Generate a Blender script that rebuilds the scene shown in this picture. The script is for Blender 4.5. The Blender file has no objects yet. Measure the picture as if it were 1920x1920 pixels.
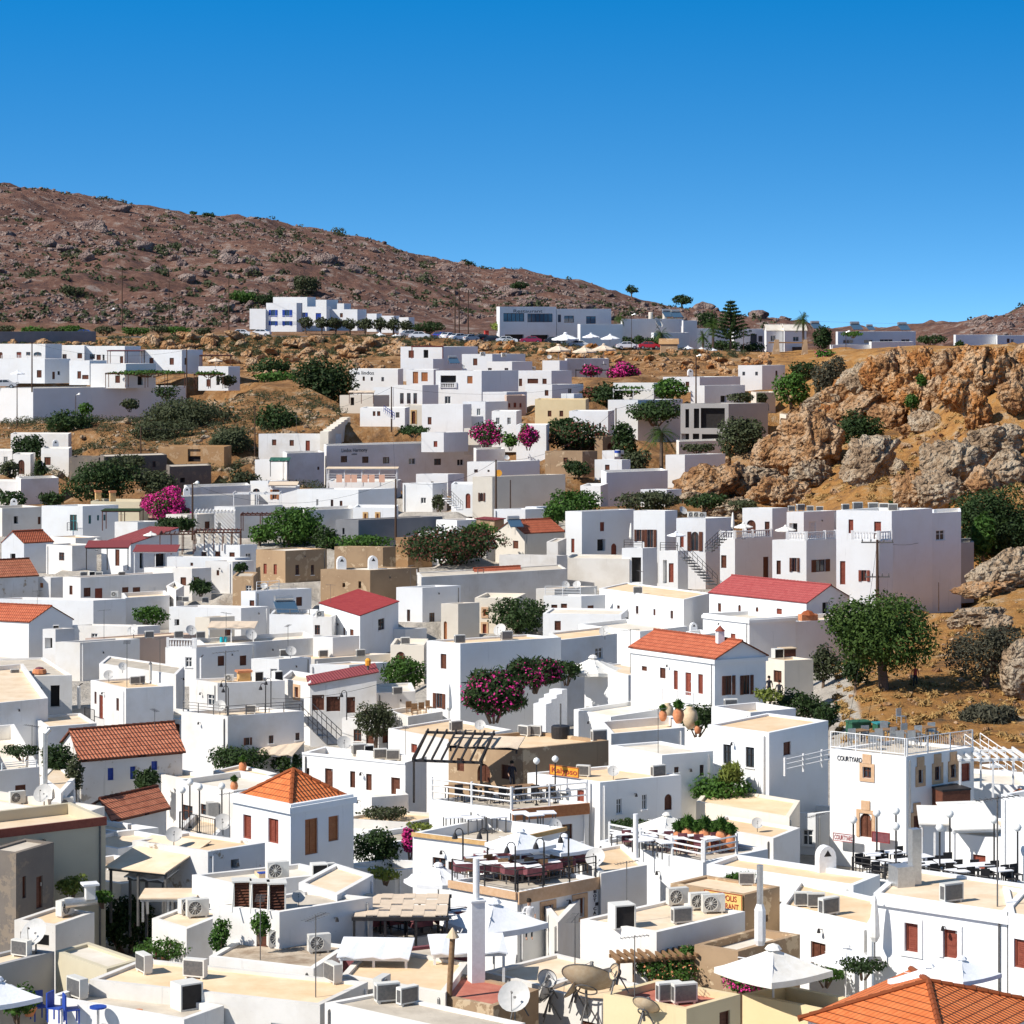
import bpy, math, random
import numpy as np
from mathutils import Matrix, Vector
rnd = random.Random(7)
R = math.radians
F, Y0, EYE = 5200.0, 580.0, 40.0      # focal length and horizon row of the 1920 px photograph, eye height in metres
sc = bpy.context.scene
COL = sc.collection
# ---------------------------------------------------------------- camera, sky, sun, exposure
cam = bpy.data.cameras.new('camera'); camo = bpy.data.objects.new('camera', cam); COL.objects.link(camo)
camo.location = (0, 0, EYE); camo.rotation_euler = (R(90), 0, 0)
cam.sensor_width = 36; cam.lens = 36 * F / 1920; cam.shift_y = -(960 - Y0) / 1920
cam.clip_start = 1; cam.clip_end = 30000
sc.camera = camo
SUN_EL, SUN_AZ = 43.0, math.atan2(-0.88, -0.475)      # azimuth of the sun measured from +Y towards +X
w = bpy.data.worlds.new('World'); sc.world = w; w.use_nodes = True
nt = w.node_tree; bg = nt.nodes['Background']
sky = nt.nodes.new('ShaderNodeTexSky'); sky.sky_type = 'NISHITA'; sky.sun_disc = False
sky.sun_elevation = R(SUN_EL); sky.sun_rotation = SUN_AZ
sky.altitude = 100; sky.air_density = 1.0; sky.dust_density = 0.25; sky.ozone_density = 3.0
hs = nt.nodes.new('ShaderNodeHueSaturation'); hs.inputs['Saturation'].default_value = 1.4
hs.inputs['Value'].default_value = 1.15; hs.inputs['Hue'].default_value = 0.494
# deep clear air: the sky is read higher up than the view, so it is blue right down to the ridge
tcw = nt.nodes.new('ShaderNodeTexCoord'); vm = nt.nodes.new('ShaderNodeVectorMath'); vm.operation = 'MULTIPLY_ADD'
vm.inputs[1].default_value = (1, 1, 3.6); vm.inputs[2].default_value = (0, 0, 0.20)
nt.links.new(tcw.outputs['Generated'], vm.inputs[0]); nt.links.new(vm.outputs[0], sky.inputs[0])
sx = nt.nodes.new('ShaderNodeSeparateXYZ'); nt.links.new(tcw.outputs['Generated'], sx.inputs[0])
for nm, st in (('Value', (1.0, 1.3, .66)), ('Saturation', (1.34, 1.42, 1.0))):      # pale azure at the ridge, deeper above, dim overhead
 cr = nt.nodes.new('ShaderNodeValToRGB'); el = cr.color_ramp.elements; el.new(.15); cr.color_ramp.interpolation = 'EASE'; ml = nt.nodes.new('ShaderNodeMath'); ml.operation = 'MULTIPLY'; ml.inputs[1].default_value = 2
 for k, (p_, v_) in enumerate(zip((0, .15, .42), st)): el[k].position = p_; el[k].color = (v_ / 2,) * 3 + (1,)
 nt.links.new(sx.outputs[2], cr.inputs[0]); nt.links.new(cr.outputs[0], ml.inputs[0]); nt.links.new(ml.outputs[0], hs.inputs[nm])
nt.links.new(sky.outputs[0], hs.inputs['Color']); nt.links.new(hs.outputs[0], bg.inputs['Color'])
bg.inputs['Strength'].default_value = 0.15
sl = bpy.data.lights.new('sun', 'SUN'); sl.energy = 4.7; sl.angle = R(0.5); sl.color = (1.0, 0.95, 0.88)
so = bpy.data.objects.new('sun', sl); COL.objects.link(so)
sd = Vector((math.sin(SUN_AZ) * math.cos(R(SUN_EL)), math.cos(SUN_AZ) * math.cos(R(SUN_EL)), math.sin(R(SUN_EL))))
so.rotation_euler = sd.to_track_quat('Z', 'Y').to_euler(); so.location = sd * 300
sc.view_settings.view_transform = 'Standard'; sc.view_settings.look = 'None'; sc.view_settings.gamma = 1
sc.view_settings.exposure = 0.36
sc.cycles.max_bounces = 6; sc.cycles.diffuse_bounces = 3; sc.cycles.transparent_max_bounces = 4

# ---------------------------------------------------------------- noise
def hsh(ix, iy, iz, seed):
 n = (ix.astype(np.int64) * 374761393 + iy.astype(np.int64) * 668265263 + iz.astype(np.int64) * 2147483647 + seed * 1274126177) & 0xffffffff
 n = ((n ^ (n >> 13)) * 1274126177) & 0xffffffff
 return ((n ^ (n >> 16)) & 0xffff) / 65535.0
def vnoise(p, seed=0):
 i = np.floor(p); f = p - i; f = f * f * (3 - 2 * f); r = 0
 for a in (0, 1):
  for b in (0, 1):
   for c in (0, 1):
    wgt = (f[:, 0] if a else 1 - f[:, 0]) * (f[:, 1] if b else 1 - f[:, 1]) * (f[:, 2] if c else 1 - f[:, 2])
    r = r + wgt * hsh(i[:, 0] + a, i[:, 1] + b, i[:, 2] + c, seed)
 return r
def fbm(p, oct=4, seed=0, ridge=False):
 r = 0; a = 0.5; p = np.asarray(p, float)
 for o in range(oct):
  v = vnoise(p, seed + o)
  if ridge: v = 1 - abs(2 * v - 1)
  r = r + a * v; a *= .5; p = p * 2.03 + 17.3
 return r

# ---------------------------------------------------------------- terrain: columns of (picture row, pixels per metre)
low = [(2300, 60), (1590, 33)]
COLS = {
 -300: low + [(1430, 25), (1204, 20), (1055, 16.5), (941, 14), (832, 12.3), (790, 11.4), (728, 11.1), (704, 10.5), (649, 9.9), (636, 9.7), (633, 9.2)],
 0:    low + [(1430, 25), (1204, 20), (1055, 16.5), (941, 14), (832, 12.3), (790, 11.5), (730, 11.2), (704, 10.5), (649, 9.9), (634, 9.7), (632, 9.2)],
 240:  low + [(1430, 25), (1204, 20), (1055, 16.5), (950, 14.3), (862, 13), (790, 12.0), (732, 11.3), (704, 10.5), (655, 9.95), (634, 9.7), (631, 9.2)],
 480:  low + [(1430, 25), (1204, 20), (1080, 17), (960, 14.8), (870, 13.4), (800, 12.4), (735, 11.4), (694, 10.6), (672, 10.0), (634, 9.75), (629, 9.2)],
 720:  low + [(1430, 25), (1204, 20), (1100, 17.5), (985, 15.5), (905, 14.2), (820, 13), (760, 12), (700, 10.8), (665, 10.0), (634, 9.75), (632, 9.2)],
 960:  low + [(1430, 25), (1204, 20), (1100, 17.5), (1000, 15.8), (905, 14.4), (815, 13), (750, 12), (700, 11), (668, 10.1), (644, 9.75), (641, 9.2)],
 1200: low + [(1430, 25), (1204, 20), (1100, 17.5), (985, 15.8), (905, 14.6), (830, 13.4), (760, 12.3), (718, 11.3), (690, 10.4), (660, 9.9), (652, 9.2)],
 1440: low + [(1400, 26), (1250, 21.5), (1120, 18), (1010, 16), (950, 15.2), (865, 14), (800, 13), (748, 12), (712, 11), (690, 10.3), (664, 9.8), (656, 9.2)],
 1680: low + [(1400, 27.5), (1305, 25.2), (1190, 22), (1120, 20.5), (990, 17.8), (935, 16.2), (880, 15), (820, 13.9), (745, 13.2), (672, 12.8), (656, 11), (650, 9.2)],
 1920: low + [(1400, 27.5), (1300, 25.0), (1180, 22.5), (1085, 21), (970, 18.7), (890, 17), (835, 15.8), (770, 14.8), (670, 14.2), (656, 12.4), (650, 9.2)],
 2300: low + [(1400, 27.5), (1300, 25.0), (1180, 22.5), (1085, 21), (970, 18.7), (890, 17), (835, 15.8), (770, 14.8), (670, 14.2), (656, 12.4), (650, 9.2)],
}
CK = sorted(COLS)
CZ = {k: (np.array([F / s for _, s in COLS[k]]), np.array([(y - Y0) / s for y, s in COLS[k]])) for k in CK}
RX = [-900, -300, 0, 100, 210, 400, 600, 640, 780, 900, 1000, 1100, 1200, 1300, 1400, 1470, 1560, 1760, 1860, 1920, 2020, 2400]
RY = [310, 338, 364, 379, 394, 420, 443, 447, 494, 512, 525, 550, 574, 592, 604, 616, 640, 640, 616, 588, 568, 548]
ZT = F / 9.2; ZR = F / 4.0
CARVE = []        # (u0, u1, nearest z, farthest z, base row, scale): terraces cut into the slope for the houses
def groundD(X, Z, detail=True):
 X = np.atleast_1d(np.asarray(X, float)); Z = np.atleast_1d(np.asarray(Z, float))
 u = 960 + F * X / Z
 cols = np.array([np.interp(Z, *CZ[k]) for k in CK])
 j = np.clip(np.searchsorted(CK, u) - 1, 0, len(CK) - 2); ck = np.array(CK, float)
 t = np.clip((u - ck[j]) / (ck[j + 1] - ck[j]), 0, 1); t = t * t * (3 - 2 * t)
 i = np.arange(len(u)); D = cols[j, i] * (1 - t) + cols[j + 1, i] * t
 Dr = (np.interp(u, RX, RY) - Y0) / 4.0
 th = np.clip((Z - ZT) / (ZR - ZT), 0, 1)
 D = np.where(Z > ZT, D * (1 - th) + Dr * th - 9 * np.sin(np.pi * th) * np.clip((900 - u) / 900, 0, 1), D)
 D = np.where(Z > ZR, Dr + (Z - ZR) * .12, D)
 if detail:
  p = np.stack([X, Z, 0 * X], 1)
  hill = np.clip((Z - ZT - 8) / 60, 0, 1)
  D = D - hill * (fbm(p / 70, 4, 3, True) - .47) * 13 - hill * (fbm(p / 13, 4, 5) - .47) * 5
  rocky = np.clip((u - 1380) / 160, 0, 1) * np.clip((Z - 285) / 25, 0, 1) * np.clip((430 - Z) / 20, 0, 1)
  D = D - rocky * (fbm(p / 9, 5, 9, True) - .5) * 3.2
  left = np.clip((Z - 355) / 20, 0, 1) * np.clip((ZT - 18 - Z) / 12, 0, 1) * (1 - rocky)
  D = D - left * (fbm(p / 7, 4, 12) - .47) * 2.2
 if CARVE and detail:
  z0, z1 = Z.min(), Z.max()
  for u0, u1, a, b, row, s_ in CARVE:
   if z1 < a - 45 or z0 > b + 6: continue
   e = np.maximum(0, np.maximum(u0 - u, u - u1)) / s_
   Dc = (row - Y0) / F * np.minimum(Z, a) - .5 * e - 1.6 * np.maximum(0, Z - b) - .35 * np.maximum(0, a - 22 - Z)
   D = np.where((e < 14) & (Z > a - 45) & (Z < b + 6), np.maximum(D, Dc), D)
 return D
def gz(X, Y): return EYE - float(groundD(X, Y)[0])
def gza(X, Y): return EYE - groundD(X, Y)
_S = np.concatenate([np.arange(60, 20, -.05), np.arange(20, 8.2, -.02), np.arange(8.2, 3.6, -.01)])
def solve(px, py, h=0.0, s0=60):
 """distance at which a point h metres above the ground shows at this row of the picture"""
 S = _S[_S <= s0]; D = groundD((px - 960) / S, F / S, False)
 ok = (py - Y0) / S >= D - h
 return float(S[np.argmax(ok)]) if ok.any() else 8.5
def P(px, py, s): return Vector(((px - 960) / s, F / s, EYE - (py - Y0) / s))

# ---------------------------------------------------------------- materials
def link(nt, a, b): nt.links.new(a, b)
MATS = {}
def mat(name, c1, c2=None, scale=3.0, rough=.85, bump=0.0, bscale=None, metal=0.0, detail=5, c3=None, thr=(.35, .65), var=0.0, emit=None, spec=.3):
 m = bpy.data.materials.new(name); m.use_nodes = True; nt = m.node_tree; b = nt.nodes['Principled BSDF']
 b.inputs['Roughness'].default_value = rough; b.inputs['Metallic'].default_value = metal
 b.inputs['Specular IOR Level'].default_value = spec
 tc = nt.nodes.new('ShaderNodeNewGeometry')
 def noise(sc_, det=detail):
  n = nt.nodes.new('ShaderNodeTexNoise'); n.inputs['Scale'].default_value = sc_; n.inputs['Detail'].default_value = det
  n.inputs['Roughness'].default_value = .65
  link(nt, tc.outputs['Position'], n.inputs['Vector']); return n
 col = None
 if c2:
  n = noise(scale); r = nt.nodes.new('ShaderNodeValToRGB')
  r.color_ramp.elements[0].position = thr[0]; r.color_ramp.elements[1].position = thr[1]
  r.color_ramp.elements[0].color = (*c1, 1); r.color_ramp.elements[1].color = (*c2, 1)
  if c3:
   e = r.color_ramp.elements.new((thr[0] + thr[1]) / 2); e.color = (*c3, 1)
  link(nt, n.outputs['Fac'], r.inputs['Fac']); col = r.outputs['Color']
 if var:
  oi = nt.nodes.new('ShaderNodeObjectInfo'); h = nt.nodes.new('ShaderNodeHueSaturation')
  mr = nt.nodes.new('ShaderNodeMapRange'); mr.inputs['To Min'].default_value = 1 - var; mr.inputs['To Max'].default_value = 1 + var * .6
  link(nt, oi.outputs['Random'], mr.inputs['Value']); link(nt, mr.outputs[0], h.inputs['Value'])
  if col: link(nt, col, h.inputs['Color'])
  else: h.inputs['Color'].default_value = (*c1, 1)
  col = h.outputs['Color']
 if col: link(nt, col, b.inputs['Base Color'])
 else: b.inputs['Base Color'].default_value = (*c1, 1)
 if bump:
  n = noise(bscale or scale * 4); bp = nt.nodes.new('ShaderNodeBump'); bp.inputs['Strength'].default_value = bump
  bp.inputs['Distance'].default_value = .05
  link(nt, n.outputs['Fac'], bp.inputs['Height']); link(nt, bp.outputs[0], b.inputs['Normal'])
 if emit:
  b.inputs['Emission Color'].default_value = (*emit, 1); b.inputs['Emission Strength'].default_value = 1
 MATS[name] = m; return m
def wallmat(name, base, stain, amt=.5, peel=None, grime=.25):
 """limewashed wall: broad tone changes, rain streaks below the parapet, optional peeling patches"""
 m = mat(name, base, rough=.9); nt = m.node_tree; b = nt.nodes['Principled BSDF']
 g = nt.nodes.new('ShaderNodeNewGeometry'); oi = nt.nodes.new('ShaderNodeObjectInfo')
 ad = nt.nodes.new('ShaderNodeVectorMath'); ad.operation = 'ADD'
 link(nt, g.outputs['Position'], ad.inputs[0]); link(nt, oi.outputs['Random'], ad.inputs[1])
 def nz(vec, s, d=5, r=.6):
  n = nt.nodes.new('ShaderNodeTexNoise'); n.inputs['Scale'].default_value = s; n.inputs['Detail'].default_value = d; n.inputs['Roughness'].default_value = r
  link(nt, vec, n.inputs['Vector']); return n.outputs['Fac']
 def rng(v, a, b_, c=0, d=1):
  mr = nt.nodes.new('ShaderNodeMapRange'); mr.inputs['From Min'].default_value = a; mr.inputs['From Max'].default_value = b_
  mr.inputs['To Min'].default_value = c; mr.inputs['To Max'].default_value = d; link(nt, v, mr.inputs['Value']); return mr.outputs[0]
 def mix(f, a, b_):
  mx = nt.nodes.new('ShaderNodeMix'); mx.data_type = 'RGBA'
  link(nt, f, mx.inputs[0])
  for s_, v in ((6, a), (7, b_)):
   if isinstance(v, tuple): mx.inputs[s_].default_value = (*v, 1)
   else: link(nt, v, mx.inputs[s_])
  return mx.outputs[2]
 c = mix(rng(nz(ad.outputs[0], .45), .4, .75, 0, amt), base, stain)
 mp = nt.nodes.new('ShaderNodeMapping'); mp.inputs['Scale'].default_value = (3.5, 3.5, .25); link(nt, ad.outputs[0], mp.inputs['Vector'])
 c = mix(rng(nz(mp.outputs[0], 1.0, 4), .62, .85, 0, grime), c, tuple(x * .45 for x in stain))
 c = mix(rng(nz(ad.outputs[0], 6), .66, .8, 0, grime), c, tuple(x * .6 for x in stain))
 if peel: c = mix(rng(nz(ad.outputs[0], .9, 8, .7), peel[0], peel[0] + .03), c, peel[1])
 c = mix(rng(oi.outputs['Random'], .35, 1, 0, .4), c, tuple(a * b_ for a, b_ in zip(base, (.98, .93, .84))))
 h = nt.nodes.new('ShaderNodeHueSaturation'); link(nt, rng(oi.outputs['Random'], 0, 1, .94, 1.03), h.inputs['Value'])
 link(nt, c, h.inputs['Color']); link(nt, h.outputs[0], b.inputs['Base Color'])
 bp = nt.nodes.new('ShaderNodeBump'); bp.inputs['Strength'].default_value = .22; bp.inputs['Distance'].default_value = .05
 link(nt, nz(ad.outputs[0], 2.2, 5), bp.inputs['Height']); link(nt, bp.outputs[0], b.inputs['Normal'])
 return m
def tilemat(name, c1, c2, row, rowstr=.5, chan=.22):
 """clay tiles: channels up the slope and overlapping rows, from UVs in metres"""
 m = mat(name, c1, rough=.8); nt = m.node_tree; b = nt.nodes['Principled BSDF']
 uv = nt.nodes.new('ShaderNodeUVMap'); sp = nt.nodes.new('ShaderNodeSeparateXYZ'); link(nt, uv.outputs[0], sp.inputs[0])
 def math_(op, a, b_=None):
  n = nt.nodes.new('ShaderNodeMath'); n.operation = op
  for i, v in enumerate((a, b_)):
   if v is None: continue
   if isinstance(v, (int, float)): n.inputs[i].default_value = v
   else: link(nt, v, n.inputs[i])
  return n.outputs[0]
 ch = math_('ABSOLUTE', math_('SINE', math_('MULTIPLY', sp.outputs[0], math.pi / chan)))
 ph = math_('FRACT', math_('DIVIDE', sp.outputs[1], row))
 edge = math_('LESS_THAN', ph, .14)
 g = nt.nodes.new('ShaderNodeNewGeometry'); n = nt.nodes.new('ShaderNodeTexNoise'); n.inputs['Scale'].default_value = 1.7; n.inputs['Detail'].default_value = 6
 link(nt, g.outputs['Position'], n.inputs['Vector'])
 vo = nt.nodes.new('ShaderNodeTexVoronoi'); vo.inputs['Scale'].default_value = 4.0; link(nt, uv.outputs[0], vo.inputs['Vector'])
 mx = nt.nodes.new('ShaderNodeMix'); mx.data_type = 'RGBA'; mx.inputs[6].default_value = (*c1, 1); mx.inputs[7].default_value = (*c2, 1)
 sepc = nt.nodes.new('ShaderNodeSeparateColor'); link(nt, vo.outputs['Color'], sepc.inputs[0])
 link(nt, math_('ADD', math_('MULTIPLY', n.outputs['Fac'], .6), math_('MULTIPLY', sepc.outputs[0], .45)), mx.inputs[0])
 m2 = nt.nodes.new('ShaderNodeMix'); m2.data_type = 'RGBA'; link(nt, mx.outputs[2], m2.inputs[6]); m2.inputs[7].default_value = (*[x * .25 for x in c1], 1)
 link(nt, math_('MULTIPLY', edge, rowstr), m2.inputs[0])
 link(nt, m2.outputs[2], b.inputs['Base Color'])
 bp = nt.nodes.new('ShaderNodeBump'); bp.inputs['Strength'].default_value = 1; bp.inputs['Distance'].default_value = .06
 link(nt, math_('ADD', ch, math_('MULTIPLY', ph, .8)), bp.inputs['Height']); link(nt, bp.outputs[0], b.inputs['Normal'])
 return m
wallmat('white', (.80, .79, .77), (.62, .57, .49), .75, grime=.5)
wallmat('purewhite', (.84, .85, .85), (.74, .72, .68), .55, grime=.4)
wallmat('cream', (.76, .70, .60), (.64, .57, .47), .6)
wallmat('oldwhite', (.74, .71, .66), (.55, .50, .43), .8, grime=.5)
wallmat('peeling', (.74, .73, .71), (.58, .54, .48), .8, (.58, (.36, .29, .21)), .6)
wallmat('beige', (.58, .52, .38), (.48, .42, .30), .6)
wallmat('yellow', (.74, .60, .36), (.62, .48, .27), .6)
wallmat('greywall', (.42, .41, .40), (.33, .32, .31), .6)
wallmat('concrete', (.26, .26, .27), (.18, .18, .19), .8)
wallmat('pink', (.60, .46, .38), (.50, .38, .32), .5)
wallmat('stone', (.42, .29, .175), (.27, .175, .105), .9, (.57, (.60, .46, .30)), .7)
wallmat('darkstone', (.20, .17, .14), (.13, .11, .10), .9, (.55, (.25, .2, .15)), .6)
wallmat('orangestone', (.42, .25, .12), (.26, .15, .08), .9, (.55, (.5, .34, .2)), .7)
mat('peach', (.72, .50, .29), (.82, .63, .42), .6, bump=.3, bscale=4, c3=(.76, .56, .35), var=.08)
mat('creamroof', (.70, .53, .35), (.80, .66, .49), .7, bump=.3, bscale=4, var=.08)
mat('greyroof', (.46, .40, .32), (.60, .53, .43), .8, bump=.4, bscale=5, var=.1)
mat('whiteroof', (.66, .58, .46), (.78, .72, .62), .6, bump=.2, bscale=4, var=.05)
mat('stainroof', (.30, .22, .15), (.56, .47, .36), 1.1, bump=.5, bscale=6)
mat('redroof', (.40, .12, .08), (.52, .19, .13), 1.1, bump=.4, bscale=6)
mat('brown', (.10, .035, .02), (.15, .055, .03), 6, rough=.6, bump=.2, var=.25)
mat('redbrown', (.22, .05, .03), (.28, .075, .045), 6, rough=.6, bump=.2, var=.15)
mat('orangebrown', (.36, .13, .05), (.44, .18, .07), 6, rough=.6, bump=.2)
mat('blue', (.02, .05, .30), (.03, .08, .38), 5, rough=.5)
mat('teal', (.03, .22, .24), (.05, .28, .30), 5, rough=.5)
mat('green', (.03, .10, .06), (.04, .14, .08), 5, rough=.5)
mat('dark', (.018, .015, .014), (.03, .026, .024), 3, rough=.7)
mat('glass', (.03, .04, .05), rough=.08, spec=.8)
mat('blueglass', (.05, .10, .16), rough=.08, spec=.8)
mat('metal', (.12, .12, .12), (.18, .17, .16), 8, rough=.5, metal=.4)
mat('black', (.02, .02, .02), (.035, .03, .03), 8, rough=.55)
mat('steel', (.45, .45, .44), (.55, .55, .54), 8, rough=.35, metal=.7)
mat('whitepaint', (.80, .80, .79), (.72, .71, .69), 6, rough=.5)
mat('acwhite', (.66, .64, .58), (.72, .70, .64), 4, rough=.5, var=.12)
mat('dish', (.50, .49, .46), (.58, .56, .53), 5, rough=.5, var=.15)
mat('canvas', (.80, .78, .73), (.72, .69, .62), 2.5, rough=.9, bump=.3, bscale=9)
mat('beigecanvas', (.70, .56, .42), (.62, .50, .37), 2.5, rough=.9, bump=.3, bscale=9)
mat('whitecanvas', (.82, .83, .84), (.76, .77, .79), 2.5, rough=.9, bump=.3, bscale=9)
mat('wood', (.20, .11, .055), (.30, .18, .09), 9, rough=.75, bump=.3)
mat('polewood', (.055, .03, .02), (.09, .05, .03), 9, rough=.8, bump=.3)
mat('terracotta', (.50, .17, .07), (.62, .28, .14), 5, rough=.8, bump=.2)
mat('jar', (.58, .42, .26), (.66, .52, .35), 5, rough=.8, bump=.2)
mat('ochre', (.52, .31, .12), (.62, .40, .18), 5, rough=.85, bump=.3)
mat('drygrass', (.34, .20, .07), (.42, .27, .10), 5, rough=.9)
mat('sandstone', (.56, .35, .20), (.64, .43, .27), 4, rough=.85, bump=.3)
mat('tablecloth', (.82, .82, .82), (.75, .75, .77), 4, rough=.85)
mat('maroon', (.16, .05, .06), (.22, .08, .09), 5, rough=.85)
mat('signorange', (.72, .30, .03), (.80, .38, .05), 3, rough=.5)
mat('signyellow', (.84, .52, .16), (.88, .60, .22), 3, rough=.5)
mat('signtext', (.34, .05, .03)); mat('redtext', (.30, .03, .03)); mat('darktext', (.03, .03, .035))
mat('asphalt', (.10, .095, .09), (.14, .135, .13), 1.5, rough=.9)
mat('paving', (.40, .37, .33), (.54, .50, .44), .8, rough=.9, bump=.3)
mat('rubber', (.02, .02, .02), rough=.7)
mat('skin', (.45, .26, .18)); mat('cloth_dark', (.03, .03, .04)); mat('cloth_red', (.5, .06, .05)); mat('hair', (.02, .015, .01))
mat('lampglass', (.80, .80, .76), rough=.3)
for n_, c_ in (('carwhite', (.75, .76, .78)), ('carred', (.45, .02, .03)), ('carblue', (.02, .05, .35)), ('carblack', (.02, .02, .025)), ('carsilver', (.45, .46, .48)), ('cardarkred', (.30, .02, .06))):
 mat(n_, c_, rough=.25, spec=.6)
mat('towelpink', (.70, .40, .28)); mat('turquoise', (.02, .45, .55)); mat('trunk', (.12, .08, .055), (.20, .14, .10), 5, rough=.95, bump=.5)
tilemat('tilered', (.56, .12, .03), (.70, .22, .07), .38, .75)
tilemat('tilebig', (.62, .14, .035), (.72, .22, .07), .42, .85)
tilemat('tileold', (.28, .07, .03), (.58, .22, .12), .55, .95)
tilemat('tileflat', (.38, .08, .035), (.58, .17, .085), .4, .6)
tilemat('tilerose', (.34, .05, .05), (.46, .11, .10), .4, .4)
tilemat('tilemaroon', (.22, .04, .045), (.30, .07, .07), .4, .3)
tilemat('tilecrimson', (.32, .025, .03), (.46, .07, .06), .5, .3)
def leafmat(name, c1, c2):
 m = mat(name, c1, c2, 1.6, rough=.75, detail=3, var=.18, thr=(.3, .7)); nt = m.node_tree; b = nt.nodes['Principled BSDF']
 tr = nt.nodes.new('ShaderNodeBsdfTranslucent'); tr.inputs[0].default_value = (*[min(1, x * 1.6) for x in c2], 1)
 mx = nt.nodes.new('ShaderNodeMixShader'); mx.inputs[0].default_value = .15
 link(nt, b.outputs[0], mx.inputs[1]); link(nt, tr.outputs[0], mx.inputs[2]); link(nt, mx.outputs[0], nt.nodes['Material Output'].inputs[0])
leafmat('olive', (.028, .036, .015), (.075, .09, .038)); leafmat('leafdark', (.012, .028, .007), (.04, .075, .016))
leafmat('leafgreen', (.02, .06, .008), (.07, .15, .018)); leafmat('leafgrey', (.045, .045, .028), (.10, .095, .06))
leafmat('leafyellow', (.11, .14, .02), (.22, .26, .05)); leafmat('leafred', (.10, .03, .02), (.20, .06, .04))
leafmat('leafcarob', (.02, .045, .007), (.07, .12, .018))
mat('magenta', (.42, .01, .12), (.62, .03, .26), 4, rough=.7)
def rockmat(name, pale, mid, dark, sc_=.35):
 m = mat(name, mid, rough=.95); nt = m.node_tree; b = nt.nodes['Principled BSDF']
 g = nt.nodes.new('ShaderNodeNewGeometry')
 n = nt.nodes.new('ShaderNodeTexNoise'); n.inputs['Scale'].default_value = sc_; n.inputs['Detail'].default_value = 10; n.inputs['Roughness'].default_value = .7
 link(nt, g.outputs['Position'], n.inputs['Vector'])
 r = nt.nodes.new('ShaderNodeValToRGB'); e = r.color_ramp.elements; e[0].position = .34; e[0].color = (*dark, 1); e[1].position = .66; e[1].color = (*pale, 1)
 k = e.new(.47); k.color = (*mid, 1); k = e.new(.56); k.color = (*[a * .75 + b_ * .25 for a, b_ in zip(pale, mid)], 1); link(nt, n.outputs['Fac'], r.inputs['Fac'])
 n2 = nt.nodes.new('ShaderNodeTexNoise'); n2.inputs['Scale'].default_value = 2.2; n2.inputs['Detail'].default_value = 6; link(nt, g.outputs['Position'], n2.inputs['Vector'])
 vo = nt.nodes.new('ShaderNodeTexVoronoi'); vo.inputs['Scale'].default_value = 1.1; vo.feature = 'DISTANCE_TO_EDGE'; link(nt, g.outputs['Position'], vo.inputs['Vector'])
 ad = nt.nodes.new('ShaderNodeMath'); ad.operation = 'ADD'; link(nt, n2.outputs['Fac'], ad.inputs[0]); link(nt, vo.outputs[0], ad.inputs[1])
 bp = nt.nodes.new('ShaderNodeBump'); bp.inputs['Strength'].default_value = 1; bp.inputs['Distance'].default_value = 1.1
 link(nt, ad.outputs[0], bp.inputs['Height']); link(nt, bp.outputs[0], b.inputs['Normal']); link(nt, r.outputs[0], b.inputs['Base Color'])
rockmat('rocktan', (.54, .38, .24), (.38, .20, .085), (.17, .075, .035))
rockmat('rockgrey', (.50, .41, .30), (.36, .25, .155), (.15, .10, .065))
rockmat('rockorange', (.58, .40, .24), (.44, .19, .055), (.20, .065, .02))
rockmat('rockhill', (.36, .28, .24), (.22, .15, .13), (.09, .07, .075))

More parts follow.
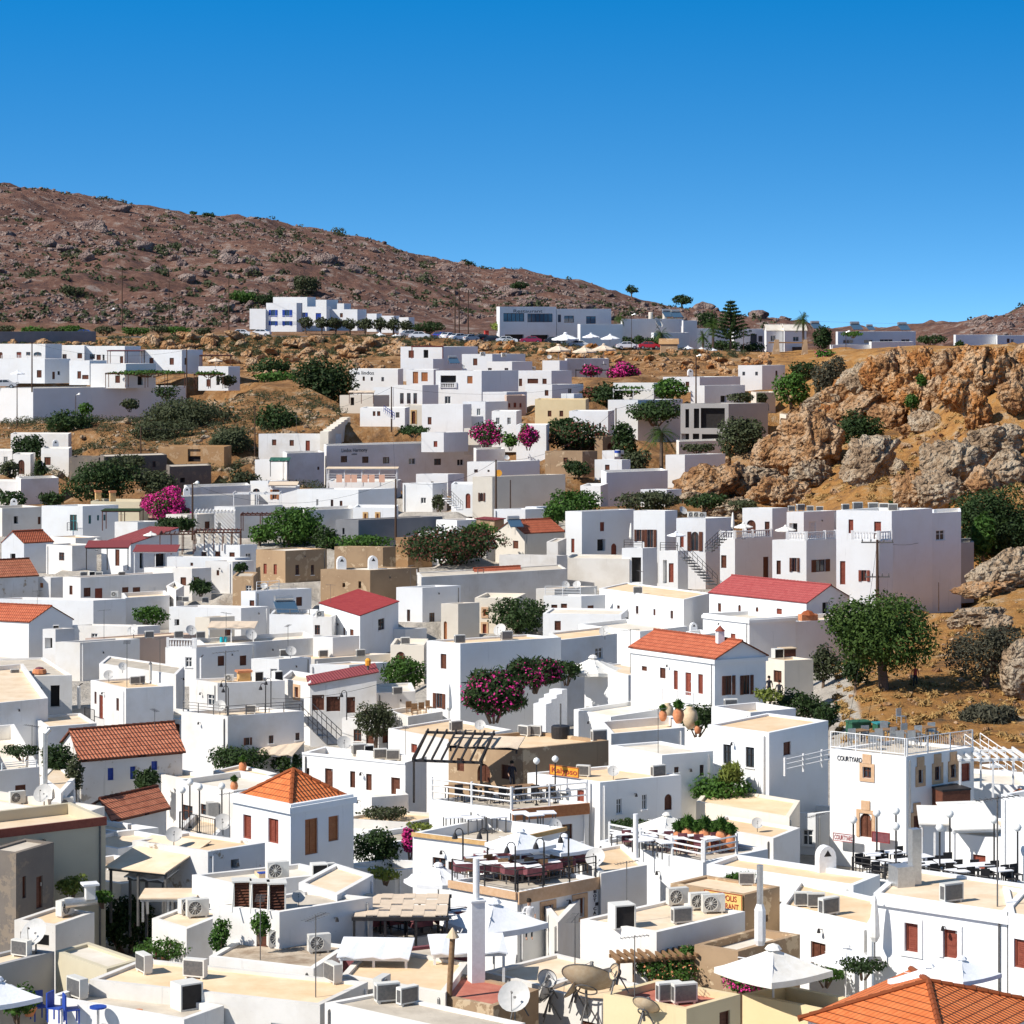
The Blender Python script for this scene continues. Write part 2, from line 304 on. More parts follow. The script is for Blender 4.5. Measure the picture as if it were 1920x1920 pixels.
# ---------------------------------------------------------------- mesh helpers
class MB:
 def __init__(s): s.v = []; s.f = []; s.uv = []
 def add(s, vs, fs, uvs=None):
  o = len(s.v); s.v += [tuple(v) for v in vs]; s.f += [tuple(i + o for i in f) for f in fs]
  s.uv += uvs if uvs else [None] * len(fs)
 def box(s, x0, y0, z0, x1, y1, z1):
  s.add([(x0, y0, z0), (x1, y0, z0), (x1, y1, z0), (x0, y1, z0), (x0, y0, z1), (x1, y0, z1), (x1, y1, z1), (x0, y1, z1)],
    [(0, 3, 2, 1), (4, 5, 6, 7), (0, 1, 5, 4), (1, 2, 6, 5), (2, 3, 7, 6), (3, 0, 4, 7)])
 def fbox(s, O, d, n, a0, a1, b0, b1, z0, z1):
  """box in a frame: along d from a0 to a1, along n from b0 to b1"""
  pts = [O + d * a + n * b for a, b in ((a0, b0), (a1, b0), (a1, b1), (a0, b1))]
  s.add([(p.x, p.y, z0) for p in pts] + [(p.x, p.y, z1) for p in pts],
    [(0, 3, 2, 1), (4, 5, 6, 7), (0, 1, 5, 4), (1, 2, 6, 5), (2, 3, 7, 6), (3, 0, 4, 7)])
 def tube(s, a, b, r, n=6, r2=None):
  a = Vector(a); b = Vector(b); r2 = r if r2 is None else r2; d = (b - a)
  if d.length < 1e-6: return
  d.normalize(); q = d.orthogonal().normalized(); t = d.cross(q)
  vs = []
  for c, rr in ((a, r), (b, r2)):
   for i in range(n):
    an = 2 * math.pi * i / n; vs.append(c + (q * math.cos(an) + t * math.sin(an)) * rr)
  fs = [(i, (i + 1) % n, n + (i + 1) % n, n + i) for i in range(n)] + [tuple(range(n - 1, -1, -1)), tuple(range(n, 2 * n))]
  s.add(vs, fs)
 def lathe(s, prof, n=12, c=(0, 0, 0)):
  vs = []; fs = []
  for r, z in prof:
   for i in range(n):
    an = 2 * math.pi * i / n; vs.append((c[0] + r * math.cos(an), c[1] + r * math.sin(an), c[2] + z))
  for k in range(len(prof) - 1):
   for i in range(n):
    fs.append((k * n + i, k * n + (i + 1) % n, (k + 1) * n + (i + 1) % n, (k + 1) * n + i))
  fs.append(tuple(range(n - 1, -1, -1))); fs.append(tuple(range((len(prof) - 1) * n, len(prof) * n)))
  s.add(vs, fs)
 def build(s, name, m, parent=None, loc=None, rz=0, smooth=False, kind=None):
  me = bpy.data.meshes.new(name); me.from_pydata(s.v, [], s.f)
  if any(s.uv):
   L = me.uv_layers.new(name='UVMap'); k = 0
   for fc, u in zip(s.f, s.uv):
    for j in range(len(fc)):
     if u: L.data[k].uv = u[j]
     k += 1
  if smooth: me.polygons.foreach_set('use_smooth', [True] * len(me.polygons))
  me.materials.append(MATS[m] if isinstance(m, str) else m)
  o = bpy.data.objects.new(name, me); COL.objects.link(o)
  if parent: o.parent = parent
  if loc is not None: o.location = loc; o.rotation_euler = (0, 0, rz)
  if kind: o['kind'] = kind
  return o
def npmesh(name, V, Fc, m, parent=None, smooth=False, loc=None):
 me = bpy.data.meshes.new(name); V = np.asarray(V, np.float32); Fc = np.asarray(Fc, np.int32); k = Fc.shape[1]
 me.vertices.add(len(V)); me.vertices.foreach_set('co', V.ravel()); me.loops.add(Fc.size); me.loops.foreach_set('vertex_index', Fc.ravel())
 me.polygons.add(len(Fc)); me.polygons.foreach_set('loop_start', np.arange(len(Fc), dtype=np.int32) * k)
 me.update(calc_edges=True)
 if smooth: me.polygons.foreach_set('use_smooth', [True] * len(Fc))
 me.materials.append(MATS[m] if isinstance(m, str) else m)
 o = bpy.data.objects.new(name, me); COL.objects.link(o)
 if parent: o.parent = parent
 if loc is not None: o.location = loc
 return o
def thing(name, label, cat, loc, rz=0, group=None):
 o = bpy.data.objects.new(name, None); COL.objects.link(o); o.location = loc; o.rotation_euler = (0, 0, rz); o.empty_display_size = .3
 o['label'] = label; o['category'] = cat
 if group: o['group'] = group
 return o
def tag(o, label, cat, group=None):
 o['label'] = label; o['category'] = cat
 if group: o['group'] = group
 return o
def dup(root, loc, rz=0, scale=1, label=None, group=None):
 r = root.copy(); COL.objects.link(r); r.location = loc; r.rotation_euler = (0, 0, rz); r.scale = (scale,) * 3 if not isinstance(scale, tuple) else scale
 if label: r['label'] = label
 if group: r['group'] = group
 for ch in list(root.children):
  c = ch.copy(); COL.objects.link(c); c.parent = r
  for g in ch.children:
   d = g.copy(); COL.objects.link(d); d.parent = c
 return r
ORD = ['first', 'second', 'third', 'fourth', 'fifth', 'sixth', 'seventh', 'eighth', 'ninth', 'tenth']

# ---------------------------------------------------------------- ground, road
TV = []
def terrain():
 us = np.concatenate([np.linspace(-700, -20, 60)[:-1], np.linspace(-20, 1940, 560), np.linspace(1940, 2620, 60)[1:]])
 Zs = np.concatenate([np.arange(60, 250, 1.2), np.arange(250, 470, .62), np.arange(470, 600, .8), np.geomspace(600, 1345, 380), np.geomspace(1350, 6000, 25)])
 U, Z = np.meshgrid(us, Zs); X = (U - 960) / F * Z
 D = np.concatenate([groundD(X[i], Z[i]) for i in range(len(Zs))]).reshape(Z.shape)
 V = np.stack([X.ravel(), Z.ravel(), EYE - D.ravel()], 1)
 nr, nc = Z.shape; i = np.arange(nr * nc).reshape(nr, nc)
 Fc = np.stack([i[:-1, :-1].ravel(), i[:-1, 1:].ravel(), i[1:, 1:].ravel(), i[1:, :-1].ravel()], 1)
 m = bpy.data.materials.new('groundmat'); m.use_nodes = True; MATS['groundmat'] = m; nt = m.node_tree; b = nt.nodes['Principled BSDF']
 b.inputs['Roughness'].default_value = .95; b.inputs['Specular IOR Level'].default_value = .1
 at = nt.nodes.new('ShaderNodeVertexColor'); at.layer_name = 'zone'; sp = nt.nodes.new('ShaderNodeSeparateColor'); link(nt, at.outputs[0], sp.inputs[0])
 g = nt.nodes.new('ShaderNodeNewGeometry')
 def nz(s, d=8, r=.65):
  n = nt.nodes.new('ShaderNodeTexNoise'); n.inputs['Scale'].default_value = s; n.inputs['Detail'].default_value = d; n.inputs['Roughness'].default_value = r
  link(nt, g.outputs['Position'], n.inputs['Vector']); return n.outputs['Fac']
 def ramp(v, *st):
  r = nt.nodes.new('ShaderNodeValToRGB'); e = r.color_ramp.elements
  e[0].position, e[0].color = st[0][0], (*st[0][1], 1); e[1].position, e[1].color = st[-1][0], (*st[-1][1], 1)
  for p, c in st[1:-1]: k = e.new(p); k.color = (*c, 1)
  link(nt, v, r.inputs[0]); return r.outputs[0]
 def mix(f, a, b_):
  mx = nt.nodes.new('ShaderNodeMix'); mx.data_type = 'RGBA'; link(nt, f, mx.inputs[0]); link(nt, a, mx.inputs[6]); link(nt, b_, mx.inputs[7]); return mx.outputs[2]
 brownearth = ramp(nz(.24, 12, .78), (.34, (.10, .07, .045)), (.44, (.20, .105, .05)), (.52, (.34, .18, .075)), (.60, (.38, .27, .17)), (.68, (.50, .42, .33)))
 village = ramp(nz(.5), (.35, (.46, .41, .34)), (.65, (.64, .58, .50)))
 earth = ramp(nz(.20, 11, .75), (.34, (.13, .09, .055)), (.43, (.30, .15, .055)), (.51, (.45, .225, .07)), (.58, (.42, .25, .11)), (.66, (.54, .42, .29)))
 hill = ramp(nz(.16, 12, .8), (.36, (.06, .048, .048)), (.45, (.13, .07, .055)), (.53, (.185, .10, .072)), (.60, (.27, .215, .185)), (.70, (.40, .34, .30)))
 earth = mix(sp.outputs[2], brownearth, earth); c = mix(sp.outputs[0], earth, village); c = mix(sp.outputs[1], c, hill)
 link(nt, c, b.inputs['Base Color'])
 bp = nt.nodes.new('ShaderNodeBump'); bp.inputs['Strength'].default_value = 1; bp.inputs['Distance'].default_value = .7
 link(nt, nz(.9, 8, .75), bp.inputs['Height']); link(nt, bp.outputs[0], b.inputs['Normal'])
 o = npmesh('ground', V, Fc, 'groundmat', smooth=True); o['kind'] = 'structure'
 # where the paved lanes of the village end and where the far hill begins
 lim = np.interp(U, [0, 240, 480, 720, 1040, 1300, 1440, 1560, 1640, 1920], [F / 14.2, F / 14.6, F / 15, F / 14.2, F / 15, F / 17, F / 18, F / 21, F / 29, F / 29])
 TV.append(V.reshape(nr, nc, 3)[::3, ::3])
 vill = np.clip((lim - Z) / 6 + .5, 0, 1); hl = np.clip((Z - ZT + 5) / 25, 0, 1)
 ca = o.data.color_attributes.new('zone', 'FLOAT_COLOR', 'POINT')
 ca.data.foreach_set('color', np.stack([vill.ravel(), hl.ravel(), np.clip((U.ravel() - 1300) / 200, .12, 1), 1 + 0 * hl.ravel()], 1).astype(np.float32).ravel())
 # road along the terrace
 mb = MB(); pts = []
 for px in range(-500, 1561, 20):
  for s in (9.68, 9.3):
   X, Y = (px - 960) / s, F / s; pts.append((X, Y, gz(X, Y) + .07))
 mb.add(pts, [(2 * i, 2 * i + 2, 2 * i + 3, 2 * i + 1) for i in range(len(pts) // 2 - 1)])
 mb.build('road', 'asphalt', kind='structure')

# ---------------------------------------------------------------- houses
HS = {}; CARVES_LATER = []
WC = {'n': 'brown', 'r': 'redbrown', 'o': 'orangebrown', 'b': 'blue', 'k': 'black', 'w': 'whitepaint', 'g': 'green', 't': 'teal'}
class Face:
 def __init__(s, O, A, B, zb, zt):
  """a wall face from world point A (left in the picture) to B; local frame has its origin at O"""
  s.O = O; s.A = A; s.B = B; d = (B - A); d.z = 0; s.len = d.length; s.d = d.normalized(); s.n = Vector((s.d.y, -s.d.x, 0)); s.zb, s.zt = zb, zt
 def at(s, px, py):
  u = (px - 960) / F; den = s.d.x - u * s.d.y
  t = (u * s.A.y - s.A.x) / den if abs(den) > 1e-6 else 0
  Y = s.A.y + t * s.d.y; return t, EYE - (py - Y0) * Y / F
 def loc(s, t, off=0): return s.A + s.d * t + s.n * off - s.O
def rect_on(face, x0, y0, x1, y1):
 a, _ = face.at(x0, y0); b, _ = face.at(x1, y0); _, zt = face.at((x0 + x1) / 2, y0); _, zb = face.at((x0 + x1) / 2, y1)
 return a, b, zb, zt
def wall_face(mb, fc, holes, zb, zt, arches=()):
 xs = sorted({0.0, fc.len} | {h[0] for h in holes} | {h[1] for h in holes}); zs = sorted({zb, zt} | {h[2] for h in holes} | {h[3] for h in holes})
 P3 = lambda t, z, off=0: (lambda p: (p.x, p.y, z - fc.O.z))(fc.loc(t, off))
 for i in range(len(xs) - 1):
  for j in range(len(zs) - 1):
   cx, cz = (xs[i] + xs[i + 1]) / 2, (zs[j] + zs[j + 1]) / 2
   if any(h[0] < cx < h[1] and h[2] < cz < h[3] for h in holes): continue
   mb.add([P3(xs[i], zs[j]), P3(xs[i + 1], zs[j]), P3(xs[i + 1], zs[j + 1]), P3(xs[i], zs[j + 1])], [(0, 1, 2, 3)])
 for a, b, z0, z1, dp, arch in holes:
  for (p, q, r_, s_) in (((a, z0), (b, z0), 0, 0), ((b, z0), (b, z1), 0, 0), ((b, z1), (a, z1), 0, 0), ((a, z1), (a, z0), 0, 0)):
   mb.add([P3(*p), P3(*q), P3(*q, -dp), P3(*p, -dp)], [(3, 2, 1, 0)])
  if arch:
   rr = (b - a) / 2; hh = min(rr * 1.15, (z1 - z0) * .5); c = (a + b) / 2
   for sg in (-1, 1):
    pts = [P3(c + sg * rr * math.cos(k * math.pi / 12), z1 - hh + hh * math.sin(k * math.pi / 12)) for k in range(7)]
    o = P3(c + sg * rr, z1)
    for k in range(6): mb.add([o, pts[k], pts[k + 1]], [(0, 1, 2) if sg > 0 else (0, 2, 1)])
    ins = [P3(c + sg * rr * math.cos(k * math.pi / 12), z1 - hh + hh * math.sin(k * math.pi / 12), -dp) for k in range(7)]
    for k in range(6): mb.add([pts[k], pts[k + 1], ins[k + 1], ins[k]], [(0, 1, 2, 3)])
def opening(root, fc, code, a, b, z0, z1, dp, s):
 kind, colr = code[0], WC[code[1]] if len(code) > 1 and code[1] in WC else 'brown'
 O2 = fc.A - fc.O; O2.z = 0; zz = -fc.O.z; w_, h_ = b - a, z1 - z0; fr = min(.07, w_ * .12)
 F_ = lambda mb, *q: mb.fbox(O2, fc.d, fc.n, *q[:4], q[4] + zz, q[5] + zz)
 if '+' in code:
  mb = MB(); k = .19; pr = .05
  F_(mb, a - k, a, .0, pr, z0 - (0 if kind in 'da' else k), z1 + k); F_(mb, b, b + k, .0, pr, z0 - (0 if kind in 'da' else k), z1 + k)
  F_(mb, a, b, .0, pr, z1, z1 + k)
  if kind not in 'da': F_(mb, a, b, .0, pr, z0 - k, z0)
  if '*' in code: c = (a + b) / 2; F_(mb, c - .26, c + .26, .0, pr + .02, z1 + k, z1 + k + .5)
  mb.build('stone_surround', 'ochre' if 'y' in code else 'whitepaint' if 'v' in code else 'sandstone', root)
 if kind in 'x':
  m1 = MB(); F_(m1, a, b, -dp + .0, -dp + .04, z0, z1); win = m1.build('window', 'glass', root)
  m2 = MB()
  for q in ((a, a + fr), ((a + b) / 2 - fr / 2, (a + b) / 2 + fr / 2), (b - fr, b)): F_(m2, q[0], q[1], -dp + .04, -dp + .08, z0, z1)
  for q in ((z0, z0 + fr), (z1 - fr, z1)): F_(m2, a + fr, b - fr, -dp + .04, -dp + .075, *q)
  m2.build('frame', colr, win)
  for sg in (-1, 1):
   m3 = MB(); e0 = a - w_ * .5 - .02 if sg < 0 else b + .02; F_(m3, e0, e0 + w_ * .5, .02, .06, z0, z1)
   for k in range(3): zc = z0 + h_ * (k + .5) / 3; F_(m3, e0 + .06, e0 + w_ * .5 - .06, .06, .075, zc - h_ * .12, zc + h_ * .12)
   m3.build('shutter', colr, win)
  return
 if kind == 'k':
  m1 = MB(); F_(m1, a, b, -dp - .02, -dp, z0, z1); m1.build('shade_panel', 'dark', root); return  # back panel of the recess; the dark of the interior is put into its colour
 if kind in 'sda':
  m1 = MB(); F_(m1, a, b, -dp, -dp + .04, z0, z1)
  n_ = 2 if w_ > .75 else 1
  for i in range(n_):
   u0 = a + fr + i * (w_ - 2 * fr) / n_; u1 = a + fr + (i + 1) * (w_ - 2 * fr) / n_
   rows = 3 if kind in 'da' else 2
   for k in range(rows):
    q0 = z0 + fr + k * (h_ - 2 * fr) / rows; q1 = z0 + fr + (k + 1) * (h_ - 2 * fr) / rows
    if kind == 's' and s > 22:
     nl = max(3, int((q1 - q0) / .09))
     for l in range(nl): zl = q0 + .04 + l * (q1 - q0 - .08) / nl; F_(m1, u0 + .06, u1 - .06, -dp + .04, -dp + .055, zl, zl + (q1 - q0) / nl * .55)
    else: F_(m1, u0 + .07, u1 - .07, -dp + .04, -dp + .055, q0 + .07, q1 - .07)
  o = m1.build('window_shutter' if kind == 's' else 'door', colr, root)
  m2 = MB()
  for q in ((a, a + fr), (b - fr, b)): F_(m2, q[0], q[1], -dp + .04, -dp + .085, z0, z1)
  F_(m2, a + fr, b - fr, -dp + .04, -dp + .08, z1 - fr, z1)
  if kind == 's': F_(m2, a + fr, b - fr, -dp + .04, -dp + .08, z0, z0 + fr)
  if n_ == 2: F_(m2, (a + b) / 2 - .025, (a + b) / 2 + .025, -dp + .04, -dp + .078, z0 + fr, z1 - fr)
  m2.build('frame', colr, o)
  if kind in 'da' and s > 20:
   m3 = MB(); F_(m3, a + w_ * .82, a + w_ * .9, -dp + .085, -dp + .13, z0 + .95, z0 + 1.1); m3.build('handle', 'steel', o)
  return
 m1 = MB(); F_(m1, a, b, -dp, -dp + .03, z0, z1); o = m1.build('window', 'blueglass' if 'B' in code else 'glass', root)
 m2 = MB(); nv = 2 if w_ < 1.6 else int(w_ / .9)
 for k in range(nv + 1):
  u = a + (w_ - fr) * k / nv; F_(m2, u, u + fr, -dp + .03, -dp + .07, z0, z1)
 for q in ([z0, z0 + fr], [z1 - fr, z1]) + (([z0 + h_ * .6, z0 + h_ * .6 + fr * .7],) if s > 15 else ()): F_(m2, a + fr, b - fr, -dp + .03, -dp + .066, *q)
 m2.build('frame', colr, o)
 if s > 17 and '+' not in code:
  m3 = MB(); F_(m3, a - .06, b + .06, 0, .06, z0 - .07, z0); m3.build('sill', 'whitepaint', o)
def house(ref, label, xl, yl, xc, yc, xr, yr, h=None, s=None, wall='white', roof='peach', ops='', kind='flat', par=.35, rh=1.5, rm='tilered', base=None, cat='house', name='house', group=None, over=.25, rdmax=14, off=0, cornice=False, sh='back'):
 """footprint from the picture: near corner (xc, yc), left end xl, right end xr; yl/yr are the rows of the roof line at those ends,
 or (below 90) the angle by which that wall recedes"""
 expl = s is not None
 if s is None: s = solve(xc, yc, h)
 C = P(xc, yc, s); D = (yc - Y0) / s; zt = C.z
 def end(px, y, sg):
  u = (px - 960) / F
  if y > 90:
   Z = D * F / (y - Y0) if y > Y0 + 15 else C.y + 4
   Z = min(max(Z, C.y - 6), C.y + 26); q = Vector((u * Z, Z, zt))
   d = q - C
   if sg * d.x <= .2: q = C + Vector((sg * .8, 2.0, 0))
   return q
  a = R(max(y, 31) if sg > 0 else y); d = Vector((sg * math.cos(a), math.sin(a), 0)); den = d.x - u * d.y
  t = (u * C.y - C.x) / den if abs(den) > 1e-3 else 8
  t = .3 if 0 < t <= .3 else min(rdmax, 8) if t <= 0 or t > rdmax + 30 else t
  return C + d * t
 L, Rr = end(xl, yl, -1), end(xr, yr, 1)
 for k_, q, px_ in ((0, L, xl), (1, Rr, xr)):       # a face seen edge on still gets its depth
  if (q - C).length < 5 and abs(px_ - xc) < 1.1 * s:
   Z = C.y + 5; q = Vector(((px_ - 960) / F * Z, Z, zt))
   if k_: Rr = q
   else: L = q
 B = L + Rr - C
 if expl:
  row = base or yc + 3.5 * s
  us_ = [960 + F * p.x / p.y for p in (L, C, Rr)]
  CARVES_LATER.append((min(us_) - 3, max(us_) + 3, min(L.y, C.y, Rr.y), max(L.y, Rr.y, B.y), row, s)); zb = EYE - (row - Y0) / s - .6
 else: zb = min(gz(p.x, p.y) for p in (C, L, Rr)) - .6
 zb = min(zb, zt - 2.6)
 O = Vector((C.x, C.y, zb)); root = thing(name, label, cat, O, group=group)
 fl = Face(O, L.copy(), C.copy(), zb, zt); fr = Face(O, C.copy(), Rr.copy(), zb, zt); fb1 = Face(O, Rr.copy(), B.copy(), zb, zt); fb2 = Face(O, B.copy(), L.copy(), zb, zt)
 rq = random.Random(sum(map(ord, ref)) * 7 + int(xc))
 if not ops and cat == 'house' and not any(w_ in label for w_ in ('blank', 'plain', 'wall', 'windowless', 'roof of', 'store', 'block')):
  for fa, (x0, x1) in ((0, (xl, xc)), (1, (xc, xr))):
   if x1 - x0 > 26 and rq.random() < (.75 if fa == 0 else .4):
    for k in range(1 if x1 - x0 < 60 else rq.choice([1, 2, 3])): xm = x0 + (x1 - x0) * rq.uniform(.15, .85); ym = yc + s * rq.uniform(.75, 1.0) - abs(xm - xc) * .05; ops += ' %s:%.1f,%.1f,%.1f,%.1f' % (rq.choice(['sn', 'on', 'ow', 'dn']), xm - s * .3, ym, xm + s * .3, ym + s * .9)
 ztop = zt; mb = MB(); holes = {0: [], 1: []}; todo = []
 for tok in ops.split():
  code, q = tok.split(':'); x0, y0, x1, y1 = (float(v) for v in q.split(','))
  k = 0 if (x0 + x1) / 2 < xc else 1; fc = (fl, fr)[k]
  a, b, z0, z1 = rect_on(fc, x0, y0, x1, y1); a, b = max(.12, min(a, b)), min(fc.len - .12, max(a, b))
  z1 = min(z1, zt - .12); z0 = max(z0, zb + .05)
  if b - a < .25 or z1 - z0 < .25: print('skip', ref, tok, round(a, 2), round(b, 2), round(z0 - zb, 2), round(z1 - zb, 2)); continue
  dp = .55 if code[0] == 'k' else .16
  if any(a < h_[1] + .02 and b > h_[0] - .02 and z0 < h_[3] and z1 > h_[2] for h_ in holes[k]): print('overlap', ref, tok); continue
  holes[k].append((a, b, z0, z1, dp, code[0] == 'a' or '^' in code)); todo.append((fc, code, a, b, z0, z1, dp))
 wall_face(mb, fl, holes[0], zb, ztop); wall_face(mb, fr, holes[1], zb, ztop); wall_face(mb, fb1, [], zb, ztop); wall_face(mb, fb2, [], zb, ztop)
 loc = lambda p, z: (p.x - O.x, p.y - O.y, z - O.z)
 pts = [L, C, Rr, B]; cen = (L + Rr) / 2
 wmat = wall
 if kind == 'flat' or kind == 'hipp':
  t = .24
  def inset(k, t):
   p = pts[k]; a = (pts[k - 1] - p).normalized(); b = (pts[(k + 1) % 4] - p).normalized(); sn = max(.35, abs(a.cross(b).z)); return p + (a + b) * (t / sn)
  inn = [inset(k, t) for k in range(4)]; zr = ztop - par
  rr_ = random.Random(hash(ref) % 1000 if False else sum(map(ord, ref)))
  for k in range(4):
   j = (k + 1) % 4; sg = 1.0
   mb.add([loc(pts[k], ztop), loc(pts[j], ztop), loc(inn[j], ztop), loc(inn[k], ztop)], [(0, 1, 2, 3)])
   mb.add([loc(inn[k], ztop), loc(inn[j], ztop), loc(inn[j], zr - .05), loc(inn[k], zr - .05)], [(0, 1, 2, 3)])
  body = mb.build('wall', wmat, root)
  rb = MB(); rb.add([loc(p, zr) for p in inn] , [(0, 1, 2, 3)]); ob = rb.build('roof', roof, root)
  HS[ref] = dict(zr=zr, fl=fl, fr=fr, root=root, s=s, zt=zt, label=label, pts=pts, zb=zb)
 if cornice:
  cb = MB()
  for fc in (fl, fr): cb.fbox(fc.A - fc.O, fc.d, fc.n, -.05, fc.len + .12, .0, .14, zt - .42 - O.z, zt - .12 - O.z)
  cb.build('cornice', wmat, root)
 if kind != 'flat':
  if kind != 'hipp':
   body = None
  e = [p + (p - cen).normalized() * over for p in pts]; ez = zt + .02
  if kind in ('hip', 'hipp'):
   i0 = .24 if kind == 'hipp' else 0
   if kind == 'hipp': e = [p + (cen - p).normalized() * .35 for p in pts]; ez = zt - .1
   la, lb = (C - L).length, (Rr - C).length
   if abs(la - lb) < 2.2: r0 = r1 = cen
   else:
    ax = (C - L) if la > lb else (Rr - C); hl_ = abs(la - lb) / 2; r0 = cen - ax.normalized() * hl_; r1 = cen + ax.normalized() * hl_
    if la > lb: pass
   q = [loc(p, ez) for p in e]; t0, t1 = loc(r0, ez + rh), loc(r1, ez + rh)
   rb = MB()
   def tri(a, b, c_, c2=None):
    A_, B_, C_ = Vector(a), Vector(b), Vector(c_); u = (B_ - A_).normalized(); nn = u.cross(C_ - A_).normalized(); v = nn.cross(u)
    ps = [a, b, c_] + ([c2] if c2 else []); uvs = [((Vector(p) - A_).dot(u), (Vector(p) - A_).dot(v)) for p in ps]
    rb.add(ps, [tuple(range(len(ps)))], [uvs])
   if la >= lb: tri(q[0], q[1], t1, t0 if r0 != r1 else None); tri(q[1], q[2], t1); tri(q[2], q[3], t0, t1 if r0 != r1 else None); tri(q[3], q[0], t0); ends = [(q[0], t0), (q[1], t1), (q[2], t1), (q[3], t0), (t0, t1)]
   else: tri(q[0], q[1], t0); tri(q[1], q[2], t1, t0); tri(q[2], q[3], t1); tri(q[3], q[0], t0, t1); ends = [(q[0], t0), (q[1], t0), (q[2], t1), (q[3], t1), (t0, t1)]
   ro = rb.build('tiled_roof', rm, root)
   cp = MB()
   for a_, b_ in ends:
    A_, B_ = Vector(a_), Vector(b_); L_ = (B_ - A_).length
    if L_ < .3: continue
    n_ = max(2, int(L_ / .42))
    for i in range(n_): cp.tube(A_.lerp(B_, i / n_), A_.lerp(B_, (i + 1.05) / n_), .13, 6, .10)
   cp.build('ridge_tile', rm, ro)
   if kind == 'hip': body = mb.build('wall', wmat, root)
  elif kind in ('gableL', 'gableR', 'shed'):
   if kind == 'gableL': E1, E2, E3, E4 = 0, 1, 2, 3          # ridge parallel to L-C; gable on the right face
   elif kind == 'gableR': E1, E2, E3, E4 = 1, 2, 3, 0        # ridge parallel to C-R; gable on the left face
   rb = MB()
   if kind == 'shed':
    hi = {'back': [rh / 2, 0, rh / 2, rh], 'left': [rh, 0, 0, rh], 'right': [0, 0, rh, rh]}[sh]
    q = [loc(p, ez + hi[k]) for k, p in enumerate(e)]; A_ = Vector(q[1]); u = (Vector(q[2]) - A_).normalized(); v = (Vector(q[0]) - A_).normalized()
    rb.add(q, [(0, 1, 2, 3)], [[((Vector(p) - A_).dot(u), (Vector(p) - A_).dot(v)) for p in q]])
    q2 = [(x, y, z - .08) for x, y, z in q]; rb.add(q + q2, [(0, 4, 5, 1), (1, 5, 6, 2), (2, 6, 7, 3), (3, 7, 4, 0)])
    for k in range(4):
     j = (k + 1) % 4
     if hi[k] or hi[j]: mb.add([loc(pts[k], zt), loc(pts[j], zt), loc(pts[j], zt + hi[j] - .03), loc(pts[k], zt + hi[k] - .03)], [(0, 1, 2, 3)])
    ro = rb.build('tiled_roof', rm, root)
   else:
    pa, pb, pc, pd = (pts[k] for k in (E1, E2, E3, E4)); ea, eb, ec, ed = (e[k] for k in (E1, E2, E3, E4))
    m1, m0 = (pb + pc) / 2, (pa + pd) / 2; g1, g0 = (eb + ec) / 2, (ea + ed) / 2
    mb.add([loc(pb, zt), loc(pc, zt), loc(m1, zt + rh - .04)], [(0, 1, 2)]); mb.add([loc(pd, zt), loc(pa, zt), loc(m0, zt + rh - .04)], [(0, 1, 2)])
    for a_, b_, c_, d_ in ((ea, eb, g1, g0), (ec, ed, g0, g1)):
     ps = [loc(a_, ez), loc(b_, ez), loc(c_, ez + rh), loc(d_, ez + rh)]; A_ = Vector(ps[0]); u = (Vector(ps[1]) - A_).normalized(); nn = u.cross(Vector(ps[3]) - A_).normalized(); v = nn.cross(u)
     rb.add(ps, [(0, 1, 2, 3)], [[((Vector(p) - A_).dot(u), (Vector(p) - A_).dot(v)) for p in ps]])
     lo_ = [(x, y, z - .1) for x, y, z in ps]; rb.add(ps + lo_, [(0, 4, 5, 1), (1, 5, 6, 2), (3, 7, 4, 0)])
    ro = rb.build('tiled_roof', rm, root)
    cp = MB(); A_, B_ = Vector(loc(g0, ez + rh)), Vector(loc(g1, ez + rh)); n_ = max(2, int((B_ - A_).length / .42))
    for i in range(n_): cp.tube(A_.lerp(B_, i / n_), A_.lerp(B_, (i + 1.05) / n_), .12, 6, .09)
    cp.build('ridge_tile', rm, ro)
   body = mb.build('wall', wmat, root)
  HS.setdefault(ref, dict(zr=zt, fl=fl, fr=fr, root=root, s=s, zt=zt, label=label, pts=pts, zb=zb))
 for fc, code, a, b, z0, z1, dp in todo: opening(root, fc, code, a, b, z0, z1, dp, s)
 if ref in DBG: print(ref, 's', round(s, 2), 'h', round(zt - zb, 1), 'len', round(fl.len, 1), round(fr.len, 1))
 return root
DBG = set()
def onroof(ref, px, py, dz=0):
 """the point of that house's roof plane seen at this place"""
 z = HS[ref]['zr'] + dz; Z = (EYE - z) * F / (py - Y0); return Vector(((px - 960) / F * Z, Z, z)), F / Z
def onground(px, py, s=None):
 s = s or solve(px, py); p = P(px, py, s); p.z = gz(p.x, p.y); return p, s
def textmesh(c, m, name='lettering'):
 o = bpy.data.objects.new(name, c); COL.objects.link(o); bpy.context.view_layer.update()
 me = bpy.data.meshes.new_from_object(o.evaluated_get(bpy.context.evaluated_depsgraph_get())); bpy.data.objects.remove(o); me.materials.clear(); me.materials.append(MATS[m])
 o = bpy.data.objects.new(name, me); COL.objects.link(o); bpy.context.view_layer.update(); return o
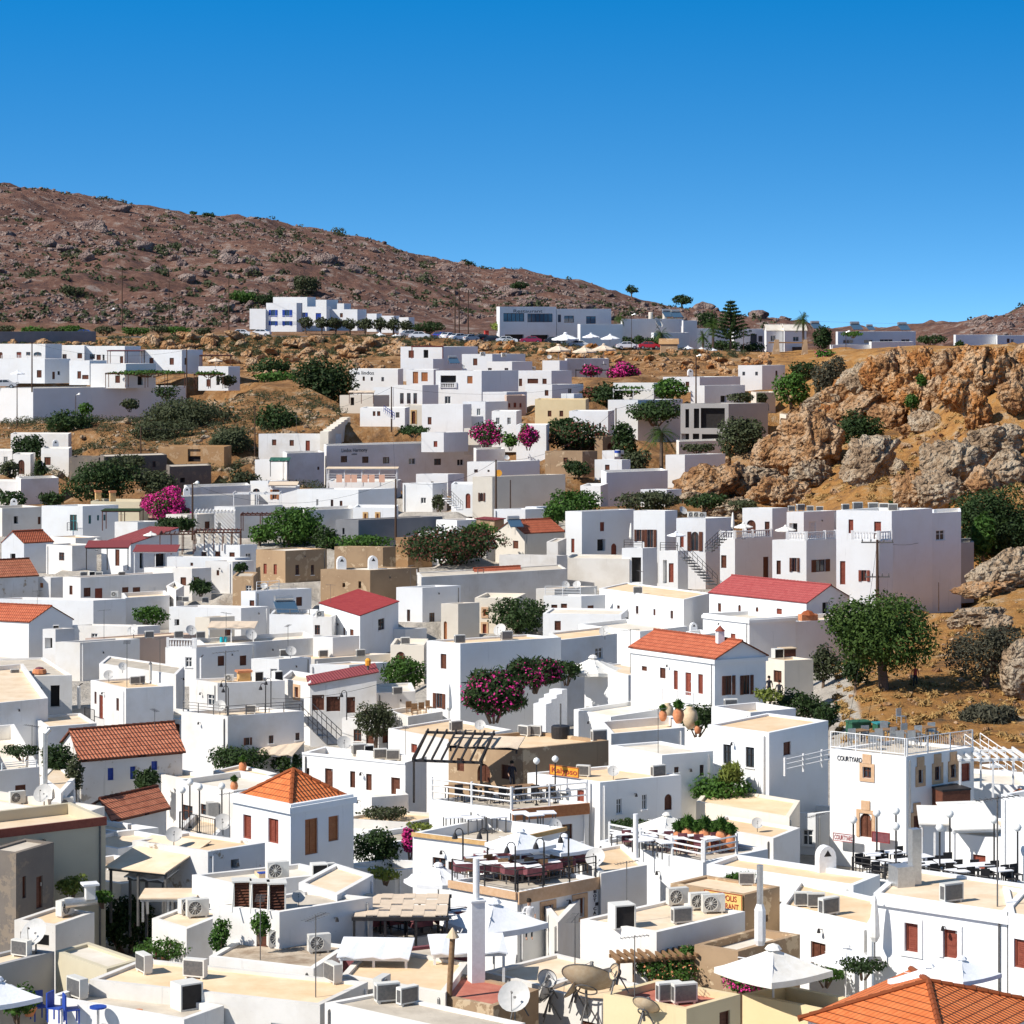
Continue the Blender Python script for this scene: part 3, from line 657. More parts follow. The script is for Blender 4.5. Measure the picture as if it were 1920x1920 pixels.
def lettering(ref, face, x0, y0, x1, text, m, off=.03, name='lettering', parent=None, squeeze=None, size=None):
 fc = HS[ref][face]; a, z = fc.at(x0, y0); b, _ = fc.at(x1, y0); c = bpy.data.curves.new(name, 'FONT'); c.body = text; c.extrude = .015; c.size = 1
 o = textmesh(c, m, name)
 wd = max(o.dimensions.x, .01); k = (b - a) / wd; ky = size or k
 p = fc.loc(a, off); rot = Matrix((fc.d, Vector((0, 0, 1)), fc.n)).transposed()
 o.parent = parent or HS[ref]['root']; o.matrix_basis = Matrix.Translation((p.x, p.y, z - fc.O.z)) @ rot.to_4x4() @ Matrix.Diagonal((k, ky, 1, 1)); return o
def railing(ref, face, x0, x1, style='bar', m='whitepaint', hgt=.95, off=-.12, ybase=None, name='railing', n=None):
 fc = HS[ref][face]; a, _ = fc.at(x0, 700); b, _ = fc.at(x1, 700); a, b = sorted((max(0, min(a, fc.len)), max(0, min(b, fc.len))))
 z0 = HS[ref]['zt'] if ybase is None else fc.at((x0 + x1) / 2, ybase)[1]
 mb = MB(); zz = -fc.O.z; q = lambda t, z: (lambda p: (p.x, p.y, z + zz))(fc.loc(t, off)); L = b - a
 if L < .3: return
 if style == 'baluster':
  mb.fbox(fc.A - fc.O, fc.d, fc.n, a, b, off - .09, off + .09, z0 + hgt - .12 + zz, z0 + hgt + zz); mb.fbox(fc.A - fc.O, fc.d, fc.n, a, b, off - .09, off + .09, z0 + zz, z0 + .1 + zz)
  k = max(2, int(L / .26))
  for i in range(k + 1):
   t = a + L * i / k; mb.lathe([(.05, 0), (.085, .18), (.04, .45), (.055, hgt - .2)], 6, q(t, z0 + .1))
  for i in range(0, int(L / 2.4) + 2):
   t = min(b, a + i * 2.4); p = q(t, z0); mb.box(p[0] - .12, p[1] - .12, p[2], p[0] + .12, p[1] + .12, p[2] + hgt + .08)
 else:
  r = .025 if style != 'thick' else .045
  k = max(1, int(round(L / (1.6 if style != 'thick' else 2.2))))
  for i in range(k + 1): t = a + L * i / k; mb.tube(q(t, z0), q(t, z0 + hgt + (.12 if style == 'thick' else 0)), r * 1.5, 6)
  rows = (hgt,) if style == 'bar' else (hgt, hgt * .7, hgt * .4)
  for z in rows: mb.tube(q(a, z0 + z), q(b, z0 + z), r, 5)
  if style == 'bar':
   mb.tube(q(a, z0 + .12), q(b, z0 + .12), r, 5)
   for i in range(int(L / .16)): t = a + .16 * (i + .5); mb.tube(q(t, z0 + .12), q(t, z0 + hgt), .013, 4)
 return mb.build(name, m, HS[ref]['root'])
G = {}
def sweep():
 """what the camera sees at each place once ground and houses stand: lets things be set down on real surfaces"""
 from mathutils.bvhtree import BVHTree
 V, Pn = [], []; T_ = TV[0]; nr, nc = T_.shape[:2]; V += [tuple(p) for p in T_.reshape(-1, 3)]
 Pn += [(i * nc + j, i * nc + j + 1, (i + 1) * nc + j + 1, (i + 1) * nc + j) for i in range(nr - 1) for j in range(nc - 1)]
 for h in HS.values():
  for ch in h['root'].children:
   if ch.type == 'MESH' and ch.name.split('.')[0] in ('wall', 'roof', 'tiled_roof'):
    o = len(V); L = h['root'].location; V += [tuple(v.co + L) for v in ch.data.vertices]; Pn += [tuple(o + k for k in p.vertices) for p in ch.data.polygons]
 nT = (nr - 1) * (nc - 1); bv = BVHTree.FromPolygons(V, Pn); O = Vector((0, 0, EYE))
 for j in range(600, 1960, 4):
  for i in range(-40, 1960, 4):
   h = bv.ray_cast(O, Vector(((i - 960) / F, 1, -(j - Y0) / F)).normalized())
   if h[0]: G[(i // 4, j // 4)] = F / h[0].y, abs(h[1].z), h[2] < nT
def hit(px, py): return G.get((int(px) // 4, int(py) // 4), (9.0, 1.0, False))[:2]
def stand(px, py, s, up=14):
 """scale for a thing whose foot shows at (px, py): on the surface seen there, never behind what is seen above its foot"""
 sb, nz = hit(px, py)
 if nz > .6 and abs(sb / s - 1) < .25: return sb
 sc_ = hit(px, py - up)[0]; return max(min(s, max(sb, sc_) * 1.03), sc_ * 1.006)

# ---------------------------------------------------------------- the houses, from the nearest rows up to the road
H = house
# lower left
H('b1', 'windowless-topped tan stone house with dark weathered side and grey roof', -25, 1593, 30, 1600, 101, 1579, h=6, wall='darkstone', roof='greyroof', par=.08, ops='dn:42,1643,49,1684 dn:68,1643,80,1703')
H('b2', 'long beige store with dark red coping behind the stone house', -120, 60, -60, 1563, 198, 1532, h=6.5, wall='beige', roof='creamroof', par=.5)
H('b3', 'low peach roofed house with peeling side wall and sheet metal awning', 248, 1576, 390, 1597, 497, 1580, h=5, wall='peeling', roof='peach', par=.12, ops='kk:433,1611,448,1628')
H('b4', 'flat roofed store with terracotta lattice front and silver duct', 27, 1725, 104, 1735, 177, 1710, h=3.6, wall='oldwhite', roof='peach', par=.12, ops='kr:38,1750,92,1776')
H('b5', 'low white shed with two air conditioners beside the big dark bush', 285, 1722, 350, 1742, 425, 1712, h=3.6, wall='white', roof='creamroof', par=.1)
H('b6', 'bluish white storehouse with satellite dish at left frame edge', -90, 25, -25, 1815, 102, 1784, h=3.4, wall='greywall', roof='creamroof', par=.12)
H('b7', 'tiny beige walled store with plain white roof behind the peach roofs', 104, 1783, 200, 1817, 262, 1799, h=3.4, wall='beige', roof='whiteroof', par=.12)
H('b8', 'long low house with bare peach roof and four scattered air conditioners', 167, 1837, 600, 1884, 690, 1841, h=3.4, wall='oldwhite', roof='peach', par=.12)
H('b8b', 'peach roof ell beside the white marquee and rusty stovepipe', 640, 1828, 835, 1862, 878, 1838, h=3.45, wall='oldwhite', roof='peach', par=.12)
H('b8c', 'sunken grey roofed annex above the blue chair courtyard', 90, 1868, 345, 1912, 420, 1885, h=3.0, wall='white', roof='greyroof', par=.25)
H('b9', 'grey ribbed concrete roof house with toppled air conditioners', 609, 1880, 880, 1940, 985, 1918, h=3.4, wall='white', roof='greyroof', par=.1)
H('b10', 'stone cottage with dusty red roof beside the big satellite dishes', 783, 1857, 925, 1887, 1010, 1855, h=3.2, wall='stone', roof='redroof', par=.08)
H('b11', 'bluish white store with rust stained flat roof', 392, 1793, 588, 1816, 655, 1772, h=3.5, wall='white', roof='stainroof', par=.1)
H('b12', 'white house with three louvred vent hoods on its roof edge', 399, 1697, 524, 1710, 699, 1682, h=5, wall='white', roof='greyroof', par=.12)
H('b12b', 'raised dusty beige roof bay behind the three vent hoods', 560, 1655, 632, 1678, 700, 1640, h=5.2, wall='white', roof='creamroof', par=.12)
H('b14', 'low white house with cardboard box and vents on its roof', 360, 1640, 436, 1658, 640, 1636, h=4.6, wall='white', roof='whiteroof', par=.2)
H('b15', 'white house under a four sided orange tile roof', 437, 1487, 545, 1509, 663, 1489, h=6.2, kind='hipp', wall='purewhite', rh=1.3, cornice=True, ops='sr:456,1528,471,1573 sr:503,1535,522,1581 so:572,1535,596,1602 so:616,1530,635,1577')
# left, around the ruin
H('b16', 'derelict white house with old weathered tile roof and ivy covered gable', 118, 1392, 152, 1425, 342, 1409, h=4.6, wall='peeling', kind='gableR', rm='tileold', rh=1.25, ops='sb:202,1440,213,1463 sb:244,1437,254,1461 sb:284,1427,295,1444')
H('b17', 'low outbuilding with dull red tile roof below the derelict house', 172, 1512, 212, 1539, 312, 1515, h=2.9, wall='white', kind='gableR', rm='tileold', rh=.8)
H('b18', 'weathered white rooftop parapet with rust stains left of the red outbuilding', -70, 1494, 150, 1527, 196, 1512, h=4.6, wall='oldwhite', roof='creamroof', par=.4)
H('b19', 'white cube house with narrow brown door and small iron balcony', 170, 1275, 236, 1291, 325, 1286, h=6, wall='white', roof='peach', par=.15, ops='sn:177,1297,181,1320 dr:186,1303,193,1348 sn:218,1309,223,1333')
H('b19b', 'small white vaulted annex with arched niche beside the cube house', 295, 1344, 340, 1349, 352, 1340, h=3.6, wall='white', roof='creamroof', ops='k^:301,1352,315,1378 sn:325,1357,337,1378')
H('b20', 'shaded white house with four dark windows at left frame edge', -60, 70, -15, 1270, 135, 1266, h=5, wall='white', roof='greyroof', par=.15, ops='on:1,1296,9,1310 on:32,1294,44,1308 on:67,1293,76,1306 kn:95,1285,112,1326')
H('b20b', 'long plain white wall house behind the cube house', 186, 1244, 330, 1265, 345, 1255, h=5.0, wall='white', roof='greyroof', par=.1)
H('b21', 'tall blank white walled house shaded at left edge', -50, 75, -12, 1319, 90, 1309, h=5.2, wall='white', roof='creamroof')
H('b22', 'low blank white store with cream roof below the cube house', 60, 1345, 88, 1363, 181, 1356, h=3.6, wall='white', roof='creamroof', par=.15)
H('b23', 'squat blank white block left of the cream roofed store', -40, 75, -8, 1362, 48, 1356, h=3.4, wall='white', roof='creamroof', par=.15)
H('b24', 'white house with stained base and open roof terrace beside the silver flue', -50, 75, -10, 1446, 74, 1438, h=4.6, wall='white', roof='whiteroof', par=.9)
H('b24b', 'square white tank house with cream lid behind the satellite dish', 75, 1481, 114, 1488, 142, 1480, h=5.3, wall='white', roof='creamroof', par=.05, ops='kk:116,1491,138,1507')
H('b25', 'long white house with iron railed roof terrace and three small windows', 340, 1334, 427, 1343, 570, 1333, h=4.6, wall='white', roof='creamroof', par=.3, ops='xn:461,1383,468,1397 on:504,1379,513,1394 on:554,1374,562,1388')
H('b26', 'white house with one ochre framed window above the iron stair', 525, 1272, 581, 1281, 600, 1270, h=4.9, wall='white', roof='creamroof', ops='sn+:553,1288,560,1308')
H('b27', 'house with brown timber veranda front and small maroon roof', 578, 20, 582, 1284, 706, 1281, h=4.8, wall='white', kind='shed', sh='right', rm='tilemaroon', rh=.9, ops='dn:584,1303,608,1332 dn:612,1306,638,1334 dn:650,1307,666,1337')
H('b28', 'white house with two air conditioner cubes on its roof', 355, 1273, 408, 1281, 534, 1276, h=5.2, wall='white', roof='creamroof', par=.2)
H('b29', 'low grey shaded house right of the timber veranda', 700, 60, 706, 1299, 779, 1296, h=4.0, wall='white', roof='whiteroof', par=.15)
H('b29b', 'white roof deck house with wooden garden chairs and a closed parasol', 726, 1331, 765, 1344, 830, 1334, h=3.2, wall='white', roof='creamroof')
H('b30', 'white house with four brown shuttered openings and roof coolers', 567, 1411, 760, 1430, 800, 1418, h=5.2, wall='purewhite', roof='creamroof', ops='on:573,1440,580,1453 dn:609,1441,624,1477 sn:656,1446,666,1477 sn:686,1451,697,1482 dn:733,1458,750,1490')
H('b31', 'sloping blank white garden wall house below the four shutters', 660, 1480, 697, 1495, 766, 1490, h=3.6, wall='white', roof='whiteroof')
H('b31b', 'sunlit low house with clay jar on its parapet behind the hip roof', 330, 1462, 438, 1483, 560, 1465, h=3.4, wall='white', roof='whiteroof')
H('b31c', 'flat cream roof behind the wooden lattice fence', 400, 1445, 470, 1462, 520, 1450, h=2.9, wall='white', roof='peach', par=.15)
H('b31d', 'low cream roofed terrace left of the clay jar', 290, 1450, 390, 1470, 430, 1460, h=3.3, wall='white', roof='creamroof', par=.2)
H('b31e', 'roof terrace with iron fence and globe lamps left of the hip roof', 330, 1556, 400, 1572, 432, 1562, h=3.3, wall='white', roof='creamroof', par=.3)
# centre
H('b32', 'tall white house with long shaded side above the bougainvillea', 800, 1201, 863, 1207, 1052, 1195, h=8.2, wall='purewhite', roof='peach', par=.15, ops='sn:826,1226,837,1254 xn:818,1300,829,1328')
H('b32b', 'stepped pinkish white rear wing of the tall house', 1030, 70, 1050, 1200, 1157, 1188, h=7.0, wall='white', roof='peach', par=.15)
H('b33', 'white house with peach roof and rooftop motor pumps', 728, 1366, 842, 1388, 960, 1368, h=5, wall='white', roof='peach', par=.12, ops='sr:771,1395,782,1412')
H('b34', 'stone fronted tavern with arched door and broad cream roof', 841, 1385, 981, 1404, 1141, 1388, h=5.6, wall='stone', roof='peach', par=.2, ops='sn:857,1422,870,1446 an:895,1432,919,1466 dn:940,1434,957,1461')
H('b35', 'white restaurant terrace with thick rail and brown side edge', 805, 1499, 960, 1519, 1104, 1506, h=3.9, wall='purewhite', roof='greyroof', par=.15)
H('b36', 'white house carrying the orange sign with narrow side windows', 989, 1449, 1125, 1467, 1277, 1453, h=5.1, wall='purewhite', roof='peach', par=.15, ops='dr:1082,1481,1095,1503 bw:1156,1498,1166,1526 bw:1204,1490,1213,1518 an:1246,1489,1260,1519')
H('b37', 'plain white house with two small dark side windows behind the sign', 1144, 1397, 1241, 1416, 1337, 1408, h=5.8, wall='purewhite', roof='whiteroof', par=.12, ops='on:1264,1438,1273,1449 on:1312,1434,1320,1455')
H('b38', 'white parapet roof row in front of the clay jar corner', 1125, 1362, 1146, 1376, 1284, 1364, h=5.6, wall='white', roof='creamroof', par=.5)
H('b39', 'white house with two tall windows and balcony right of the green shrub', 1327, 1359, 1442, 1374, 1553, 1351, h=7.0, wall='purewhite', roof='peach', par=.12, ops='ok:1356,1396,1371,1433 ok:1398,1401,1414,1439 dn:1469,1391,1483,1416')
H('b40', 'small white block with brown door and window on its shaded side', 1096, 1249, 1178, 1266, 1249, 1260, h=6.2, wall='purewhite', roof='creamroof', par=.1, ops='dn:1189,1284,1201,1324 sn:1218,1283,1229,1311')
H('b40b', 'broad blank white terrace wall below the parasol roof', 1076, 1330, 1145, 1344, 1262, 1326, h=4.2, wall='purewhite', roof='whiteroof', par=.3)
H('b41', 'neoclassical white house with cornice and orange gable roof', 1183, 1213, 1340, 1234, 1436, 1228, h=7.2, wall='purewhite', kind='gableL', rm='tileflat', rh=1.15, cornice=True, ops='sn:1203,1249,1213,1258 sn:1237,1252,1248,1272 sr:1263,1257,1271,1293 dr:1285,1261,1296,1304 sr:1309,1264,1318,1301 xn:1360,1267,1372,1303 xn:1394,1266,1406,1302')
H('b42', 'small beige house with terracotta corner beside the garden bank', 1434, 1234, 1471, 1239, 1525, 1236, h=4.8, wall='cream', roof='peach', par=.15)
H('b43', 'low white roof terrace with one air conditioner below the neoclassical house', 1334, 1324, 1407, 1336, 1492, 1328, h=4.4, wall='purewhite', roof='creamroof', par=.5)
H('b45', 'curved cream terrace wall house below the leafy shrub', 1305, 1503, 1480, 1532, 1500, 1522, h=3.4, wall='cream', roof='peach', par=.15)
H('b45b', 'long low white building with peach terrace roof beside the stone portal', 1310, 1548, 1450, 1572, 1500, 1552, h=2.9, wall='white', roof='peach', par=.15)
# right
H('b47', 'white two storey house with ochre window surrounds and railed roof', 1556, 1404, 1699, 1419, 1826, 1401, h=6.3, wall='purewhite', roof='greyroof', par=.15, ops='on+*:1618,1438,1634,1459 an+*:1612,1525,1635,1570 on+*:1721,1443,1730,1468 on+*:1752,1437,1763,1463 on+*:1782,1433,1792,1458 dr:1803,1431,1819,1465 dn+*:1712,1529,1725,1571')
H('b48b', 'shaded white courtyard wall with stone niche behind the hot tub', 1786, 1464, 1800, 1466, 1935, 1476, h=4.0, wall='purewhite', roof='whiteroof', par=.2)
H('b48', 'tall white house corner at the right frame edge', 1877, 1489, 2010, 1512, 2070, 1500, h=7.5, wall='purewhite', roof='whiteroof')
H('b49', 'small white house with closed red window under cream awnings', 1772, 1560, 1877, 1573, 1905, 1566, h=4.2, wall='purewhite', roof='creamroof', par=.1, ops='sr:1824,1603,1848,1629')
H('b50', 'white roof terrace crowded with black wicker chairs', 1595, 1640, 1850, 1680, 1935, 1655, h=4.3, wall='purewhite', roof='whiteroof', par=.12)
H('b51', 'large white house with red shutters and hanging cable', 1638, 1674, 1888, 1711, 1935, 1702, h=6.6, wall='purewhite', roof='creamroof', par=.1, cornice=True, ops='sr+v:1697,1731,1722,1785 dr+v:1769,1743,1796,1797')
H('b51b', 'white house end with one red shutter at right frame edge', 1880, 50, 1891, 1713, 2020, 1735, h=6.6, wall='purewhite', roof='creamroof', par=.1, ops='sr:1901,1762,1930,1816')
H('b52', 'broad white house with empty peach roof and twin chimney pots', 1325, 1620, 1600, 1660, 1650, 1640, h=4.6, wall='purewhite', roof='peach', par=.2)
H('b53', 'low white house behind the small parasols with two roof coolers', 1462, 1696, 1634, 1736, 1662, 1722, h=4.4, wall='purewhite', roof='peach', par=.15)
H('b55', 'orange tiled hip roof house in the lower right corner', 1515, 1910, 1775, 1985, 1962, 1887, h=4.0, kind='hip', wall='purewhite', rm='tilebig', rh=1.1, over=.35)
H('b56', 'white flat roofed shop with hole in plaster and tall vent box', 1088, 1724, 1231, 1748, 1397, 1709, h=4.4, wall='white', roof='creamroof', par=.12)
H('b57', 'stone restaurant building with yellow sign and three fan units', 1257, 1656, 1396, 1678, 1462, 1662, h=4.6, wall='stone', roof='creamroof', par=.1, ops='kk:1430,1716,1440,1729')
H('b58', 'yellow house with faded pink roof', 1131, 1863, 1287, 1892, 1388, 1864, h=4.2, wall='yellow', roof='redroof', par=.25, ops='dn:1349,1896,1369,1935')
H('b58b', 'yellow garden wall house with trailing bougainvillea', 1392, 1863, 1560, 1897, 1640, 1880, h=3.0, wall='yellow', roof='paving', par=.5)
H('b59', 'limestone cafe building behind the large cream parasol', 1302, 1771, 1384, 1784, 1500, 1752, h=3.9, wall='stone', roof='whiteroof', par=.3, ops='ok:1394,1808,1400,1840 dn:1404,1812,1414,1845')
H('b60', 'white tavern with tan edged dining terrace and brown framed windows', 843, 1651, 970, 1674, 1122, 1645, h=4.3, wall='purewhite', roof='greyroof', par=.15, ops='on+:1018,1697,1036,1716 on+:1078,1684,1095,1720')
H('b61', 'white upper dining roof with tan coping and white tables', 774, 1561, 925, 1580, 1060, 1551, h=5.4, wall='purewhite', roof='greyroof', par=.5)
H('b62', 'white house with wall cables right of the vertical letters', 1085, 1627, 1127, 1638, 1213, 1622, h=4.6, wall='white', roof='peach', par=.12)
H('b63', 'white restaurant roof terrace with jars of flowers', 1120, 1577, 1318, 1617, 1440, 1592, h=4.1, wall='purewhite', roof='greyroof', par=.15)
H('b64', 'narrow white stair block beside the white marquee', 1007, 1722, 1046, 1730, 1090, 1716, h=3.4, wall='white', roof='creamroof', par=.15)
H('b65', 'low plain cement roof below the narrow stair block', 905, 1822, 1012, 1848, 1150, 1812, h=2.8, wall='oldwhite', roof='creamroof', par=.12)
H('b66', 'peach roof with the tall wire mast behind the satellite dishes', 1010, 1852, 1128, 1880, 1215, 1848, h=2.9, wall='oldwhite', roof='peach', par=.15)
H('b67', 'dark fronted lower dining hall under a white strip awning', 640, 1790, 735, 1806, 905, 1786, h=3.4, wall='maroon', roof='greyroof', par=.12, ops='kk:745,1812,800,1828 kk:812,1810,880,1836')
H('b68', 'low white roof deck under the chequered pergola', 655, 1740, 760, 1762, 905, 1740, h=3.2, wall='white', roof='greyroof', par=.12)
# middle left
H('m1', 'big white house with teal balcony door and two chimneys behind', 78, 8, 155, 949, 222, 32, s=15.6, wall='purewhite', roof='whiteroof', base=1030, ops='ot:131,965,144,995 ow:132,1009,144,1021 ot:166,966,171,982 ot:182,966,186,976 ot:194,965,198,976')
H('m16', 'low white block below the green draped pergola', 215, 12, 258, 979, 312, 25, s=16.2, wall='white', roof='whiteroof')
H('m17', 'beige roof block carrying two brick chimneys', 170, 10, 262, 941, 278, 40, s=14.9, wall='beige', roof='whiteroof')
H('m2', 'white cottage with stepped parapet and one brown window', 77, 10, 129, 841, 135, 50, s=13.0, wall='white', roof='whiteroof', ops='sn:83,857,95,872')
H('m2b', 'blank white wall house behind the leafy tree', 20, 8, 128, 814, 134, 50, s=12.5, wall='white', roof='greyroof')
H('m2c', 'white house with dark arched doorway at left edge', 24, 10, 57, 852, 66, 45, s=13.1, wall='white', roof='whiteroof', ops='an:34,862,46,889')
H('m2d', 'white house half outside the frame beside the olive tree', -30, 10, 23, 845, 32, 45, s=12.9, wall='white', roof='whiteroof')
H('m3', 'blank shaded white cube under the dark trees', 30, 60, 39, 898, 110, 14, s=13.9, wall='white', roof='whiteroof')
H('m3b', 'white terrace wall left of the blank shaded cube', -40, 10, 36, 903, 40, 50, s=13.8, wall='white', roof='whiteroof')
H('m4', 'aged cream house with round chimney hood at left', -30, 50, 4, 953, 78, 12, s=15.2, wall='oldwhite', roof='greyroof', ops='kn:26,968,34,982 sn:71,969,77,983')
H('m5', 'white chapel with red tile roof and round topped gable', 3, 8, 45, 1018, 100, 18, s=16.6, wall='purewhite', kind='gableR', rm='tileflat', rh=1.3, over=.1, ops='kn:19,1038,29,1062')
H('m6', 'red ribbed tile roof cottage at the left frame edge', -60, 60, -25, 1084, 72, 10, s=17.6, wall='peeling', kind='gableR', rm='tileold', rh=1.6, over=.1)
H('m7', 'long white house with a row of brown doors and windows', 118, 25, 151, 1083, 335, 14, s=17.7, wall='white', roof='creamroof', ops='sn:130,1098,136,1115 sn:157,1102,170,1119 dr:178,1103,192,1124 sn:229,1101,241,1118 sn:249,1101,263,1121 dw:279,1101,291,1119 sn:309,1100,312,1117')
H('m7b', 'small white cube left of the row of brown doors', 60, 14, 95, 1083, 120, 25, s=17.4, wall='white', roof='creamroof', ops='so:75,1093,81,1102')
H('m8', 'white villa with maroon sloping roof and covered verandas', 190, 25, 245, 1020, 335, 15, s=16.8, wall='purewhite', kind='shed', sh='right', rm='tilemaroon', rh=1.6, over=.1, ops='dn:216,1030,224,1061 kn:262,1035,269,1066 kn:289,1038,310,1062')
H('m9', 'white gabled house with orange tile roof at left edge', -70, 20, 54, 1166, 136, 12, s=19.8, wall='purewhite', kind='gableL', rm='tileflat', rh=1.4, over=.15, ops='on:93,1176,97,1181')
H('m9b', 'white lean-to with dark porch beside the gabled house', 80, 14, 104, 1180, 140, 18, s=20.2, wall='white', roof='creamroof', ops='kn:69,1197,80,1216 kn:84,1196,98,1216')
H('m10', 'long stepped white wall house below the brown door row', -20, 8, 175, 1126, 236, 15, s=18.5, wall='purewhite', roof='creamroof')
H('m11', 'shaded white store with flat roof beside the green shrub', 228, 40, 235, 1121, 318, 10, s=18.3, wall='white', roof='creamroof')
H('m12', 'long white house with tiny windows right of the green shrub', 317, 10, 452, 1140, 505, 25, s=18.8, wall='purewhite', roof='creamroof', ops='sn:331,1140,335,1149 sn:366,1142,370,1152 sn:394,1145,398,1153 kr:327,1161,336,1173')
H('m12b', 'white box house with tan front panel below the tiny windows', 366, 14, 393, 1158, 440, 18, s=19.4, wall='cream', roof='creamroof')
H('m13', 'plain white house under the curtained pergola', 313, 10, 440, 1046, 470, 25, s=17.1, wall='purewhite', roof='creamroof', ops='sn:357,1055,362,1061 sn:380,1057,384,1067 sn:407,1069,411,1078')
H('m14', 'low round cornered white annex below the curtained pergola', 270, 12, 360, 1066, 396, 20, s=17.4, wall='white', roof='creamroof')
H('m15', 'white terrace building carrying the curtained wooden pergola', 362, 12, 450, 1022, 482, 25, s=16.6, wall='purewhite', roof='creamroof')
H('m15b', 'white outbuilding left of the stone tower with small tree on top', 385, 14, 436, 1053, 476, 22, s=17.2, wall='white', roof='creamroof', ops='sn:406,1069,411,1079')
H('m18', 'broad grey white house behind the magenta creeper', 300, 50, 318, 932, 470, 14, s=15.1, wall='white', roof='whiteroof', ops='sn:347,953,356,966')
H('m18b', 'white terrace with slatted sun roof above the curtained pergola', 402, 10, 440, 950, 530, 15, s=15.5, wall='white', roof='whiteroof', ops='kk:408,980,414,992')
H('m18c', 'thin white boundary house right of the ruined stone walls', 345, 50, 350, 914, 470, 10, s=14.7, wall='white', roof='whiteroof')
H('m19', 'flat rooftop with satellite dishes above the shaded beige wall', 160, 12, 225, 1198, 385, 10, s=20.3, wall='pink', roof='creamroof', par=.1)
H('m19b', 'low white shop right of the orange gabled house', 104, 12, 150, 1205, 262, 8, s=20.7, wall='white', roof='greyroof')
H('m19c', 'flat white roof row with skylight slabs below the green shrub', 130, 10, 258, 1175, 300, 15, s=19.7, wall='white', roof='whiteroof', par=.15)
H('m20', 'white house with balustraded roof stair below the dish rooftop', 310, 12, 368, 1215, 480, 12, s=20.8, wall='purewhite', roof='creamroof')
H('m21', 'tiny white house with bright parapet above the roof antenna', 312, 12, 330, 1107, 345, 30, s=18.2, wall='white', roof='creamroof')
H('s1', 'dark grey stone ruin with two small windows', 188, 50, 195, 856, 313, 8, s=13.4, wall='darkstone', roof='greyroof', par=.05, ops='on:248,864,254,877 on:286,865,292,876')
H('s2', 'roofless orange rubble ruin on the slope', 297, 8, 420, 838, 434, 40, s=13.1, wall='orangestone', roof='stainroof', par=1.3, ops='k:352,842,376,866')
H('s3', 'low dark stone ruin below the rubble ruin', 312, 50, 318, 875, 396, 10, s=13.7, wall='darkstone', roof='greyroof', par=.05, ops='kn:338,896,347,905')
H('s4', 'crumbling mud coloured wall block left of the dark ruin', 130, 12, 185, 858, 195, 30, s=13.2, wall='darkstone', roof='stainroof', par=.6)
# middle centre
H('n0', 'white arcade house with balcony rail left of the wide blank wall', 469, 8, 503, 902, 540, 18, s=14.3, wall='purewhite', roof='whiteroof', ops='on^:474,916,487,926')
H('n1', 'white house with open orange shutters beside the arcade', 503, 8, 557, 914, 562, 30, s=14.6, wall='purewhite', roof='beigecanvas', ops='xo:511,918,519,936')
H('n2', 'long sunlit white house with narrow slit windows', 557, 6, 672, 918, 740, 20, s=15.0, wall='purewhite', roof='whiteroof', ops='ow:593,936,597,948 on:620,937,625,951 dn:637,939,642,956 on:658,939,661,947')
H('n3', 'low white house with three ochre framed windows', 662, 6, 741, 952, 747, 40, s=15.6, wall='purewhite', roof='whiteroof', ops='so+y:683,963,687,972 so+y:706,963,710,973 so+y:729,964,732,974')
H('n4', 'bare grey concrete block above the small stone buildings', 629, 12, 672, 975, 830, 10, s=16.2, wall='concrete', roof='greyroof', par=.1, ops='kn:642,990,646,1002')
H('n5', 'shaded bluish wall house behind the green tree', 568, 60, 574, 957, 664, 10, s=15.7, wall='white', roof='whiteroof')
H('n5b', 'pale wall house with slatted awning left of the green tree', 446, 10, 482, 955, 580, 12, s=15.4, wall='white', roof='whiteroof')
H('n6', 'square brown stone tower house with four windows', 480, 30, 535, 1033, 613, 32, s=17.2, wall='stone', roof='whiteroof', par=.12, ops='sr:494,1057,500,1076 sr:513,1058,519,1077 on:554,1059,561,1078 on:583,1059,589,1078')
H('n6b', 'low stone wing left of the brown tower', 436, 12, 475, 1081, 483, 40, s=17.9, wall='stone', roof='greyroof', par=.15)
H('n7', 'rough stone house with white chimney hoods on its roof', 601, 12, 694, 1069, 786, 18, s=17.6, wall='stone', roof='whiteroof', par=.12, ops='kn:608,1089,612,1107 kn:642,1093,647,1101 kn:672,1090,677,1103')
H('n8', 'pale stone house with white roof right of the green tree', 627, 10, 718, 1026, 742, 30, s=16.7, wall='stone', roof='whiteroof', par=.1, ops='on^:671,1049,675,1060')
H('n8b', 'ochre stone stub wall beside the concrete block', 742, 12, 765, 1008, 810, 18, s=16.5, wall='orangestone', roof='greyroof', par=.1)
H('n9', 'white house with crimson sloping roof and side window', 599, 1140, 675, 1154, 747, 1137, s=20.3, wall='purewhite', kind='shed', sh='back', rm='tilecrimson', rh=1.0, over=.1, ops='dn:611,1171,620,1194 sn:643,1177,647,1192 sn:656,1180,663,1194 on:709,1160,721,1181')
H('n9b', 'white porch block with dark doorway left of the crimson roof', 587, 10, 622, 1157, 640, 25, s=20.2, wall='white', roof='creamroof', par=.1, ops='on:590,1172,600,1190')
H('n9c', 'low white yard wall house below the crimson roof', 587, 10, 624, 1195, 674, 15, s=20.8, wall='purewhite', roof='creamroof')
H('n10', 'tall white house with rusty roof terrace left of the crimson roof', 452, 14, 479, 1109, 584, 14, s=18.6, wall='purewhite', roof='creamroof', par=.5)
H('n11', 'sunlit white house with balcony rail and roof solar heater', 505, 8, 587, 1153, 597, 40, s=19.6, wall='purewhite', roof='whiteroof', ops='kn:502,1158,506,1167')
H('n12', 'long shaded grey white house with antenna on the corner', 368, 40, 383, 1210, 590, 20, s=20.6, wall='white', roof='whiteroof')
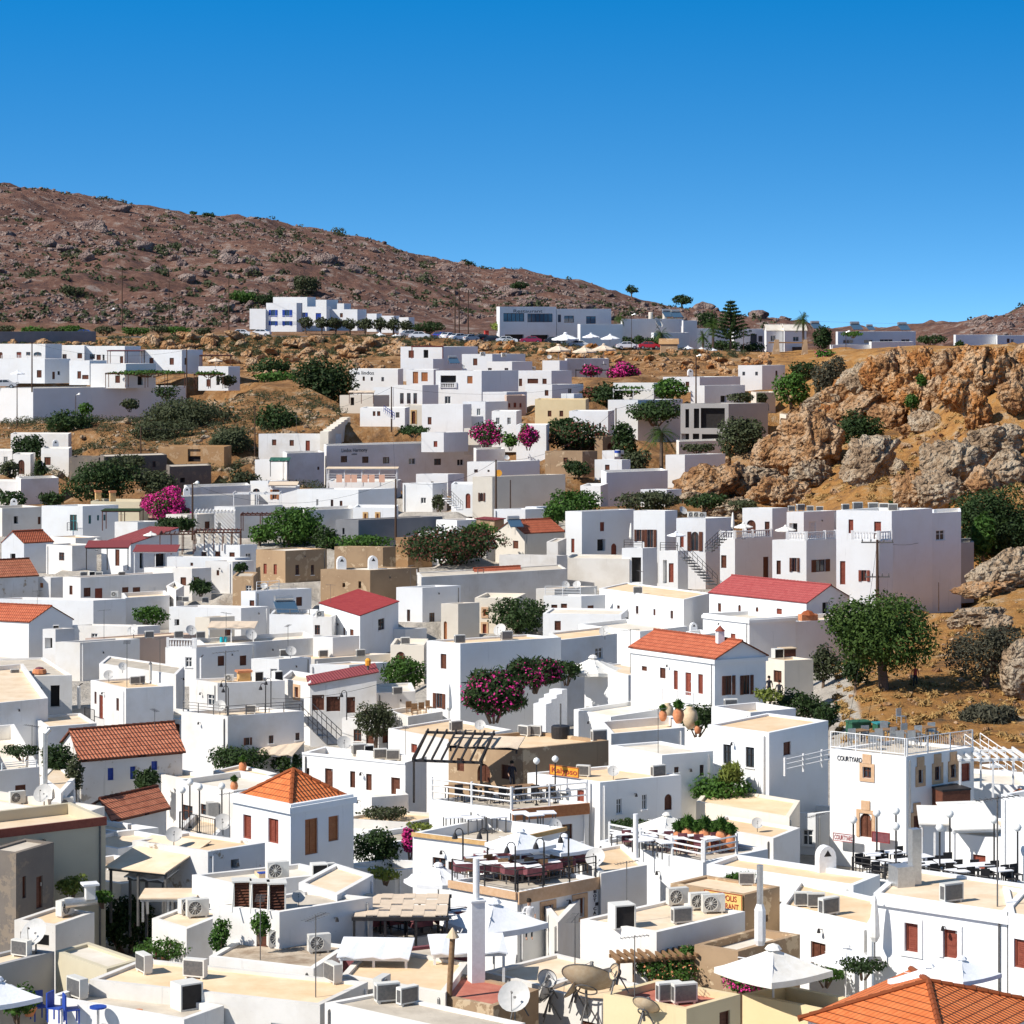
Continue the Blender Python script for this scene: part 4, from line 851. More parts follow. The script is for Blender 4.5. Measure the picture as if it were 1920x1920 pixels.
H('n13', 'very long flat peach roof house with three rooftop coolers', 500, 10, 590, 1236, 737, 8, s=21.0, wall='oldwhite', roof='peach', par=.1)
H('n14', 'white cube with little white rail beside the brick chimney', 471, 10, 523, 1236, 583, 14, s=21.3, wall='purewhite', roof='whiteroof', par=.12)
H('n15', 'low white wall house with wall mounted vents', 581, 8, 655, 1247, 730, 8, s=21.6, wall='purewhite', roof='creamroof', par=.12)
H('n17', 'cream house with brown arched gate beside the round tree', 732, 8, 795, 1210, 803, 30, s=21.0, wall='cream', roof='whiteroof', ops='an:742,1222,760,1250')
H('n18', 'tall white house with sloping top and slit window', 743, 12, 792, 1102, 864, 20, s=18.6, wall='purewhite', roof='whiteroof', ops='on:763,1143,769,1165 on:805,1149,815,1168')
H('n18b', 'low white row behind the round green tree', 700, 10, 760, 1180, 800, 15, s=19.8, wall='white', roof='creamroof')
H('p1', 'cream house with pointed arched door and stepped gable', 827, 10, 859, 1132, 899, 20, s=19.3, wall='cream', roof='creamroof', ops='ao:832,1165,838,1199 sn:847,1158,851,1180')
H('p2', 'cream house with tall brown door beside the dark tree', 890, 8, 966, 1122, 986, 25, s=19.0, wall='cream', roof='whiteroof', ops='dr+:905,1170,912,1196 so+:906,1142,912,1155')
H('p3', 'cream house with flat orange red roof in the centre', 929, 30, 984, 1000, 1058, 12, s=16.4, wall='cream', kind='gableR', rm='tileflat', rh=1.4, over=.15)
H('p3b', 'small maroon roofed porch left of the orange red roof', 893, 10, 927, 975, 945, 25, s=16.1, wall='stone', kind='shed', sh='back', rm='tilemaroon', rh=.3)
H('p4', 'pinkish white terrace wall house with planters on top', 936, 12, 1044, 1042, 1064, 30, s=17.1, wall='oldwhite', roof='greyroof', par=.6)
H('p4b', 'tall narrow stained white pier left of the hillside villas', 1025, 10, 1046, 1016, 1062, 40, s=16.9, wall='oldwhite', roof='greyroof', par=.1)
H('p5', 'small low house with dark red tile roof below the terrace wall', 884, 40, 894, 1088, 980, 10, s=17.9, wall='greywall', kind='gableR', rm='tileflat', rh=1.0, over=.1)
H('p6', 'long grey stained wall house behind the arched cream house', 782, 40, 790, 1082, 1062, 8, s=18.2, wall='oldwhite', roof='greyroof', par=.1)
H('p6b', 'black roofed shed beside the railed white terrace', 1005, 10, 1040, 1104, 1120, 10, s=18.6, wall='oldwhite', roof='creamroof', par=.05)
H('p7', 'low sunlit white house in front of the dark round tree', 1018, 6, 1165, 1152, 1178, 30, s=19.6, wall='purewhite', roof='whiteroof', par=.15)
H('p7b', 'white terrace with blue toned rail right of the dark round tree', 1019, 8, 1090, 1118, 1135, 14, s=18.9, wall='purewhite', roof='whiteroof', par=.15)
H('p8', 'shaded white house with arched door left of the villas', 1060, 12, 1091, 959, 1190, 12, s=16.5, wall='purewhite', roof='greyroof', base=1075, ops='on:1073,978,1077,994 sr:1071,1010,1077,1036 sr:1125,979,1133,996 kn:1120,1011,1135,1033 ar:1146,1019,1156,1048')
H('p9', 'stained white retaining wall house below the villas', 1061, 8, 1180, 1048, 1190, 40, s=17.0, wall='oldwhite', roof='whiteroof', par=.12)
# villas in the centre right
H('q1', 'white villa tower with open brown shutters on two floors', 1188, 8, 1247, 958, 1270, 40, s=16.6, wall='purewhite', roof='whiteroof', base=1100, ops='xn:1194,993,1203,1015 xn:1214,993,1225,1027 xn:1192,1052,1203,1088 xn:1215,1054,1226,1092')
H('q1b', 'white balcony wing in front of the villa tower', 1166, 8, 1205, 1028, 1232, 25, s=17.0, wall='purewhite', roof='whiteroof', base=1100, par=.5, ops='kn:1184,1045,1202,1092')
H('q2', 'white villa block with arched glazed door and outside stair', 1268, 8, 1323, 972, 1376, 16, s=16.8, wall='purewhite', roof='whiteroof', base=1105, ops='dr:1275,1003,1282,1026 xn^:1296,997,1310,1033 dn:1254,1058,1263,1092')
H('q2b', 'white lower terrace wing with round pergola posts', 1236, 8, 1271, 1033, 1290, 30, s=17.2, wall='purewhite', roof='whiteroof', base=1110, par=.4, ops='kn:1243,1050,1250,1094 dr:1254,1056,1263,1092')
H('q3', 'white villa block with two roof level brown openings', 1392, 8, 1448, 953, 1477, 30, s=16.9, wall='purewhite', roof='whiteroof', base=1100, ops='sn^:1400,975,1417,1000 dn:1434,978,1443,1008')
H('q3b', 'white terrace block with balustrade between the villas', 1350, 10, 1378, 1010, 1450, 14, s=17.5, wall='purewhite', roof='whiteroof', base=1110, par=.1, ops='sn:1346,1041,1362,1065 dn:1431,1044,1441,1083')
H('q4', 'white villa block with deep dark arch and roof coolers', 1475, 8, 1507, 960, 1570, 18, s=17.3, wall='purewhite', roof='whiteroof', base=1110, ops='kn:1480,981,1495,998 dw:1517,978,1530,1008')
H('q4b', 'white balcony block with balustrade and four brown windows', 1448, 8, 1512, 1013, 1570, 16, s=18.8, wall='purewhite', roof='whiteroof', base=1125, par=.1, ops='sn:1456,1051,1464,1077 xn:1485,1046,1494,1072 xn:1530,1049,1547,1072')
H('q5', 'tallest white villa with long shaded blank side', 1568, 10, 1672, 958, 1748, 40, s=19.6, wall='purewhite', roof='whiteroof', base=1150, ops='sr:1591,974,1600,1000 dr:1639,978,1652,1012 dr:1575,1052,1585,1096')
H('q5b', 'bluish white rear wing with one grey window', 1746.5, 40, 1747, 962, 1802, 10, s=19.3, wall='purewhite', roof='whiteroof', base=1150, ops='ow:1755,994,1771,1013')
H('q5c', 'white balcony wing of the tallest villa with red framed window', 1593, 8, 1648, 1013, 1674, 30, s=20.1, wall='purewhite', roof='whiteroof', base=1150, par=.1, ops='xr:1615,1069,1625,1090')
H('q5d', 'low white boiler shed behind the tallest villa', 1795, 30, 1798, 1018, 1826, 10, s=19.15, wall='greywall', roof='whiteroof', base=1120)
H('q6', 'white chapel like hall with long rose red roof', 1330, 1111, 1512, 1130, 1600, 1123, s=20.0, wall='purewhite', kind='gableL', rm='tilerose', rh=1.5, over=.15, ops='sn:1346,1131,1352,1147 s^r:1384,1134,1389,1148 s^r:1417,1138,1422,1150 sr:1456,1141,1466,1152 kn:1542,1128,1555,1166')
H('q7', 'white house with corniced parapet below the rose red hall', 1318, 1150, 1405, 1160, 1492, 1155, s=20.9, wall='purewhite', roof='whiteroof', base=1240, cornice=True, ops='sr:1333,1185,1341,1204 sr:1370,1188,1379,1210')
H('q7b', 'long blank mauve shaded wall right of the corniced house', 1484, 40, 1492, 1166, 1604, 8, s=20.7, wall='purewhite', roof='creamroof', base=1250)
H('q8', 'sunlit white house with peach roof and four slit windows', 1124, 1103, 1282, 1124, 1332, 1112, s=19.4, wall='purewhite', roof='peach', base=1200, par=.12, ops='on:1157,1135,1162,1148 on:1192,1136,1197,1151 sn:1225,1142,1229,1154 on:1257,1145,1262,1160')
H('q9', 'white stepped yard walls below the four slit windows', 1085, 1170, 1200, 1184, 1290, 1174, s=20.6, wall='purewhite', roof='whiteroof', base=1250)
H('q10', 'low white block between the yard walls and the orange gable roof', 1286, 1184, 1318, 1190, 1345, 1186, s=21.0, wall='purewhite', roof='whiteroof', base=1240, ops='sr:1298,1196,1304,1202')
# upper left terrace
H('u1', 'long whitewashed retaining wall below the left terrace of houses', -40, 14, 62, 728, 350, 5, s=11.4, wall='purewhite', roof='paving', par=.1, base=794, cat='wall', name='retaining_wall')
H('u2', 'upper white house with arched loggia at left frame edge', -30, 8, 85, 645, 116, 25, s=11.0, wall='purewhite', roof='whiteroof', ops='s^r:-2,660,5,672 sr:31,660,40,671 on:49,660,57,667 on^:63,660,78,668')
H('u2b', 'lower white house with brown windows behind the first pole', -20, 8, 84, 673, 132, 20, s=11.2, wall='purewhite', roof='whiteroof', ops='sn:69,694,78,708 dn:98,697,103,711 kn:108,696,113,703')
H('u3', 'white house with two brown windows left of the dark pergola', 100, 8, 158, 648, 168, 30, s=10.9, wall='purewhite', roof='whiteroof', ops='on:117,664,125,674 sn:145,662,154,672')
H('u4', 'white house with dark flat canopy above the vine terrace', 160, 8, 234, 649, 264, 18, s=10.9, wall='purewhite', roof='whiteroof', ops='on:168,664,178,673 sn:181,665,189,675 kn:192,665,196,676 sn:225,668,231,681')
H('u5', 'white middle block with brown door above the long wall', 130, 8, 168, 676, 200, 25, s=11.2, wall='purewhite', roof='whiteroof', ops='sn:145,696,152,710 sn:154,703,166,711')
H('u6', 'white two storey house right of the vine terrace', 262, 8, 341, 656, 380, 30, s=11.0, wall='purewhite', roof='whiteroof', ops='sn:280,671,288,684 sn:318,671,326,684 on:346,671,350,684 on:345,708,350,722')
H('u7', 'white lower terrace behind the hanging vines', 170, 8, 236, 682, 292, 15, s=11.25, wall='purewhite', roof='whiteroof', ops='sn:216,704,225,718 kn:258,706,268,722')
H('u9', 'small white end house with parasol terrace on the left terrace', 372, 8, 428, 687, 450, 25, s=11.1, wall='purewhite', roof='whiteroof', ops='dn:387,711,394,725 kn:405,705,412,722')
H('u10', 'low grey road wall above the left terrace of houses', -40, 30, -20, 622, 180, 4, s=9.9, wall='concrete', roof='greyroof', par=.02, base=646, cat='wall', name='road_wall')
# behind the road
H('v1', 'white hotel block with blue shutters and balconies', 499, 6, 556, 568, 567, 40, s=9.0, wall='purewhite', roof='whiteroof', ops='xb:508,581,516,594 xb:534,581,543,594 xb:508,602,516,610 xb:534,602,543,610', base=622)
H('v1b', 'white penthouse above the blue shuttered hotel block', 512, 6, 576, 557, 592, 30, s=8.8, wall='purewhite', roof='whiteroof', base=575)
H('v2', 'white hotel wing with blue door right of the balconies', 562, 8, 612, 575, 620, 40, s=8.95, wall='purewhite', roof='whiteroof', ops='xb:566,586,573,595 db:592,587,602,600', base=620)
H('v3', 'white hotel wing behind the row of olive trees', 617, 8, 670, 580, 687, 30, s=8.9, wall='purewhite', roof='whiteroof', base=620)
H('v3b', 'small white roof cabin behind the olive row', 586, 8, 612, 562, 634, 30, s=8.7, wall='purewhite', roof='whiteroof', base=585)
H('v3c', 'second small white roof cabin behind the olive row', 632, 8, 645, 569, 658, 30, s=8.7, wall='purewhite', roof='whiteroof', base=590)
H('v4', 'white bungalow nearest the hotel behind the olive row', 688, 8, 706, 588, 716, 40, s=8.9, wall='purewhite', roof='whiteroof', base=622)
H('v5', 'white bungalow in the middle behind the olive row', 715, 8, 738, 592, 749, 40, s=8.9, wall='purewhite', roof='whiteroof', base=624)
H('v6', 'white bungalow farthest right behind the olive row', 748, 8, 766, 595, 777, 40, s=8.9, wall='purewhite', roof='whiteroof', base=626)
H('v0', 'long low white annex left of the blue shuttered hotel', 468, 6, 498, 579, 502, 40, s=9.0, wall='purewhite', roof='whiteroof', base=612)
H('y1', 'white restaurant building with ribbon windows above the car park', 931, 50, 937, 575, 1043, 6, s=9.25, wall='purewhite', roof='whiteroof', base=645, ops='oB:944,587,983,603 oB:989,588,1036,604 kk:947,627,983,641 kk:995,628,1029,642')
H('y1b', 'white restaurant wing with three dark windows', 1036, 50, 1044, 579, 1146, 6, s=9.1, wall='purewhite', roof='whiteroof', base=645, ops='oB:1046,590,1052,604 oB:1058,592,1076,605 oB:1099,593,1117,607')
H('y1c', 'long white garden wall house behind the white parasols', 1083, 50, 1088, 608, 1168, 4, s=9.4, wall='purewhite', roof='whiteroof', base=648)
H('y2', 'big white house with rooftop tanks and large dish', 1163, 50, 1168, 598, 1282, 6, s=9.2, wall='purewhite', roof='whiteroof', base=655)
H('y2b', 'bluish white side wing behind the red car', 1276, 50, 1281, 601, 1307, 12, s=9.25, wall='purewhite', roof='whiteroof', base=655)
H('y2c', 'low white block with two windows above the stone kiosk', 1221, 50, 1226, 624, 1292, 6, s=9.5, wall='purewhite', roof='whiteroof', base=656)
H('z1', 'white apartment with gable front left of the palm', 1433, 50, 1437, 620, 1470, 6, s=9.1, wall='purewhite', kind='gableR', rm='whiteroof', rh=1.2, base=665, ops='ow:1445,629,1454,640')
H('z1b', 'white apartment with gable front behind the palm', 1467, 50, 1471, 620, 1512, 6, s=9.1, wall='purewhite', kind='gableR', rm='whiteroof', rh=1.2, base=665, ops='ow:1487,631,1498,640')
H('z1c', 'white apartment with sloping roof right of the norfolk pine', 1368, 50, 1376, 617, 1436, 6, s=9.0, wall='purewhite', roof='whiteroof', base=665, ops='ow:1407,626,1420,645 on:1422,630,1430,641')
H('z1d', 'low white building between the pine and the palms', 1300, 50, 1306, 616, 1372, 6, s=8.9, wall='purewhite', roof='whiteroof', base=660)
H('z2', 'long white holiday block with two solar heaters on top', 1567, 50, 1571, 622, 1717, 5, s=8.8, wall='purewhite', roof='whiteroof', base=660, ops='ow:1581,637,1600,644 ow:1620,637,1636,644 ow:1650,636,1674,641 ow:1690,636,1706,641')
H('z2b', 'low white garage wing with two wide glazed bays', 1556, 50, 1561, 647, 1634, 5, s=9.1, wall='purewhite', roof='whiteroof', base=680, ops='oB:1566,655,1590,672 oB:1597,655,1631,672')
H('z2c', 'white garden wall block right of the glazed bays', 1629, 50, 1634, 641, 1713, 5, s=9.05, wall='purewhite', roof='whiteroof', base=680)
H('z3', 'white villa half hidden by the cliff top', 1788, 50, 1792, 628, 1870, 6, s=8.9, wall='purewhite', roof='whiteroof', base=670)
H('z3b', 'white villa above the cliff at the right frame edge', 1865, 50, 1870, 629, 1945, 6, s=8.85, wall='purewhite', roof='whiteroof', base=670)
# upper centre cluster
H('w1', 'topmost white house of the central cluster with flat canopy', 751, 6, 829, 650, 896, 25, s=10.5, wall='purewhite', roof='whiteroof', base=705, ops='sn:766,657,776,671 kn:794,656,803,671')
H('w1b', 'white balcony block below the flat canopy', 752, 6, 812, 673, 832, 30, s=10.8, wall='purewhite', roof='whiteroof', base=715, par=.5)
H('w2', 'white house with brown door right of the rooftop solar heater', 866, 6, 923, 664, 985, 20, s=10.8, wall='purewhite', roof='whiteroof', base=715, ops='sn:887,672,895,685')
H('w2b', 'small white front block left of the beige parasol terrace', 913, 6, 960, 678, 998, 15, s=11.0, wall='purewhite', roof='whiteroof', base=720, ops='on:915,690,922,696 on:946,690,953,696')
H('w3', 'white house with painted letters beside the large dark tree', 655, 6, 746, 692, 756, 35, s=11.0, wall='purewhite', roof='creamroof', base=765, ops='on:680,706,684,714 on:695,707,699,714 on:715,707,720,715')
H('w3b', 'cream tavern terrace with tan awning below the painted letters', 637, 6, 700, 741, 730, 25, s=11.6, wall='cream', roof='beigecanvas', base=775, ops='kn:657,745,664,760')
H('w4', 'white house with two orange shuttered openings', 762, 6, 813, 693, 824, 35, s=11.3, wall='purewhite', roof='whiteroof', base=735, ops='so:774,697,784,719 so:790,698,802,715')
H('w5', 'white house with three tall brown windows', 738, 6, 792, 722, 822, 20, s=11.8, wall='purewhite', roof='whiteroof', base=800, ops='on:750,737,757,757 on:763,737,770,757 on:775,737,782,757')
H('w6', 'large white house with balcony loggia and one orange shutter', 817, 6, 903, 695, 972, 20, s=11.7, wall='purewhite', roof='whiteroof', base=770, ops='k:826,704,855,727 so:876,705,886,719 ow:834,743,845,757')
H('w7', 'white block with two wall coolers and brown window', 791, 6, 868, 758, 884, 30, s=12.4, wall='purewhite', roof='whiteroof', base=815, ops='sn:802,782,809,796')
H('w8', 'white house with paired grey windows right of the wall coolers', 868, 6, 910, 753, 952, 18, s=12.35, wall='purewhite', roof='whiteroof', base=820, ops='ow:878,766,885,779 ow:894,766,901,779 on:879,791,883,799')
H('w9', 'white terrace house with little blue stair and tables', 675, 6, 759, 765, 768, 35, s=12.4, wall='purewhite', roof='whiteroof', base=800, ops='sn:699,771,704,780 sn:707,771,713,780 on:742,773,749,783')
H('w10', 'white gate block with ochre pointed arch door', 759, 6, 791, 760, 797, 30, s=12.2, wall='cream', roof='whiteroof', base=805, ops='an+y:772,771,779,795')
H('w11', 'plain white house between the tan awning and the tall windows', 700, 6, 737, 726, 762, 22, s=11.5, wall='purewhite', roof='whiteroof', base=780, ops='on:722,741,725,747')
H('w12', 'white house with little square vents below the big loggia house', 905, 6, 950, 735, 988, 20, s=11.9, wall='purewhite', roof='whiteroof', base=775, ops='sn:909,752,913,755 sn:916,752,920,755')
H('w13', 'pink washed house with three tiny red windows', 946, 40, 950, 742, 986, 8, s=12.1, wall='pink', roof='whiteroof', base=780, ops='sr:953,756,957,764 sr:963,755,968,764 sr:974,756,978,764')
H('w14', 'white house with two grey windows left of the magenta creeper', 922, 6, 968, 771, 978, 30, s=12.7, wall='purewhite', roof='whiteroof', base=840, ops='ow:930,783,937,796 ow:951,783,958,796')
H('w15', 'low white house with maroon porch below the scrub bank', 790, 6, 832, 811, 878, 18, s=13.1, wall='purewhite', roof='whiteroof', base=840, ops='sr:813,827,820,838')
H('w16', 'broken sunlit stair wall left of the dark climbing plant', 870, 6, 905, 803, 922, 35, s=13.0, wall='cream', roof='whiteroof', base=845)
H('x1', 'white house with brown door left of the long hotel wall', 485, 6, 608, 814, 640, 20, s=12.9, wall='white', roof='whiteroof', base=875, ops='sn:510,824,518,835 sn:543,825,551,836 sr:573,826,581,848')
H('x2', 'long grey shaded hotel wall with six square windows', 607, 50, 612, 836, 893, 5, s=13.3, wall='white', roof='whiteroof', base=925, ops='on:639,855,651,867 on:679,856,691,868 on:718,857,730,869 ow:766,859,779,871 on:814,860,827,872 ow:857,861,869,873')
H('x2b', 'low grey wall continuing right of the long hotel wall', 888, 50, 893, 843, 947, 8, s=13.4, wall='white', roof='whiteroof', base=880)
H('x3', 'blank cream shaded house left of the hotel veranda', 530, 50, 538, 850, 608, 7, s=13.5, wall='white', roof='whiteroof', base=915, ops='on:595,875,599,881')
H('x3b', 'white terrace with green canopy and washing', 478, 6, 530, 862, 545, 20, s=13.4, wall='purewhite', roof='greyroof', base=915, par=.5)
H('x4', 'white hotel terrace with posts and hanging towels', 612, 6, 742, 903, 752, 30, s=14.1, wall='purewhite', roof='whiteroof', base=935, par=.15)
H('x5', 'white cube with wall creeper right of the utility pole', 755, 6, 811, 906, 838, 25, s=14.5, wall='purewhite', roof='whiteroof', base=960, ops='ow:789,933,799,944')
H('x5b', 'white roof terrace with blue parasol frame above the cube', 780, 6, 840, 889, 870, 15, s=14.2, wall='purewhite', roof='whiteroof', base=930, ops='on:808,903,813,908')
H('x6', 'cream house with arched window and very long blank side', 886, 6, 923, 894, 1060, 17, s=14.9, wall='cream', roof='whiteroof', base=975, ops='xn^:900,924,906,940')
H('x6b', 'white wall with maroon arched door beside stepped parapet', 846, 6, 887, 908, 892, 30, s=14.8, wall='purewhite', roof='whiteroof', base=960, ops='ar:873,925,882,953')
H('x7', 'low white house behind the pole with orange disc', 876, 6, 932, 866, 1012, 10, s=14.1, wall='purewhite', roof='whiteroof', base=900, ops='on:889,880,896,886 on:914,881,918,885')
H('x9', 'low white wall house above the orange red roof', 926, 6, 985, 955, 1035, 12, s=15.8, wall='purewhite', roof='whiteroof', base=985)
H('x9b', 'tiny white cabin with dark door left of the leafy tree', 985, 6, 1006, 950, 1030, 15, s=15.7, wall='purewhite', roof='whiteroof', base=985, ops='kn:990,957,995,968')
H('y4', 'white cabin with wall vents beside the parasol terrace', 1017, 6, 1049, 676, 1064, 30, s=10.9, wall='purewhite', roof='whiteroof', base=705, ops='on:1001,682,1006,690')
H('y4b', 'long grey restaurant terrace wall under the beige parasols', 1059, 50, 1063, 673, 1142, 5, s=10.6, wall='white', roof='greyroof', base=720, par=.1)
H('y5', 'white house with three brown doors below the parasol terrace', 966, 6, 1034, 695, 1072, 15, s=11.4, wall='purewhite', roof='whiteroof', base=735, ops='dn:973,710,979,724 sn:989,710,1009,719 sn:1017,710,1025,720')
H('y6', 'wide white house right of the pink washed house', 985, 6, 1035, 721, 1094, 12, s=11.8, wall='purewhite', roof='whiteroof', base=760)
H('y7', 'ochre plaster house with two brown windows', 1003, 6, 1098, 749, 1104, 30, s=12.4, wall='yellow', roof='creamroof', base=795, ops='sn:1027,770,1034,781 sn:1049,770,1056,781', par=.15)
H('y7b', 'small white block on top of the ochre house', 1052, 6, 1076, 738, 1092, 20, s=12.2, wall='purewhite', roof='whiteroof', base=755)
H('y9', 'white house with three small arched windows beside the vines', 1067, 6, 1140, 771, 1152, 25, s=12.8, wall='purewhite', roof='whiteroof', base=820, ops='kn:1100,792,1104,803 kn:1110,793,1114,804 kn:1123,793,1127,804')
H('y10', 'white house under a vine covered pergola', 1150, 6, 1226, 718, 1250, 14, s=11.7, wall='purewhite', roof='whiteroof', base=770, ops='on:1166,747,1170,757 on:1180,747,1185,756')
H('y10b', 'white garden wall with slim doors behind the vines', 1140, 8, 1196, 750, 1280, 8, s=12.3, wall='purewhite', roof='whiteroof', base=830)
H('y11', 'low white house right of the upper utility pole', 1295, 8, 1321, 723, 1397, 10, s=11.8, wall='purewhite', roof='whiteroof', base=760, ops='kn:1351,742,1362,754')
H('y11b', 'white roof with chimney pot above the bright green tree', 1243, 8, 1312, 707, 1388, 8, s=11.3, wall='purewhite', roof='whiteroof', base=735)
H('y12', 'unfinished concrete frame house with orange building sheets', 1276, 6, 1366, 757, 1440, 14, s=12.7, wall='greywall', roof='whiteroof', base=828, par=.1, ops='k:1285,767,1292,802 k:1301,766,1311,803 k:1314,765,1359,803 k:1272,813,1292,825 k:1299,813,1311,825 k:1316,814,1352,825')
H('y12b', 'lilac shaded base wall under the concrete frame house', 1268, 50, 1273, 828, 1354, 8, s=13.3, wall='white', roof='whiteroof', base=865)
H('y13', 'white tower like house at the foot of the boulders', 1248, 8, 1284, 853, 1360, 14, s=14.0, wall='purewhite', roof='whiteroof', base=915, ops='on:1250,868,1253,885 on:1274,870,1277,885 sr:1317,873,1330,880')
H('y14', 'long blank lilac wall house left of the tower like house', 1127, 8, 1137, 886, 1252, 8, s=14.6, wall='purewhite', roof='whiteroof', base=950)
H('y14b', 'small white yard block beside the green fig tree', 1088, 8, 1126, 911, 1140, 25, s=15.0, wall='purewhite', roof='whiteroof', base=945)
H('y15', 'white house with water barrel on its stepped roof', 1115, 8, 1166, 862, 1182, 25, s=14.1, wall='purewhite', roof='whiteroof', base=900)
H('y15b', 'upper white cabin beside the blue water barrel', 1129, 8, 1152, 845, 1170, 20, s=13.8, wall='purewhite', roof='whiteroof', base=870)
H('y16', 'low white terrace with dry vine behind the grey shrubs', 1201, 8, 1250, 918, 1278, 20, s=15.2, wall='purewhite', roof='whiteroof', base=945)
H('y17', 'rough stone garden terrace below the dark vines', 1022, 8, 1092, 846, 1120, 16, s=13.8, wall='stone', roof='stainroof', base=895, par=.1)
H('y17b', 'stone walled yard with arched gate below the vine house', 1115, 8, 1130, 818, 1170, 10, s=13.3, wall='stone', roof='stainroof', base=870, par=.1, ops='an:1139,831,1148,842')
H('y18', 'tall sunlit white wall with magenta creeper', 968, 6, 1024, 797, 1030, 40, s=13.4, wall='purewhite', roof='whiteroof', base=860)
H('y20', 'white corner house at the foot of the gateway rocks', 1384, 6, 1429, 685, 1472, 16, s=11.0, wall='purewhite', roof='whiteroof', base=735, ops='on:1392,697,1397,704 on:1416,697,1421,704 on:1454,695,1458,705')
H('z6', 'white house with wide arched opening left of the bright tree', 1408, 8, 1418, 736, 1454, 8, s=11.9, wall='cream', roof='whiteroof', base=775, ops='k^:1424,753,1442,770')
H('z6b', 'small white house behind the grey olive on the rocks', 1498, 6, 1532, 749, 1548, 20, s=12.0, wall='purewhite', roof='whiteroof', base=785)
H('z6c', 'beige cabin with grey window on the boulders', 1462, 8, 1474, 778, 1500, 10, s=12.5, wall='cream', roof='greyroof', base=800, ops='on:1480,783,1492,789')
H('z6d', 'thin white roof glimpsed behind the grey olive', 1584, 6, 1606, 711, 1614, 30, s=11.2, wall='purewhite', roof='whiteroof', base=730)
CARVE += CARVES_LATER
terrain()
sweep()
# plain outbuildings in the gaps that would otherwise show bare lanes
rg = random.Random(12); used = []; taken = set(); k_ = 0
for py in range(985, 1830, 14):
 for px in range(6, 1540, 22):
  q = [G.get(((px + a) // 4, (py + b_) // 4), (0, 0, False)) for a, b_ in ((0, 0), (-14, 0), (14, 0), (0, -8), (0, 6))]
  lim_ = np.interp(px, [0, 480, 1040, 1300, 1440, 1560], [985, 1000, 1000, 1110, 1200, 1290])
  if py < lim_ or not all(v[2] for v in q) or any(abs(px - a) < 46 and abs(py - b_) < 26 for a, b_ in used): continue
  s = q[0][0]; used.append((px, py)); h_ = rg.uniform(2.3, 3.2); w1, w2 = rg.uniform(2, 3.6) * s, rg.uniform(2, 3.6) * s; dx = rg.uniform(-10, 10)
  near = min((r_ for r_ in HS if r_[0] != 'f' and r_ not in taken), key=lambda r_: (HS[r_]['fl'].B - P(px, py, s)).length); taken.add(near); ws = HS[near]['label'].split()[:11]
  while ws[-1] in ('with', 'and', 'of', 'the', 'a', 'in', 'on', 'at', 'its', 'to', 'by'): ws.pop()
  H('f%d' % k_, 'low white outbuilding beside ' + ' '.join(ws), px - w1, rg.uniform(15, 40), px + dx, py + 8 - h_ * s, px + w2, rg.uniform(20, 50), s=s * 1.004, base=py + 20, wall=rg.choice(['white', 'purewhite', 'oldwhite', 'white']), roof=rg.choice(['creamroof', 'peach', 'greyroof', 'creamroof']), par=rg.uniform(.1, .4)); k_ += 1
print('outbuildings', k_); sweep()
# rainwater pipes and wall lamps
for ref in list(HS):
 h = HS[ref]; s = h['s']
 if s < 14 or rg.random() < .35: continue
 fc = h['fl'] if rg.random() < .5 else h['fr']
 if fc.len < 3: continue
 t = rg.choice([.25, fc.len - .3]); m = MB(); p = fc.loc(t, .05); m.tube((p.x, p.y, 0), (p.x, p.y, h['zt'] - fc.O.z - .25), .045, 6); p2 = fc.loc(t, -.1); m.tube((p.x, p.y, h['zt'] - fc.O.z - .25), (p2.x, p2.y, h['zt'] - fc.O.z - .2), .045, 6); m.build('drainpipe', rg.choice(['whitepaint', 'steel', 'metal']), h['root'])
 if s > 17: m = MB(); p = fc.loc(fc.len * rg.uniform(.35, .65), .0); z = h['zt'] - fc.O.z - rg.uniform(.6, 1.0); q = p + fc.n * .22; m.tube((p.x, p.y, z), (q.x, q.y, z + .06), .02, 4); m.lathe([(.08, -.14), (.05, .0), (.01, .05)], 6, (q.x, q.y, z + .03)); m.build('wall_lamp', 'black', h['root'])

# ---------------------------------------------------------------- rocks
def ico(sub):
 bm = __import__('bmesh').new(); __import__('bmesh').ops.create_icosphere(bm, subdivisions=sub, radius=1)
 V = np.array([v.co[:] for v in bm.verts]); Fc = np.array([[v.index for v in f.verts] for f in bm.faces]); bm.free(); return V, Fc
ICO = {k: ico(k) for k in (2, 3, 4, 5)}
def rockshape(sub, seed, rough=.5, pits=True):
 V, Fc = ICO[sub]; V = V.copy(); off = seed * 13.7
 # cut flat facets, then add ridged relief and pitting
 rs = np.random.RandomState(seed)
 bed = rs.normal(size=3) * [1, 1, .4]; bed /= np.linalg.norm(bed)
 for k in range(15):
  n = rs.normal(size=3); n /= np.linalg.norm(n); d = rs.uniform(.42, .78); dot = V @ n
  V = np.where((dot > d)[:, None], V - np.outer(dot - d, n) * .97, V)
 if sub > 3: q = (V @ bed) * 3.1 + fbm(V * 1.5 + off, 2, seed + 3) * 1.2; st = np.abs(q - np.round(q)); V = V * (1 - .16 * np.clip(.22 - st, 0, 1) / .22)[:, None]      # bedding cracks
 nrm = V / np.linalg.norm(V, axis=1)[:, None]
 V = V + nrm * ((fbm(V * 1.9 + off, 5, seed, True) - .45)[:, None] * rough * .62)
 if sub > 3: V = V + nrm * ((fbm(nrm * 5 + off, 4, seed + 9, True) - .45)[:, None] * rough * .38)
 if pits: V = V + nrm * (np.minimum(0, fbm(nrm * 6 + off, 3, seed + 5) - .42)[:, None] * .7)
 return V, Fc
